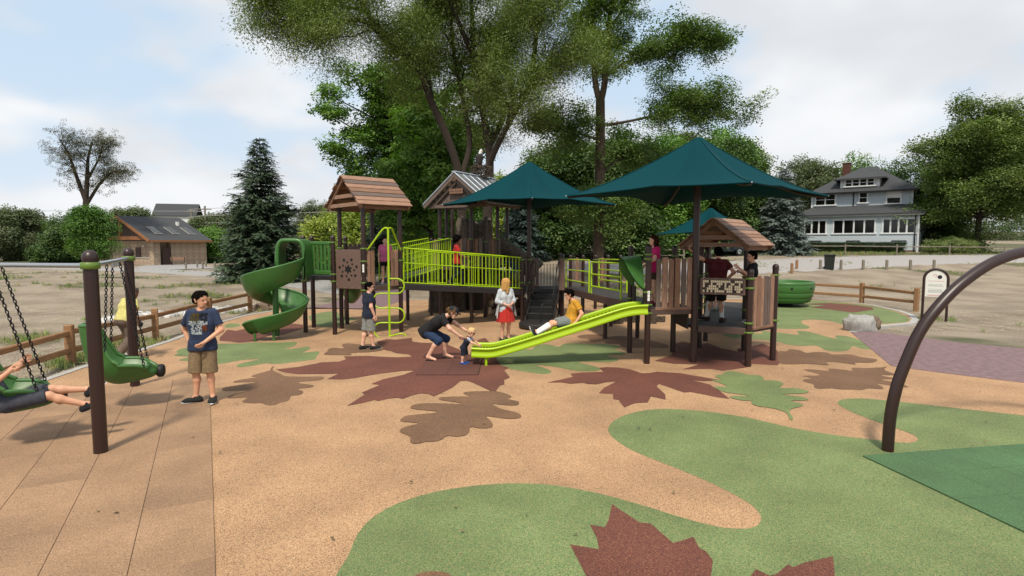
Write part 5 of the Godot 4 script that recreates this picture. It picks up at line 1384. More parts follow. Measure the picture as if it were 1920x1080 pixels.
func make_right_tower() -> void:
	var D := [Vector2(2.80, -13.57), Vector2(2.92, -12.31), Vector2(3.85, -13.63), Vector2(4.0, -12.48), Vector2(4.69, -14.27), Vector2(5.62, -13.80), Vector2(4.99, -12.02), Vector2(5.80, -12.65), Vector2(5.16, -15.2), Vector2(6.09, -14.73)]
	var t := thing("play_tower", "low play tower with board panels under the biggest teal canopy", "play tower")
	post(t, D[0].x, D[0].y, 2.5, [1.85, 1.3, 1.1]); post(t, D[1].x, D[1].y, 2.52, [2.36, 2.26, 1.55, 1.28, 1.1]); post(t, D[2].x, D[2].y, 2.5, [2.3, 1.3])
	for i in [4, 5, 8, 9]: post(t, D[i].x, D[i].y, 2.5, [1.8, 1.0])
	post(t, D[6].x, D[6].y, 2.02, [1.86, 1.66, 0.92, 0.72]); post(t, D[7].x, D[7].y, 2.1, [1.9, 0.9])
	deck("deck", t, [D[0].x, D[0].y, D[1].x, D[1].y, D[3].x, D[3].y, D[2].x, D[2].y], 1.2)
	deck("low_deck", t, [D[3].x, D[3].y, D[6].x, D[6].y, D[7].x, D[7].y, D[5].x, D[5].y, D[9].x, D[9].y, D[8].x, D[8].y, D[4].x, D[4].y, D[2].x + 0.1, D[2].y], 0.78)
	deck("walkway", t, [5.16, -15.25, 6.09, -14.78, 7.3, -17.6, 6.3, -18.0], 0.775)
	for p in [Vector2(6.4, -17.9), Vector2(7.2, -17.5), Vector2(5.75, -16.6), Vector2(6.65, -16.2)]: post(t, p.x, p.y, 1.75, [1.6])
	var d = (D[3] - D[1]).normalized()
	planks(t, D[1] + d * 0.16, D[3] - d * 0.07, 1.16, 2.27, 6, "baccba")
	var fr = (D[6] - D[3]).normalized()
	beam("fascia", M.fascia, t, v3(D[3] + fr * 0.06, 0.74), v3(D[6] - fr * 0.06, 0.74), 0.05, 0.14)
	planks(t, D[6] + (D[7] - D[6]) * 0.14, D[7] - (D[7] - D[6]) * 0.05, 0.76, 1.88, 6, "acabba")
	box("step_panel", M.dark, t, Vector3(3.85, 0.95, -13.0), Vector3(0.04, 0.45, 1.0), 0.0)
	beam("cross_rail", M.dark, t, v3(D[0], 2.22), v3(D[1], 2.22), 0.05, 0.05)
	beam("fascia", M.fascia, t, v3(D[1], 1.12) + Vector3(0.05, 0, 0), v3(D[3], 1.12), 0.03, 0.12)
	box("hood_panel", M.dark, t, Vector3(2.84, 1.42, -13.35), Vector3(0.04, 0.4, 0.3))
	box("hood_panel", M.dark, t, Vector3(2.90, 1.42, -12.52), Vector3(0.04, 0.4, 0.26))
	# spinner tile panel
	var c = (D[3] + D[6]) * 0.5
	var turn := -atan2(fr.y, fr.x)
	var p := box("tile_panel", M.panel, t, v3(c, 1.68), Vector3(0.92, 0.36, 0.05), turn, 0.012)
	box("tray", M.post, p, Vector3(0, 0, 0.022), Vector3(0.82, 0.27, 0.012), 0.0, 0.002)
	R.seed = 8
	var cream := MB.new()
	for i in 20:
		for j in 5:
			if R.randf() < 0.6: cream.box(Transform3D(Basis.IDENTITY, Vector3(-0.38 + 0.04 * i, -0.104 + 0.052 * j, 0.032)), Vector3(0.035, 0.047, 0.012), 0.003)
	mi("cream_tiles", cream.mesh(), plain(Color(0.86, 0.80, 0.68), 0.5), p)
	for k in 8: mi("bolt", cb(Vector3(0.018, 0.018, 0.01), 0.004), M.steel, p, Transform3D(Basis.IDENTITY, Vector3(-0.40 + 0.267 * (k % 4), -0.162 if k < 4 else 0.162, 0.027)))
	gable_roof(t, Vector3(5.39, 2.50, -14.50), Vector2(0.66, -0.75).normalized(), 0.92, 0.84, 0.66, 7, "aabaca")
	sticker(t, D[1].x, 1.55, D[1].y + 0.07)
	for k in 4: rod("rail_bar", M.lime if k % 2 else M.clamp, t, Vector3(4.75, 1.0 + 0.2 * k, -14.4), Vector3(5.15, 1.0 + 0.2 * k, -15.15), 0.018)

func chain(parent: Node, a: Vector3, b: Vector3) -> void:
	var m := MB.new()
	var n := int((b - a).length() / 0.042)
	var d := (b - a) / n
	var s := d.cross(Vector3(0.3, 0.1, 1)).normalized() * 0.015
	var s2 := d.cross(s).normalized() * 0.015
	for i in n:
		var p := a + d * (i + 0.5)
		var w := s if i % 2 else s2
		for g in [1.0, -1.0]: m.tube([p - d * 0.62 + w * g * 0.4, p - d * 0.25 + w * g, p + d * 0.25 + w * g, p + d * 0.62 + w * g * 0.4], [0.0075], 4, false)
	mi("chain", m.mesh(), M.chain, parent)
func swing(label: String, hang: Vector3, dir: Vector3, side: Vector3, tilt: float, at: Vector3) -> void:
	var t := thing("basket_swing", label, "swing", at, 0.0, "green bucket swings")
	var B := Basis(dir, Vector3.UP, side)
	var rot_ := Basis(side, tilt)
	var f := func(p: Vector3) -> Vector3: return rot_ * (B * p)
	var spine := smooth([Vector3(-0.55, 0.92, 0), Vector3(-0.50, 0.56, 0), Vector3(-0.38, 0.2, 0), Vector3(-0.12, 0.0, 0), Vector3(0.2, 0.02, 0), Vector3(0.42, 0.08, 0), Vector3(0.50, 0.18, 0)], 5)
	var rows := []; var inn := []
	for i in spine.size():
		var u := float(i) / (spine.size() - 1)
		var tang: Vector3 = (spine[mini(i + 1, spine.size() - 1)] - spine[maxi(i - 1, 0)]).normalized()
		var up := Vector3(-tang.y, tang.x, 0)
		var w := 0.34 * (0.75 + 0.35 * sin(u * PI)) * (1.0 if u < 0.86 else lerpf(1.0, 0.6, (u - 0.86) / 0.14))
		var wall := lerpf(0.12, 0.30, sin(clampf(u * 1.15, 0, 1) * PI)) + 0.06
		var row := []; var rin := []
		for k in 15:
			var q := -cos(PI * k / 14.0)
			row.append(f.call(spine[i] + Vector3(0, 0, q * w) + up * pow(absf(q), 2.6) * wall))
			rin.append(f.call(spine[i] + Vector3(0, 0, q * (w - 0.04)) + up * (pow(absf(q), 2.6) * wall + 0.05 * (1.0 - pow(absf(q), 6.0)))))
		rows.append(row); inn.append(rin)
	var b := MB.new()
	b.grid(rows); b.grid(inn)
	mi("shell", b.mesh(), M.slide, t)
	var rim := MB.new()
	var loop := []
	for i in rows.size(): loop.append((rows[i][0] + inn[i][0]) * 0.5)
	for k in range(1, 15): loop.append((rows[-1][k] + inn[-1][k]) * 0.5)
	for i in range(rows.size() - 1, -1, -1): loop.append((rows[i][14] + inn[i][14]) * 0.5)
	for k in range(13, -1, -1): loop.append((rows[0][k] + inn[0][k]) * 0.5)
	rim.tube(loop, [0.032], 8)
	mi("rim", rim.mesh(), M.slide, t)
	var nose := mi("bumper", rock(9, Vector3(0.07, 0.10, 0.13), 0.0, 8), M.black, t, Transform3D(B.rotated(side, tilt), f.call(Vector3(0.50, 0.15, 0))))
	for s in [[-0.5, 0.36, 0], [-0.5, 0.36, 14], [0.42, 0.2, 0], [0.42, 0.2, 14]]:
		var i: int = 6 if s[0] < 0 else rows.size() - 7
		var a: Vector3 = rows[i][s[2]]
		var h: Vector3 = B * Vector3(-0.08 if s[0] < 0 else 0.08, 0, (-0.30 if s[2] == 0 else 0.30)) + hang - at
		chain(t, h, a)
func make_swings() -> void:
	var P1 := Vector2(-5.10, -6.96); var P2 := Vector2(-6.85, -10.29); var P3 := Vector2(-8.0, -7.4)
	var t := thing("swing_frame", "dark brown swing frame with green collars at the left edge", "swing frame")
	for p in [P1, P2, P3]:
		post(t, p.x, p.y, 2.46, [], 0.078)
		var c := MB.new()
		c.lathe([Vector2(0.078, 2.29), Vector2(0.10, 2.29), Vector2(0.105, 2.33), Vector2(0.10, 2.37), Vector2(0.078, 2.37)], v3(p, 0), 18)
		mi("collar", c.mesh(), M.clamp, t)
	rod("top_bar", M.steel, t, v3(P1, 2.33), v3(P2, 2.33), 0.03); rod("top_bar", M.steel, t, v3(P1, 2.33), v3(P3, 2.33), 0.03)
	var d := (P2 - P1).normalized()
	var mid := P1.lerp(P2, 0.58)
	swing("empty green bucket swing hanging between the two brown posts", v3(mid, 2.31), Vector3(0.883, 0, -0.469), Vector3(0.469, 0, 0.883), -0.02, v3(mid, 0.42) + Vector3(0.02, 0, 0.0))
	for k in 4: rod("hanger", M.steel, t, v3(mid + d * (-0.36 + 0.24 * k), 2.33), v3(mid + d * (-0.36 + 0.24 * k), 2.24), 0.02)
	var m2 := P1.lerp(P3, 0.5)
	swing("green bucket swing at the left edge carrying a rider in dark shoes", v3(m2, 2.31), Vector3(0.85, 0, -0.527), Vector3(0.527, 0, 0.85), -0.05, v3(m2, 0.44) + Vector3(0.1, 0, -0.1))
	# bowed post at the right
	var a := mi("bowed_post", ArrayMesh.new(), M.post)
	var b := MB.new()
	b.tube(smooth([Vector3(4.72, -0.05, -7.05), Vector3(4.73, 0.42, -7.05), Vector3(4.79, 0.81, -7.05), Vector3(4.9, 1.14, -7.06), Vector3(5.06, 1.5, -7.08), Vector3(5.29, 1.82, -7.1), Vector3(5.62, 2.12, -7.15), Vector3(6.1, 2.38, -7.25), Vector3(6.7, 2.5, -7.4), Vector3(7.4, 2.38, -7.6), Vector3(7.95, 2.0, -7.8), Vector3(8.25, 1.4, -7.9), Vector3(8.35, 0.7, -7.95), Vector3(8.35, -0.05, -7.95)], 6), [0.068], 18)
	a.mesh = b.mesh()
	tag(a, "bowed dark brown steel tube rising from the green rubber at right", "post")

# ---------- people: tapered capsules joined by a smooth minimum and meshed as surface nets
func blob(mb: MB, bones: Array, cell: float, k: float, cuts: Array = []) -> void:
	var lo := Vector3.ONE * 1e6; var hi := -lo
	for b in bones:
		var r := Vector3.ONE * (maxf(b[2], b[3]) + k * 0.3 + cell * 2.0)
		lo = lo.min(b[0] - r).min(b[1] - r); hi = hi.max(b[0] + r).max(b[1] + r)
	var nx := int((hi.x - lo.x) / cell) + 2; var ny := int((hi.y - lo.y) / cell) + 2; var nz := int((hi.z - lo.z) / cell) + 2
	var nxy := nx * ny
	var g := PackedFloat32Array()
	g.resize(nxy * nz); g.fill(1000.0)
	for b in bones:
		var a: Vector3 = b[0]; var e: Vector3 = b[1]; var ra: float = b[2]; var rb: float = b[3]
		var pad := maxf(ra, rb) + k + cell * 2.0
		var p0 := (a.min(e) - Vector3.ONE * pad - lo) / cell; var p1 := (a.max(e) + Vector3.ONE * pad - lo) / cell
		var ba := e - a
		var inv := 1.0 / maxf(ba.length_squared(), 1e-9)
		var dr := rb - ra
		for z in range(maxi(int(p0.z), 0), mini(int(p1.z) + 1, nz)):
			for y in range(maxi(int(p0.y), 0), mini(int(p1.y) + 1, ny)):
				var o := z * nxy + y * nx
				for x in range(maxi(int(p0.x), 0), mini(int(p1.x) + 1, nx)):
					var pa := Vector3(lo.x + x * cell, lo.y + y * cell, lo.z + z * cell) - a
					var t := clampf(pa.dot(ba) * inv, 0.0, 1.0)
					var d := (pa - ba * t).length() - ra - dr * t
					var w := g[o + x]
					var h := k - absf(w - d)
					g[o + x] = minf(w, d) - (h * h * 0.25 / k if h > 0.0 else 0.0)
	if cuts:
		for z in nz:
			for y in ny:
				for x in nx:
					var i := z * nxy + y * nx + x
					if g[i] > 900.0: continue
					for c in cuts: g[i] = maxf(g[i], (Vector3(lo.x + x * cell, lo.y + y * cell, lo.z + z * cell) - c[0]).dot(c[1]))
	var vid := PackedInt32Array()
	vid.resize(nxy * nz); vid.fill(-1)
	var base := mb.v.size()
	var off := [0, 1, nx, nx + 1, nxy, nxy + 1, nxy + nx, nxy + nx + 1]
	var lim := cell * 2.0
	for z in nz - 1:
		for y in ny - 1:
			for x in nx - 1:
				var i := z * nxy + y * nx + x
				var f := g[i]
				if f > lim or f < -lim: continue
				var neg := 0
				for c in 8:
					if g[i + off[c]] < 0.0: neg += 1
				if neg == 0 or neg == 8: continue
				var s := Vector3.ZERO; var n := 0
				for e in [[0, 1], [2, 3], [4, 5], [6, 7], [0, 2], [1, 3], [4, 6], [5, 7], [0, 4], [1, 5], [2, 6], [3, 7]]:
					var fa := g[i + off[e[0]]]; var fb := g[i + off[e[1]]]
					if (fa < 0.0) != (fb < 0.0):
						var t := fa / (fa - fb)
						var q0 := Vector3(e[0] & 1, (e[0] >> 1) & 1, e[0] >> 2); var q1 := Vector3(e[1] & 1, (e[1] >> 1) & 1, e[1] >> 2)
						s += q0.lerp(q1, t); n += 1
				vid[i] = mb.v.size()
				mb.v.push_back(lo + (Vector3(x, y, z) + s / n) * cell)
				mb.n.push_back(Vector3(g[i + 1] - g[i], g[i + nx] - g[i], g[i + nxy] - g[i]).normalized())
	var acc := PackedVector3Array()
	acc.resize(mb.v.size() - base)
	for z in range(1, nz - 1):
		for y in range(1, ny - 1):
			for x in range(1, nx - 1):
				var i := z * nxy + y * nx + x
				if vid[i] < 0: continue
				var inside := g[i] < 0.0
				for ax in [[1, nx, nxy], [nx, nxy, 1], [nxy, 1, nx]]:
					if (g[i + ax[0]] < 0.0) == inside: continue
					var q := [vid[i], vid[i - ax[1]], vid[i - ax[1] - ax[2]], vid[i - ax[2]]]
					if q[1] < 0 or q[2] < 0 or q[3] < 0: continue
					if not inside: q.reverse()
					mb.ix.append_array([q[0], q[2], q[1], q[0], q[3], q[2]])
					var nn := (mb.v[q[1]] - mb.v[q[0]]).cross(mb.v[q[2]] - mb.v[q[0]]) + (mb.v[q[2]] - mb.v[q[0]]).cross(mb.v[q[3]] - mb.v[q[0]])
					for c in q: acc[c - base] += nn
	for i in acc.size(): mb.n[base + i] = acc[i].normalized()

func hand(mb: MB, wrist: Vector3, dir: Vector3, palm: Vector3, thumb: float, curl: float, s: float) -> void:
	dir = dir.normalized()
	palm = (palm - dir * palm.dot(dir)).normalized()
	var side := dir.cross(palm) * thumb
	var B := [[wrist - dir * 0.02 * s, wrist + dir * 0.035 * s, 0.024 * s, 0.024 * s], [wrist + (dir * 0.02 + side * 0.018) * s, wrist + (dir * 0.08 + side * 0.026) * s, 0.016 * s, 0.014 * s], [wrist + (dir * 0.02 - side * 0.018) * s, wrist + (dir * 0.075 - side * 0.028) * s, 0.016 * s, 0.013 * s]]
	for f in 4:
		var o := wrist + (dir * (0.082 - 0.004 * absf(f - 1.3)) + side * (0.03 - 0.02 * f)) * s
		var l: float = [0.034, 0.039, 0.036, 0.028][f] * s
		var d1 := dir.rotated(side.normalized() * thumb, 0.0) * cos(curl * 0.6) + palm * sin(curl * 0.6)
		var d2 := dir * cos(curl * 1.5) + palm * sin(curl * 1.5)
		B.append([o, o + d1 * l, 0.0095 * s, 0.009 * s]); B.append([o + d1 * l, o + d1 * l + d2 * l * 0.95, 0.009 * s, 0.0075 * s])
	var t0 := wrist + (dir * 0.03 + side * 0.026) * s
	var t1 := t0 + (dir * 0.026 + side * 0.03 + palm * 0.012) * s
	B.append([t0, t1, 0.013 * s, 0.011 * s]); B.append([t1, t1 + (dir * 0.03 + side * 0.008 + palm * 0.014) * s, 0.011 * s, 0.008 * s])
	blob(mb, B, 0.0062 * s, 0.008 * s)

# local frame: the person faces +z, their left is +x; joints are for a height of 1.75 m and scaled
func person(label: String, at: Vector3, yaw: float, height: float, P: Dictionary) -> Node3D:
	var s := height / 1.75
	var t := thing("person", label, "person", at, yaw, "people at the playground")
	var J := {"pel": Vector3(0, 0.93, 0), "che": Vector3(0, 1.26, 0), "nec": Vector3(0, 1.47, -0.005), "hed": Vector3(0, 1.635, 0.02)}
	for sd in [["L", 1.0], ["R", -1.0]]:
		var x: float = sd[1]
		J["sh" + sd[0]] = Vector3(0.175 * x, 1.415, -0.01); J["el" + sd[0]] = Vector3(0.235 * x, 1.14, -0.03); J["wr" + sd[0]] = Vector3(0.255 * x, 0.90, 0.05)
		J["hi" + sd[0]] = Vector3(0.09 * x, 0.90, 0); J["kn" + sd[0]] = Vector3(0.10 * x, 0.49, 0.02); J["an" + sd[0]] = Vector3(0.105 * x, 0.085, -0.03); J["to" + sd[0]] = Vector3(0.135 * x, 0.03, 0.13)
	for q in P.get("j", {}): J[q] = P.j[q]
	for q in J: J[q] *= s
	var fat: float = P.get("fat", 1.0) * s
	var side: Vector3 = (J.shL - J.shR).normalized()
	var spine: Vector3 = (J.nec - J.pel).normalized()
	var front := side.cross(spine).normalized()
	var hipside: Vector3 = (J.hiL - J.hiR).normalized()
	var torso := []
	for x in [-1.0, 1.0]:
		torso.append([J.pel + hipside * 0.07 * fat * x, J.pel.lerp(J.che, 0.5) + side * 0.055 * fat * x + front * 0.01 * s, 0.105 * fat, 0.095 * fat])
		torso.append([J.pel.lerp(J.che, 0.5) + side * 0.055 * fat * x + front * 0.01 * s, J.che + side * 0.085 * fat * x + front * 0.015 * s, 0.095 * fat, 0.105 * fat])
		torso.append([J.che + side * 0.08 * fat * x, (J.shL if x > 0 else J.shR) - side * 0.03 * s * x, 0.10 * fat, 0.058 * s])
	torso.append([J.nec - spine * 0.03 * s, J.nec + side * 0.06 * s - spine * 0.05 * s, 0.06 * s, 0.06 * s])
	torso.append([J.nec - spine * 0.03 * s, J.nec - side * 0.06 * s - spine * 0.05 * s, 0.06 * s, 0.06 * s])
	if P.has("belly"): torso.append([J.pel.lerp(J.che, 0.2) + front * 0.05 * s, J.pel.lerp(J.che, 0.6) + front * 0.05 * s, P.belly * s, P.belly * s * 0.9])
	var limb := []
	var lf: float = P.get("limb", 1.0) * s
	for q in ["L", "R"]:
		limb.append([J["sh" + q], J["el" + q], 0.052 * lf, 0.041 * lf]); limb.append([J["el" + q], J["wr" + q], 0.042 * lf, 0.027 * lf])
		limb.append([J["hi" + q], J["kn" + q], 0.086 * lf, 0.055 * lf])
		var calf: Vector3 = J["kn" + q].lerp(J["an" + q], 0.32) - (J["to" + q] - J["an" + q]).normalized() * 0.018 * s
		limb.append([J["kn" + q], calf, 0.052 * lf, 0.055 * lf]); limb.append([calf, J["an" + q], 0.054 * lf, 0.036 * lf])
		limb.append([J["an" + q], J["to" + q], 0.036 * lf, 0.03 * lf] if P.get("sandal", false) else [J["an" + q], (J["an" + q] as Vector3).lerp(J["to" + q], 0.2), 0.036 * lf, 0.03 * lf])
	var body := MB.new()
	var shrunk := []
	for b in torso: shrunk.append([b[0], b[1], b[2] * 0.93, b[3] * 0.93])
	blob(body, shrunk + limb + [[J.nec - spine * 0.04 * s, J.hed - (J.hed - J.nec).normalized() * 0.05 * s, 0.056 * s, 0.05 * s]], 0.0165 * maxf(s, 0.62), 0.035 * s)
	for q in [["L", 1.0], ["R", -1.0]]:
		var fd: Vector3 = J["wr" + q[0]] - J["el" + q[0]]
		var pn: Vector3 = P.get("palm" + q[0], -side * q[1])
		hand(body, J["wr" + q[0]], P.get("hd" + q[0], fd), pn, P.get("th" + q[0], q[1]), P.get("curl" + q[0], 0.5), lf)
	# head, in its own frame: +z is where the face looks
	var hs: float = s * P.get("head", 1.0)
	var look: Vector2 = P.get("look", Vector2.ZERO)
	var HB := Basis(Vector3.UP, look.x) * Basis(Vector3.RIGHT, look.y)
	var hp := func(x: float, y: float, z: float) -> Vector3: return J.hed + HB * (Vector3(x, y, z) * hs)
	var HD := [[hp.call(0, 0.03, -0.015), hp.call(0, 0.035, 0.015), 0.094 * hs, 0.086 * hs], [hp.call(0, -0.04, 0.035), hp.call(0, -0.02, 0.03), 0.066 * hs, 0.07 * hs], [hp.call(-0.02, -0.09, 0.05), hp.call(0.02, -0.09, 0.05), 0.036 * hs, 0.036 * hs], [hp.call(0, 0.0, 0.095), hp.call(0, -0.034, 0.112), 0.009 * hs, 0.014 * hs], [hp.call(-0.03, 0.024, 0.083), hp.call(0.03, 0.024, 0.083), 0.017 * hs, 0.017 * hs], [hp.call(-0.018, -0.068, 0.083), hp.call(0.018, -0.068, 0.083), 0.011 * hs, 0.011 * hs], [hp.call(0.088, 0.005, -0.01), hp.call(0.084, -0.035, -0.002), 0.016 * hs, 0.011 * hs], [hp.call(-0.088, 0.005, -0.01), hp.call(-0.084, -0.035, -0.002), 0.016 * hs, 0.011 * hs]]
	blob(body, HD, 0.0085 * hs, 0.016 * hs)
	var skin := plain(P.get("skin", Color(0.80, 0.60, 0.48)), 0.55)
	skin.subsurf_scatter_enabled = true; skin.subsurf_scatter_strength = 0.12
	mi("body", body.mesh(), skin, t)
	for x in [-1.0, 1.0]:
		var eb := MB.new()
		blob(eb, [[hp.call(0.034 * x - 0.006, 0.0, 0.088), hp.call(0.034 * x + 0.006, 0.0, 0.088), 0.009 * hs, 0.009 * hs]], 0.004 * hs, 0.004)
		mi("eye", eb.mesh(), M.eye, t)
	if P.get("shades", false):
		var sg := MB.new()
		for x in [-1.0, 1.0]:
			blob(sg, [[hp.call(0.022 * x, 0.004, 0.104), hp.call(0.046 * x, 0.004, 0.094), 0.018 * hs, 0.017 * hs]], 0.006 * hs, 0.004)
			sg.tube([hp.call(0.05 * x, 0.012, 0.09), hp.call(0.092 * x, 0.012, 0.02), hp.call(0.095 * x, 0.006, -0.02)], [0.004 * hs], 4)
		sg.tube([hp.call(-0.02, 0.01, 0.112), hp.call(0.02, 0.01, 0.112)], [0.005 * hs], 4)
		mi("sunglasses", sg.mesh(), M.black, t)
	var hair := []
	var capped := -1.0
	for b in P.get("hair", "short").split("+"):
		match b:
			"short": capped = 0.0
			"buzz": capped = -0.009
			"none": hair.append_array([[hp.call(0, 0.05, -0.03), hp.call(0, 0.05, 0.005), 0.088 * hs, 0.078 * hs], [hp.call(0.045, 0.0, -0.04), hp.call(-0.045, 0.0, -0.04), 0.055 * hs, 0.055 * hs]])
			"afro": hair.append_array([[hp.call(0, 0.09, -0.04), hp.call(0, 0.10, 0.02), 0.13 * hs, 0.10 * hs], [hp.call(0.07, 0.03, -0.05), hp.call(-0.07, 0.03, -0.05), 0.095 * hs, 0.095 * hs], [hp.call(0.05, 0.13, 0.04), hp.call(-0.05, 0.13, 0.04), 0.06 * hs, 0.06 * hs], [hp.call(0.06, 0.0, -0.09), hp.call(-0.06, -0.01, -0.09), 0.06 * hs, 0.07 * hs]])
			"long": hair.append_array([[hp.call(0.075, 0.03, -0.01), hp.call(0.085, -0.17, -0.02), 0.045 * hs, 0.036 * hs], [hp.call(-0.075, 0.03, -0.01), hp.call(-0.085, -0.17, -0.02), 0.045 * hs, 0.036 * hs], [hp.call(0.03, 0.0, -0.07), hp.call(0.04, -0.24, -0.09), 0.06 * hs, 0.04 * hs], [hp.call(-0.03, 0.0, -0.07), hp.call(-0.05, -0.23, -0.09), 0.06 * hs, 0.038 * hs]])
			"veil": hair.append_array([[hp.call(0.06, 0.05, 0.05), hp.call(0.085, -0.19, 0.05), 0.045 * hs, 0.03 * hs], [hp.call(-0.06, 0.05, 0.05), hp.call(-0.09, -0.26, 0.04), 0.05 * hs, 0.034 * hs], [hp.call(0.0, 0.08, 0.03), hp.call(0.03, 0.06, 0.06), 0.06 * hs, 0.05 * hs]])
			"bun": hair.append_array([[hp.call(0, 0.05, -0.12), hp.call(0, 0.0, -0.15), 0.045 * hs, 0.03 * hs]])
	var hb := MB.new()
	if hair: blob(hb, hair, 0.011 * hs, 0.02 * hs)
	if capped > -0.5:          # a close head of hair, cut along a hairline from brow to nape
		blob(hb, [[hp.call(0, 0.034, -0.02), hp.call(0, 0.042, 0.012), (0.106 + capped) * hs, (0.098 + capped) * hs], [hp.call(0.03, 0.085, 0.03), hp.call(-0.03, 0.09, 0.02), (0.05 + capped) * hs, (0.052 + capped) * hs], [hp.call(0.03, -0.03, -0.065), hp.call(-0.03, -0.03, -0.065), (0.045 + capped) * hs, (0.045 + capped) * hs]], 0.009 * hs, 0.02 * hs, [[hp.call(0, 0.066, 0.085), HB * Vector3(0, -0.66, 0.75)]])
	noise.seed = 8; noise.frequency = 1.0
	for i in hb.v.size(): hb.v[i] += hb.n[i] * hs * (0.011 * noise.get_noise_3dv(hb.v[i] * 60.0 / hs) + 0.016 * noise.get_noise_3dv(hb.v[i] * Vector3(26, 9, 26) / hs))
	var hm := plain(P.get("haircol", Color(0.09, 0.065, 0.05)), 0.85)
	hm.metallic_specular = 0.15
	mi("hair", hb.mesh(), hm, t)
	if P.get("cap", false):
		var cp := MB.new()
		blob(cp, [[hp.call(0, 0.06, -0.03), hp.call(0, 0.066, 0.02), 0.1 * hs, 0.092 * hs]], 0.011 * hs, 0.02 * hs, [[hp.call(0, 0.045, 0), HB * Vector3(0, -1, 0.1)]])
		blob(cp, [[hp.call(-0.05, 0.05, 0.11), hp.call(0.05, 0.05, 0.11), 0.014 * hs, 0.014 * hs], [hp.call(-0.03, 0.042, 0.165), hp.call(0.03, 0.042, 0.165), 0.012 * hs, 0.012 * hs], [hp.call(0, 0.05, 0.1), hp.call(0, 0.042, 0.165), 0.014 * hs, 0.012 * hs]], 0.009 * hs, 0.03 * hs)
		mi("cap", cp.mesh(), P.get("capmat", M.navy), t)
	# clothes
	var shirt := []
	var ease: float = P.get("ease", 0.014) * s
	for b in torso: shirt.append([b[0], b[1], b[2] + ease, b[3] + ease])
	if P.get("tuck", false) == false:
		for x in [-1.0, 1.0]: shirt.append([J.pel + hipside * 0.07 * fat * x, J.pel + hipside * 0.075 * fat * x - spine * 0.07 * s, 0.108 * fat + ease * 1.2, 0.108 * fat + ease * 1.4])
	var sl: float = P.get("sleeve", 0.62)
	var cuts := [[J.pel - spine * (0.02 if P.get("tuck", false) else 0.10) * s, -spine], [J.nec + spine * 0.015 * s, (spine + front * 0.35).normalized()]]
	var cb_ := MB.new()
	var cell := 0.0135 * maxf(s, 0.62)
	blob(cb_, shirt, cell, 0.03 * s, cuts)
	for q in ["L", "R"]:
		if sl <= 0.0: continue
		var a: Vector3 = J["sh" + q]; var e: Vector3 = J["el" + q]; var w: Vector3 = J["wr" + q]
		if sl <= 1.0:
			var m := a.lerp(e, sl)
			blob(cb_, [[a, a.lerp(e, sl + 0.3), 0.068 * lf, 0.074 * lf]], cell, 0.02 * s, [[m, (e - a).normalized()]])
		else:
			var m := e.lerp(w, sl - 1.0)
			blob(cb_, [[a, e, 0.068 * lf, 0.066 * lf], [e, e.lerp(w, sl - 0.7), 0.066 * lf, 0.07 * lf]], cell, 0.03 * s, [[m, (w - e).normalized()]])
	rumple(cb_, s, 0.012)
	shirt_v = cb_.v
	mi(P.get("top", "shirt"), cb_.mesh(), cloth(P.shirt), t)
	if not P.get("skirt", false):
		var lower := MB.new()
		var pl: float = P.get("leg", 0.9); var loose: float = P.get("loose", 1.0)
		blob(lower, [[J.hiL, J.hiR, 0.112 * fat, 0.112 * fat], [J.pel + hipside * 0.07 * fat, J.hiL, 0.112 * fat, 0.108 * fat], [J.pel - hipside * 0.07 * fat, J.hiR, 0.112 * fat, 0.108 * fat]], cell, 0.03 * s, [[J.pel + spine * 0.09 * s, spine]])
		for q in ["L", "R"]:
			var a: Vector3 = J["hi" + q]; var k: Vector3 = J["kn" + q]; var n_: Vector3 = J["an" + q]
			if pl <= 1.06:
				blob(lower, [[a, a.lerp(k, pl + 0.25), 0.108 * fat, 0.078 * lf * (loose + 0.12)]], cell, 0.03 * s, [[a.lerp(k, pl), (k - a).normalized()]])
			else:
				blob(lower, [[a, k, 0.108 * fat, 0.074 * lf * loose], [k, k.lerp(n_, minf(pl - 0.85, 1.05)), 0.074 * lf * loose, 0.062 * lf * loose]], cell, 0.03 * s, [[k.lerp(n_, pl - 1.0), (n_ - k).normalized()]])
		rumple(lower, s, 0.012)
		mi(P.get("bottom", "shorts"), lower.mesh(), cloth(P.pants), t)
	for q in ["L", "R"]:
		var an: Vector3 = J["an" + q]; var to: Vector3 = J["to" + q]
		var fw := (to - an); 
		var ft := P.get("foot" + q, Vector3.UP) as Vector3      # which way the top of the foot points
		var d := (fw - ft * fw.dot(ft)).normalized()
		var ank := an - ft * 0.035 * s
		if P.get("sock", 0.0) > 0.0:
			var kb := MB.new()
			blob(kb, [[an, an.lerp(J["kn" + q], P.sock), 0.044 * lf, 0.06 * lf]], 0.011 * s, 0.02 * s)
			mi("sock", kb.mesh(), P.get("sockmat", M.white), t)
		var sb := MB.new()
		var heel := ank - d * 0.045 * s - ft * 0.012 * s; var ball := ank + d * 0.13 * s - ft * 0.018 * s
		if P.get("sandal", false):
			blob(sb, [[heel - ft * 0.03 * s, ball - ft * 0.016 * s, 0.014 * s, 0.016 * s], [heel - ft * 0.03 * s + d.cross(ft) * 0.018 * s, ball - ft * 0.016 * s + d.cross(ft) * 0.03 * s, 0.014 * s, 0.016 * s], [heel - ft * 0.03 * s - d.cross(ft) * 0.018 * s, ball - ft * 0.016 * s - d.cross(ft) * 0.03 * s, 0.014 * s, 0.016 * s]], 0.009 * s, 0.012 * s)
			mi("sandal", sb.mesh(), M.black, t)
		else:
			var w := d.cross(ft) * 0.014 * s
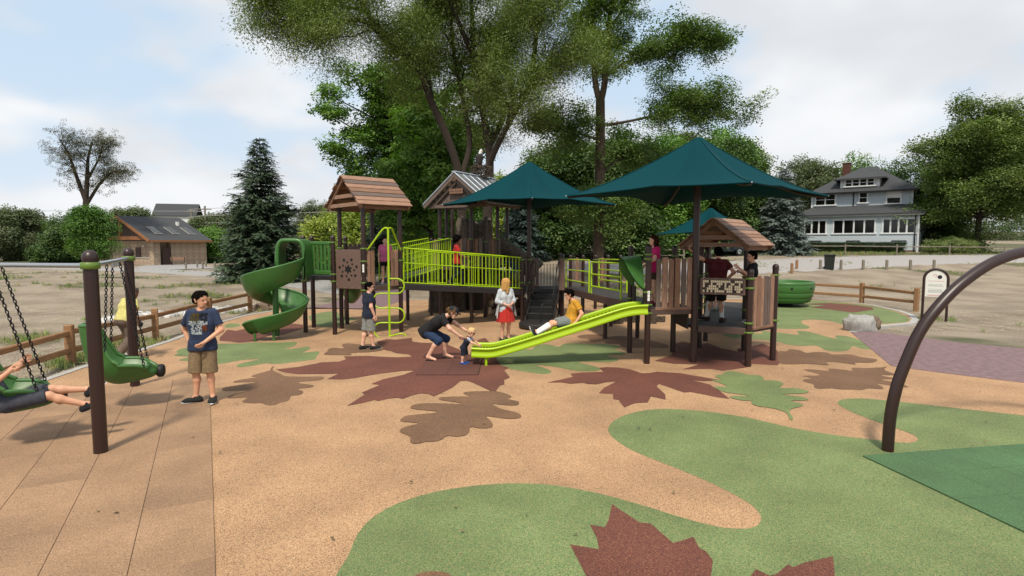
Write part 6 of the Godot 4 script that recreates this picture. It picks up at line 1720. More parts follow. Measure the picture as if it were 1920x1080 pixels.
			blob(sb, [[heel + w, ball + w * 1.6, 0.046 * s, 0.042 * s], [heel - w, ball - w * 1.6, 0.046 * s, 0.042 * s], [heel, an + ft * 0.0, 0.046 * s, 0.046 * s], [ball, ball + d * 0.05 * s - ft * 0.006 * s, 0.038 * s, 0.03 * s]], 0.0105 * s, 0.022 * s, [[ank - ft * 0.05 * s, -ft], [an + ft * 0.035 * s, ft]])
			var sh := mi("shoe", sb.mesh(), cloth(P.get("shoe", Color(0.07, 0.08, 0.1))), t)
			var so := MB.new()
			blob(so, [[heel - ft * 0.03 * s + w, ball - ft * 0.024 * s + w * 1.8, 0.034 * s, 0.036 * s], [heel - ft * 0.03 * s - w, ball - ft * 0.024 * s - w * 1.8, 0.034 * s, 0.036 * s], [ball - ft * 0.024 * s, ball + d * 0.055 * s - ft * 0.022 * s, 0.038 * s, 0.03 * s]], 0.0105 * s, 0.02 * s, [[ank - ft * 0.047 * s, -ft], [ank - ft * 0.026 * s, ft]])
			mi("sole", so.mesh(), P.get("solemat", M.white), sh)
	return t
var shirt_v := PackedVector3Array()
func rumple(b: MB, s: float, amount: float) -> void:             # soft folds in cloth
	noise.seed = 31; noise.frequency = 1.0
	for i in b.v.size(): b.v[i] += b.n[i] * s * amount * (noise.get_noise_3dv(b.v[i] * Vector3(9, 5, 9) / s) + 0.5 * noise.get_noise_3dv(b.v[i] * Vector3(20, 11, 20) / s))
func cloth(c: Color) -> StandardMaterial3D:
	var key := "cloth" + c.to_html()
	if not M.has(key):
		var m := plain(c, 0.88)
		m.albedo_texture = M.weave; m.uv1_triplanar = true; m.uv1_scale = Vector3.ONE * 2.5
		m.rim_enabled = true; m.rim = 0.15
		M[key] = m
	return M[key]
func make_people() -> void:
	M.weave = noise_tex(Color(0.74, 0.74, 0.74), Color.WHITE, 0.012, 91)
	M.eye = plain(Color(0.08, 0.06, 0.05), 0.25)
	M.navy = plain(Color(0.06, 0.075, 0.11), 0.85)
	var tanned := Color(0.80, 0.60, 0.48); var fair := Color(0.83, 0.64, 0.54); var brown := Color(0.47, 0.31, 0.23)
	var V := func(x: float, y: float, z: float) -> Vector3: return Vector3(x, y, z)
	# the man at the left
	var m := person("man in navy printed T-shirt and khaki shorts standing on the tiles", Vector3(-5.02, 0.015, -9.24), 0.12, 1.8, {"shirt": Color(0.15, 0.21, 0.33), "pants": Color(0.55, 0.46, 0.34), "skin": tanned, "haircol": Color(0.06, 0.05, 0.045), "look": Vector2(1.15, 0.12), "leg": 1.04, "loose": 1.35, "ease": 0.024, "sleeve": 0.72, "curlL": 0.8, "curlR": 0.9, "shoe": Color(0.10, 0.11, 0.11),
		"j": {"elL": V.call(0.285, 1.15, 0.0), "wrL": V.call(0.10, 0.985, 0.19), "elR": V.call(-0.32, 1.16, -0.13), "wrR": V.call(-0.22, 0.93, -0.06), "anL": V.call(0.12, 0.085, 0.0), "toL": V.call(0.16, 0.03, 0.15), "anR": V.call(-0.13, 0.085, 0.0), "toR": V.call(-0.30, 0.03, 0.07), "knR": V.call(-0.115, 0.49, 0.02)}})
	R.seed = 3
	for row in [[1.36, 0.13, -0.13, 0.0, "olive"], [1.36, 0.13, 0.02, 0.13, "black"], [1.275, 0.07, -0.14, 0.14, "white"], [1.17, 0.14, -0.11, 0.05, "white"], [1.2, 0.1, 0.06, 0.13, "rust"]]:
		var b := MB.new()
		for i in 10:
			for j in 10:
				if R.randf() < (0.9 if row[4] in ["olive", "rust"] else 0.55):
					var x := lerpf(row[2], row[3], (i + 0.5) / 10.0); var y: float = (row[0] + row[1] * ((j + 0.5) / 10.0 - 0.5)) * 1.03
					var z := -1.0
					for q in shirt_v:
						if absf(q.x - x) < 0.014 and absf(q.y - y) < 0.014 and q.z > z: z = q.z
					if z > 0.0: b.box(Transform3D(Basis(Vector3.UP, x * 2.6), Vector3(x, y, z)), Vector3((row[3] - row[2]) / 9.5, row[1] / 9.5, 0.01))
		mi("print", b.mesh(), plain({"olive": Color(0.28, 0.24, 0.10), "black": Color(0.05, 0.05, 0.07), "white": Color(0.60, 0.63, 0.64), "rust": Color(0.38, 0.18, 0.08)}[row[4]], 0.85), m)
	# the older man walking away
	var o := person("man in pale yellow polo shirt and taupe trousers seen from behind", Vector3(-8.62, 0.0, -12.75), PI - 0.35, 1.68, {"shirt": Color(0.86, 0.82, 0.50), "pants": Color(0.43, 0.36, 0.31), "skin": brown, "hair": "buzz", "haircol": Color(0.30, 0.27, 0.26), "leg": 1.95, "fat": 1.22, "tuck": true, "bottom": "trousers", "loose": 1.35, "look": Vector2(0.0, 0.3), "sleeve": 0.75, "solemat": M.black,
		"j": {"pel": V.call(0, 0.92, -0.06), "che": V.call(0, 1.23, 0.07), "nec": V.call(0, 1.41, 0.14), "hed": V.call(0.0, 1.54, 0.22), "shL": V.call(0.18, 1.36, 0.11), "shR": V.call(-0.18, 1.36, 0.11), "elL": V.call(0.30, 1.13, 0.2), "wrL": V.call(0.34, 0.93, 0.30), "elR": V.call(-0.34, 1.14, 0.0), "wrR": V.call(-0.46, 0.96, -0.04), "anL": V.call(0.10, 0.085, 0.16), "toL": V.call(0.12, 0.03, 0.31), "knL": V.call(0.10, 0.5, 0.14), "anR": V.call(-0.1, 0.17, -0.3), "toR": V.call(-0.11, 0.05, -0.17), "knR": V.call(-0.1, 0.5, 0.03)}})
	var bag := MB.new()
	bag.box(Transform3D(Basis(Vector3.BACK, 0.4), Vector3(-0.47, 0.83, -0.03)), Vector3(0.13, 0.10, 0.08), 0.015)
	bag.tube([Vector3(-0.42, 0.88, -0.03), Vector3(-0.45, 0.93, -0.03), Vector3(-0.52, 0.87, -0.03)], [0.008], 5)
	var bg := mi("camera_bag", bag.mesh(), M.black)
	bg.transform = o.transform; tag(bg, "small black camera case in the hand of the man in yellow", "bag")
	var vb := MB.new()
	vb.box(Transform3D(Basis(Vector3.BACK, -0.5), Vector3(0.38, 1.05, 0.32)), Vector3(0.10, 0.42, 0.12), 0.03)
	var vs := mi("lime_bag", vb.mesh(), M.lime)
	vs.transform = o.transform; tag(vs, "lime green sling bag hanging in front of the man in yellow", "bag")
	# boy in navy
	person("boy in navy T-shirt and grey shorts facing the tower with his back turned", Vector3(-3.50, 0.015, -13.98), 2.2, 1.62, {"shirt": Color(0.06, 0.11, 0.20), "pants": Color(0.56, 0.56, 0.54), "skin": fair, "haircol": Color(0.03, 0.027, 0.027), "look": Vector2(-0.6, 0.05), "fat": 1.1, "limb": 1.08, "leg": 1.02, "loose": 1.3, "ease": 0.022, "shoe": Color(0.07, 0.08, 0.10),
		"j": {"anL": V.call(0.09, 0.085, -0.16), "toL": V.call(0.11, 0.03, 0.0), "knL": V.call(0.1, 0.49, -0.05), "anR": V.call(-0.11, 0.085, 0.06), "toR": V.call(-0.14, 0.03, 0.22)}})
	# woman bending to the toddler
	person("woman in black top, cap and denim capris bending with arms outstretched", Vector3(-1.70, 0.02, -12.66), PI / 2 - 0.12, 1.68, {"shirt": Color(0.035, 0.036, 0.042), "pants": Color(0.12, 0.22, 0.36), "skin": fair, "hair": "short+bun", "haircol": Color(0.42, 0.31, 0.2), "cap": true, "shades": true, "sandal": true, "fat": 1.24, "limb": 1.12, "leg": 1.22, "bottom": "capris", "look": Vector2(-0.1, 0.4), "ease": 0.016, "sleeve": 0.6, "curlL": 0.35, "curlR": 0.35, "palmL": V.call(0, -0.3, 1), "palmR": V.call(0.8, 0.2, 0.2),
		"j": {"pel": V.call(0, 0.66, -0.22), "che": V.call(0, 0.88, 0.05), "nec": V.call(0, 1.02, 0.25), "hed": V.call(0, 1.09, 0.42), "shL": V.call(0.18, 0.98, 0.21), "shR": V.call(-0.18, 0.97, 0.21), "elL": V.call(0.24, 0.80, 0.44), "wrL": V.call(0.19, 0.66, 0.68), "elR": V.call(-0.25, 0.76, 0.40), "wrR": V.call(-0.2, 0.60, 0.60), "hiL": V.call(0.10, 0.63, -0.19), "hiR": V.call(-0.10, 0.63, -0.19), "knL": V.call(0.15, 0.47, 0.22), "knR": V.call(-0.16, 0.47, 0.12), "anL": V.call(0.16, 0.085, 0.18), "toL": V.call(0.18, 0.03, 0.36), "anR": V.call(-0.17, 0.085, -0.14), "toR": V.call(-0.19, 0.03, 0.04)}})
	# toddler
	person("blond toddler in navy overalls and blue shoes leaning on the slide end", Vector3(-1.02, 0.02, -12.2), PI / 2 - 0.15, 0.84, {"shirt": Color(0.07, 0.10, 0.18), "top": "overalls", "pants": Color(0.07, 0.10, 0.18), "skin": fair, "hair": "buzz", "haircol": Color(0.80, 0.68, 0.48), "head": 1.55, "fat": 1.2, "limb": 1.2, "leg": 0.95, "sleeve": 0.0, "shades": true, "look": Vector2(0, 0.45), "shoe": Color(0.08, 0.32, 0.66), "solemat": plain(Color(0.08, 0.32, 0.66), 0.6),
		"j": {"pel": V.call(0, 0.74, -0.03), "che": V.call(0, 1.03, 0.12), "nec": V.call(0, 1.24, 0.22), "hed": V.call(0, 1.43, 0.32), "shL": V.call(0.15, 1.17, 0.2), "shR": V.call(-0.15, 1.17, 0.2), "elL": V.call(0.2, 1.0, 0.42), "wrL": V.call(0.14, 0.88, 0.62), "elR": V.call(-0.2, 0.98, 0.40), "wrR": V.call(-0.12, 0.88, 0.62), "hiL": V.call(0.09, 0.70, -0.02), "hiR": V.call(-0.09, 0.70, -0.02), "knL": V.call(0.1, 0.38, 0.06), "knR": V.call(-0.11, 0.38, -0.02), "anL": V.call(0.11, 0.085, 0.0), "anR": V.call(-0.12, 0.085, -0.08), "toL": V.call(0.12, 0.03, 0.18), "toR": V.call(-0.14, 0.03, 0.1)}})
	var tod := get_child(get_child_count() - 1)
	var str_ := MB.new()
	for q in [1.0, -1.0]:
		for k in 4: str_.tube([Vector3(0.155 * q, 1.17, 0.2).lerp(Vector3(0.2 * q, 1.0, 0.42), 0.05 + 0.15 * k) * 0.48, Vector3(0.155 * q, 1.17, 0.2).lerp(Vector3(0.2 * q, 1.0, 0.42), 0.11 + 0.15 * k) * 0.48], [0.036], 10)
	mi("sleeve", str_.mesh(), plain(Color(0.62, 0.74, 0.86), 0.85), tod)
	# blond woman with shawl
	var w := person("blond woman in white crochet shawl and red skirt behind the slide", Vector3(-0.17, 0.0, -15.14), 0.55, 1.66, {"shirt": Color(0.82, 0.84, 0.86), "pants": Color(0.8, 0.2, 0.16), "skirt": true, "skin": fair, "hair": "short+long+veil", "haircol": Color(0.72, 0.55, 0.33), "look": Vector2(1.3, 0.1), "sleeve": 1.55, "limb": 0.95, "ease": 0.02, "top": "blouse",
		"j": {"elL": V.call(0.25, 1.15, 0.03), "wrL": V.call(0.08, 1.06, 0.2), "elR": V.call(-0.27, 1.14, 0.0), "wrR": V.call(-0.06, 1.04, 0.2)}, "curlL": 1.0, "curlR": 1.0})
	var sk := MB.new()
	var rows := []
	for i in 7:
		var u := i / 6.0
		var row := []
		for j in 72:
			var a := TAU * j / 72
			var r := lerpf(0.15, 0.25, pow(u, 0.75)) * (1.0 + 0.05 * u * sin(a * 15.0))
			row.append(Vector3(cos(a) * r * 1.08, lerpf(1.0, 0.56, u), -sin(a) * r * 0.9) * 0.95)
		rows.append(row)
	sk.grid(rows, true)
	mi("skirt", sk.mesh(), cloth(Color(0.78, 0.17, 0.13)), w)
	var sh := MB.new()
	rows = []
	for i in 9:
		var u := i / 8.0
		var row := []
		for j in 41:
			var a := lerpf(-0.25, PI + 0.25, j / 40.0) + PI       # open at the front
			var r := lerpf(0.12, 0.30, pow(u, 0.6)) * (1.0 + 0.05 * sin(a * 9.0) * u)
			var low := 0.70 - 0.12 * pow(absf(j / 20.0 - 1.0), 3.0) * u
			row.append(Vector3(cos(a) * r * 1.05, lerpf(1.40, low + 0.08, u), sin(a) * r * 0.75 + 0.04) * 0.95)
		rows.append(row)
	sh.grid(rows)
	mi("shawl", sh.mesh(), grainy(Color(0.86, 0.86, 0.85), 0.45, Vector3.ONE * 6, 0.95, 0.08, 0.4, 92, false), w)
	# boy on the slide: sits on the rollers, legs down to the left
	person("boy in yellow T-shirt and grey shorts sliding down the lime slide", Vector3(1.28, 0.0, -12.37), -PI / 2 + 0.1, 1.55, {"shirt": Color(0.85, 0.62, 0.16), "pants": Color(0.50, 0.53, 0.52), "skin": tanned, "haircol": Color(0.04, 0.035, 0.035), "look": Vector2(-0.1, 0.25), "fat": 1.22, "limb": 1.08, "leg": 0.8, "sock": 0.75, "ease": 0.02, "shoe": Color(0.13, 0.14, 0.16),
		"footL": V.call(0, 0.55, -0.83), "footR": V.call(0, 0.55, -0.83), "curlL": 0.9,
		"j": {"pel": V.call(0, 1.07, 0.0), "che": V.call(0, 1.36, -0.10), "nec": V.call(0, 1.55, -0.06), "hed": V.call(0, 1.69, 0.05), "shL": V.call(0.19, 1.50, -0.08), "shR": V.call(-0.19, 1.50, -0.08), "elL": V.call(0.29, 1.25, -0.20), "wrL": V.call(0.33, 1.06, -0.05), "elR": V.call(-0.29, 1.27, -0.2), "wrR": V.call(-0.32, 1.10, -0.05), "hiL": V.call(0.1, 1.04, 0.05), "hiR": V.call(-0.1, 1.04, 0.05), "knL": V.call(0.11, 0.99, 0.46), "knR": V.call(-0.1, 0.99, 0.46), "anL": V.call(0.09, 0.76, 0.86), "anR": V.call(-0.08, 0.77, 0.84), "toL": V.call(0.12, 0.90, 0.97), "toR": V.call(-0.12, 0.91, 0.95)}})
	# boy in red on the ramp
	person("boy in red T-shirt with curly hair walking on the lime railed ramp", Vector3(-1.75, 1.19, -18.25), 1.75, 1.6, {"shirt": Color(0.74, 0.13, 0.12), "pants": Color(0.07, 0.10, 0.17), "bottom": "jeans", "skin": brown, "hair": "short+afro", "haircol": Color(0.035, 0.028, 0.028), "leg": 1.9, "look": Vector2(0.1, 0.1), "ease": 0.024, "loose": 1.1, "shoe": Color(0.09, 0.09, 0.1),
		"j": {"elR": V.call(-0.25, 1.15, 0.08), "wrR": V.call(-0.28, 1.06, 0.30), "anL": V.call(0.1, 0.085, 0.24), "toL": V.call(0.12, 0.04, 0.4), "knL": V.call(0.1, 0.5, 0.16), "anR": V.call(-0.1, 0.2, -0.3), "toR": V.call(-0.11, 0.06, -0.18), "knR": V.call(-0.1, 0.5, 0.02)}})
	# girl on the left tower
	person("girl in pink T-shirt and black shorts standing in the wooden tower", Vector3(-3.78, 1.4, -17.2), 0.25, 1.36, {"shirt": Color(0.93, 0.47, 0.64), "pants": Color(0.04, 0.04, 0.05), "skin": fair, "hair": "short", "haircol": Color(0.16, 0.1, 0.07), "leg": 0.55, "ease": 0.024, "head": 1.1, "shoe": Color(0.5, 0.4, 0.5)})
	# child climbing by the treehouse
	person("child in blue shirt holding a rope beside the treehouse boards", Vector3(-0.05, 1.05, -20.6), -PI / 2 - 0.4, 1.3, {"shirt": Color(0.10, 0.17, 0.33), "pants": Color(0.07, 0.3, 0.5), "skin": tanned, "haircol": Color(0.07, 0.05, 0.04), "leg": 0.9, "head": 1.1,
		"j": {"pel": V.call(0, 0.9, -0.25), "che": V.call(0, 1.12, 0.0), "nec": V.call(0, 1.2, 0.18), "hed": V.call(0.08, 1.28, 0.32), "shL": V.call(0.16, 1.17, 0.13), "shR": V.call(-0.16, 1.17, 0.13), "elL": V.call(0.2, 1.2, 0.38), "wrL": V.call(0.18, 1.3, 0.58), "elR": V.call(-0.2, 1.15, 0.38), "wrR": V.call(-0.16, 1.28, 0.56), "hiL": V.call(0.09, 0.87, -0.22), "hiR": V.call(-0.09, 0.87, -0.22), "knL": V.call(0.1, 0.5, -0.05)}})
	# right tower
	person("girl in magenta T-shirt and glasses behind the upright boards", Vector3(3.22, 1.2, -13.05), -PI / 2 + 0.15, 1.56, {"shirt": Color(0.85, 0.09, 0.45), "pants": Color(0.30, 0.21, 0.17), "skin": fair, "hair": "short+long", "haircol": Color(0.2, 0.12, 0.08), "leg": 0.6, "ease": 0.022, "shoe": Color(0.6, 0.08, 0.28),
		"j": {"elL": V.call(0.24, 1.16, 0.1), "wrL": V.call(0.16, 1.02, 0.30), "elR": V.call(-0.24, 1.16, 0.1), "wrR": V.call(-0.16, 1.02, 0.30)}})
	person("boy in dark red T-shirt seen from behind with one arm raised to the post", Vector3(4.78, 0.79, -13.35), PI - 0.15, 1.7, {"shirt": Color(0.35, 0.03, 0.06), "pants": Color(0.045, 0.045, 0.055), "skin": tanned, "haircol": Color(0.03, 0.026, 0.026), "fat": 1.15, "limb": 1.05, "leg": 0.98, "loose": 1.3, "ease": 0.024, "sock": 0.85, "shoe": Color(0.25, 0.14, 0.13), "curlL": 0.9,
		"j": {"elL": V.call(0.40, 1.50, -0.02), "wrL": V.call(0.60, 1.66, 0.0), "elR": V.call(-0.35, 1.18, -0.1), "wrR": V.call(-0.22, 0.98, 0.1), "anL": V.call(0.22, 0.085, 0.12), "toL": V.call(0.36, 0.03, 0.2), "knL": V.call(0.15, 0.49, 0.1), "anR": V.call(-0.1, 0.085, -0.12), "toR": V.call(-0.2, 0.03, 0.02)}})
	person("boy in black T-shirt leaning an arm on the right tower's post", Vector3(5.42, 0.79, -12.95), -PI / 2 - 0.2, 1.62, {"shirt": Color(0.03, 0.03, 0.035), "pants": Color(0.05, 0.05, 0.06), "skin": tanned, "haircol": Color(0.05, 0.04, 0.035), "leg": 1.0, "look": Vector2(0.1, 0.0), "shoe": Color(0.4, 0.4, 0.42),
		"j": {"elL": V.call(0.30, 1.2, 0.16), "wrL": V.call(0.26, 1.36, 0.36), "elR": V.call(-0.24, 1.16, 0.1), "wrR": V.call(-0.1, 1.25, 0.28)}})
	person("small child in pale blue shirt on the walkway behind the dark red boy", Vector3(5.55, 0.78, -15.5), PI + 0.3, 1.3, {"shirt": Color(0.55, 0.66, 0.76), "pants": Color(0.2, 0.22, 0.26), "skin": fair, "haircol": Color(0.2, 0.14, 0.1), "leg": 0.9, "head": 1.1, "shoe": Color(0.45, 0.5, 0.45)})
	# rider on the far left swing: only the legs reach into the picture
	person("rider in dark sneakers seated in the swing at the left edge", Vector3(-6.33, 0.0, -7.1), 2.12, 1.65, {"shirt": Color(0.2, 0.22, 0.28), "pants": Color(0.25, 0.26, 0.3), "skin": tanned, "haircol": Color(0.1, 0.07, 0.05), "leg": 0.95, "shoe": Color(0.05, 0.06, 0.09), "footL": V.call(0, 0.8, -0.6), "footR": V.call(0, 0.95, -0.3),
		"j": {"pel": V.call(0, 0.66, -0.05), "che": V.call(0, 0.96, -0.22), "nec": V.call(0, 1.16, -0.28), "hed": V.call(0, 1.31, -0.24), "shL": V.call(0.175, 1.11, -0.27), "shR": V.call(-0.175, 1.11, -0.27), "elL": V.call(0.30, 0.95, -0.1), "wrL": V.call(0.34, 1.12, 0.1), "elR": V.call(-0.30, 0.95, -0.1), "wrR": V.call(-0.34, 1.12, 0.1), "hiL": V.call(0.1, 0.64, 0.0), "hiR": V.call(-0.1, 0.64, 0.0), "knL": V.call(0.12, 0.74, 0.44), "knR": V.call(-0.12, 0.70, 0.44), "anL": V.call(0.12, 0.68, 0.86), "anR": V.call(-0.12, 0.52, 0.84), "toL": V.call(0.13, 0.76, 1.0), "toR": V.call(-0.13, 0.56, 1.0)}})

# ---------- buildings and park furniture
func siding_mat() -> StandardMaterial3D:
	var im := Image.create(8, 64, false, Image.FORMAT_RGB8)
	for y in 64:
		var e := y % 8
		for x in 8: im.set_pixel(x, y, Color(1, 1, 1) * (0.74 if e == 0 else 0.97 + 0.03 * sin(y * 1.7)))
	var m := plain(Color(0.75, 0.795, 0.82), 0.7)
	m.albedo_texture = ImageTexture.create_from_image(im)
	m.uv1_triplanar = true; m.uv1_scale = Vector3.ONE * 0.9
	return m
func block_mat() -> StandardMaterial3D:
	var im := Image.create(64, 64, false, Image.FORMAT_RGB8)
	R.seed = 15
	var tone := []
	for k in 32: tone.append(R.randf_range(0.85, 1.0))
	for y in 64:
		for x in 64:
			var row := y / 16
			var xx := (x + (16 if row % 2 else 0)) % 64
			var c: float = tone[row * 4 + xx / 32 + 8 * (row % 2)] * R.randf_range(0.93, 1.0)
			if y % 16 == 0 or xx % 32 == 0: c *= 0.88
			im.set_pixel(x, y, Color(c, c, c))
	var m := plain(Color(0.72, 0.63, 0.54), 0.95)
	m.albedo_texture = ImageTexture.create_from_image(im)
	m.uv1_triplanar = true; m.uv1_scale = Vector3.ONE * 1.25
	return m
func roof_poly(called: String, parent: Node, m: Material, p: Array, thick := 0.14) -> void:
	var b := MB.new()
	var c := Vector3.ZERO
	for q in p: c += q / p.size()
	c.y -= thick * 0.5
	var dn := Vector3(0, -thick, 0)
	for i in range(1, p.size() - 1):
		b.out(p[0], p[i], p[i + 1], c); b.out(p[0] + dn, p[i] + dn, p[i + 1] + dn, c)
	for i in p.size(): b.quad(p[i], p[(i + 1) % p.size()], p[(i + 1) % p.size()] + dn, p[i] + dn, c)
	mi(called, b.mesh(), m, parent)
func window(parent: Node, c: Vector3, w: float, h: float, sashes: int, split := false, blind := false) -> void:
	var n := Node3D.new()
	n.name = "window"; parent.add_child(n, true); n.position = c
	box("casing", M.trim, n, Vector3(0, h * 0.5 + 0.06, 0.03), Vector3(w + 0.3, 0.14, 0.1), 0.0, 0.01)
	box("sill", M.trim, n, Vector3(0, -h * 0.5 - 0.06, 0.05), Vector3(w + 0.34, 0.12, 0.16), 0.0, 0.01)
	for i in sashes + 1: box("mullion", M.trim, n, Vector3(-w * 0.5 + w * i / sashes, 0, 0.032), Vector3(0.14, h + 0.02, 0.1), 0.0, 0.01)
	for i in sashes:
		var x := -w * 0.5 + w * (i + 0.5) / sashes
		box("pane", M.glass, n, Vector3(x, 0, -0.0), Vector3(w / sashes - 0.1, h, 0.03), 0.0, 0.002)
		if split: box("sash_bar", M.trim, n, Vector3(x, 0, 0.025), Vector3(w / sashes - 0.12, 0.06, 0.05), 0.0, 0.005)
		if blind: box("blind", M.white, n, Vector3(x, h * 0.2, 0.019), Vector3(w / sashes - 0.16, h * 0.55, 0.006), 0.0, 0.001)
func make_buildings() -> void:
	M.siding = siding_mat(); M.block = block_mat()
	M.shingle = grainy(Color(0.40, 0.41, 0.43), 0.75, Vector3(0.9, 2.6, 0.9), 0.95, 0.06, 0.6, 71, false)
	M.glass = plain(Color(0.07, 0.065, 0.065), 0.12)
	M.glass.metallic_specular = 0.6
	M.brick = grainy(Color(0.42, 0.27, 0.22), 0.4, Vector3.ONE * 3, 0.95, 0.08, 0.3, 72, false)
	M.timber = wood(Color(0.62, 0.41, 0.24), 73, 0.3)
	M.door = plain(Color(0.24, 0.14, 0.11), 0.6)
	# the grey house: local x along its front, +z towards the park
	var h := thing("house", "grey two storey house with sun porch and hipped dark roof", "house", Vector3(33.9, 1.70, -57.0), -atan2(6.5, 7.7) + PI * 0.0)
	h.rotation.y = atan2(-0.645, 0.764)
	box("porch_wall", M.siding, h, Vector3(0, 0.95, -1.3), Vector3(10.1, 1.9, 2.6), 0.0, 0.02)
	box("porch_wall", M.siding, h, Vector3(0, 3.42, -1.3), Vector3(10.1, 0.34, 2.6), 0.0, 0.02)
	for x in [-5.0, -2.35, 1.95, 4.95]: box("porch_pier", M.siding, h, Vector3(x, 2.55, -0.06), Vector3(0.7 if absf(x) < 4 else 0.3, 1.5, 0.1), 0.0, 0.01)
	box("porch_inside", M.siding, h, Vector3(0, 2.55, -2.5), Vector3(10.0, 1.5, 0.1))
	window(h, Vector3(-3.65, 2.52, -0.05), 2.0, 1.28, 3)
	window(h, Vector3(-0.2, 2.52, -0.05), 3.6, 1.28, 4)
	window(h, Vector3(3.5, 2.52, -0.05), 2.6, 1.28, 4)
	box("corner_board", M.trim, h, Vector3(5.06, 1.75, 0.02), Vector3(0.16, 3.5, 0.1))
	box("corner_board", M.trim, h, Vector3(-5.06, 1.75, 0.02), Vector3(0.16, 3.5, 0.1))
	for x in [-3.6, -0.2, 3.6]: box("vent", M.dark, h, Vector3(x, 1.12, 0.02), Vector3(1.2, 0.1, 0.05))
	box("fascia", M.trim, h, Vector3(0, 3.62, 0.30), Vector3(11.0, 0.16, 0.08))
	roof_poly("porch_roof", h, M.shingle, [Vector3(-5.6, 3.78, 0.45), Vector3(5.6, 3.78, 0.45), Vector3(4.5, 4.72, -2.65), Vector3(-4.5, 4.72, -2.65)])
	roof_poly("porch_roof", h, M.shingle, [Vector3(5.6, 3.78, 0.45), Vector3(5.6, 3.78, -3.2), Vector3(4.5, 4.72, -2.65)])
	box("upper_wall", M.siding, h, Vector3(-0.2, 3.05, -6.6), Vector3(8.8, 6.1, 8.0), 0.0, 0.02)
	box("side_wing", M.siding, h, Vector3(4.6, 2.9, -7.5), Vector3(1.2, 5.8, 4.0), 0.0, 0.02)
	for x in [-4.62, 4.22]: box("corner_board", M.trim, h, Vector3(x, 5.3, -2.57), Vector3(0.16, 1.6, 0.12))
	window(h, Vector3(-3.35, 5.45, -2.57), 1.9, 1.05, 2, true)
	window(h, Vector3(0.1, 5.5, -2.57), 0.75, 0.95, 1, true)
	window(h, Vector3(2.7, 5.45, -2.57), 1.2, 1.2, 1, true, true)
	box("downpipe", M.black, h, Vector3(-0.75, 5.2, -2.52), Vector3(0.09, 1.75, 0.09))
	box("downpipe", M.black, h, Vector3(4.82, 1.8, 0.1), Vector3(0.09, 3.5, 0.09))
	box("gutter", M.black, h, Vector3(-0.2, 6.06, -1.98), Vector3(10.1, 0.13, 0.1))
	var e := 6.1
	var A := [Vector3(-5.2, e, -2.0), Vector3(4.8, e, -2.0), Vector3(4.8, e, -11.2), Vector3(-5.2, e, -11.2)]
	var r0 := Vector3(-0.9, 9.0, -6.6); var r1 := Vector3(0.5, 9.0, -6.6)
	roof_poly("roof", h, M.shingle, [A[0], A[1], r1, r0]); roof_poly("roof", h, M.shingle, [A[1], A[2], r1]); roof_poly("roof", h, M.shingle, [A[2], A[3], r0, r1]); roof_poly("roof", h, M.shingle, [A[3], A[0], r0])
	box("chimney", M.brick, h, Vector3(-2.4, 8.6, -7.6), Vector3(0.75, 2.2, 0.75))
	box("chimney_cap", M.concrete, h, Vector3(-2.4, 9.72, -7.6), Vector3(0.9, 0.1, 0.9))
	box("dormer", M.trim, h, Vector3(-0.3, 7.05, -3.6), Vector3(3.5, 0.95, 1.8))
	window(h, Vector3(-0.3, 7.05, -2.66), 2.6, 0.62, 4, true)
	var d := [Vector3(-2.6, 7.5, -2.2), Vector3(2.0, 7.5, -2.2), Vector3(2.0, 7.5, -6.0), Vector3(-2.6, 7.5, -6.0), Vector3(-0.3, 8.62, -4.6)]
	roof_poly("dormer_roof", h, M.shingle, [d[0], d[1], d[4]]); roof_poly("dormer_roof", h, M.shingle, [d[1], d[2], d[4]]); roof_poly("dormer_roof", h, M.shingle, [d[3], d[0], d[4]])
	box("foundation", M.stone_b, h, Vector3(0, -0.1, -1.3), Vector3(10.14, 0.7, 2.64))
	# clipped hedge
	var hg := thing("hedge", "low clipped dark hedge in front of the grey house", "hedge", Vector3(32.7, 1.60, -55.6), h.rotation.y)
	var xf := []
	R.seed = 44
	for i in 2600:
		var p := Vector3(R.randf_range(-4.6, 4.3), R.randf_range(0.05, 1.0), R.randf_range(-0.5, 0.5))
		var k := R.randi() % 3
		if k == 0: p.z = 0.5 + R.randfn(0, 0.03)
		elif k == 1: p.y = 0.98 + R.randfn(0, 0.03)
		xf.append(Transform3D(rot(R.randf_range(0.28, 0.45)), p))
	put_leaves(hg, xf, LEAF.broad, [Color(0.03, 0.06, 0.018), Color(0.045, 0.08, 0.022)], LEAF.mat, "foliage")
	box("stems", M.bark2, hg, Vector3(-0.15, 0.35, 0), Vector3(8.6, 0.8, 0.5))
	# white garage behind, beside the small canopy
	var s := thing("garage", "white garage with a dark roof glimpsed behind the canopy", "garage", G(14.6, -53.0), 0.15)
	box("wall", M.siding, s, Vector3(0, 1.4, 0), Vector3(5.6, 2.8, 5.0))
	box("garage_door", M.trim, s, Vector3(1.0, 1.15, 2.52), Vector3(2.6, 2.2, 0.06))
	for k in 3: box("panel_line", M.concrete, s, Vector3(1.0, 0.6 + 0.55 * k, 2.556), Vector3(2.5, 0.04, 0.012), 0.0, 0.002)
	roof_poly("roof", s, M.shingle, [Vector3(-3.1, 2.8, 2.9), Vector3(3.1, 2.8, 2.9), Vector3(0.6, 4.3, 0), Vector3(-0.6, 4.3, 0)]); roof_poly("roof", s, M.shingle, [Vector3(-3.1, 2.8, -2.9), Vector3(-3.1, 2.8, 2.9), Vector3(-0.6, 4.3, 0)]); roof_poly("roof", s, M.shingle, [Vector3(3.1, 2.8, 2.9), Vector3(3.1, 2.8, -2.9), Vector3(0.6, 4.3, 0)])
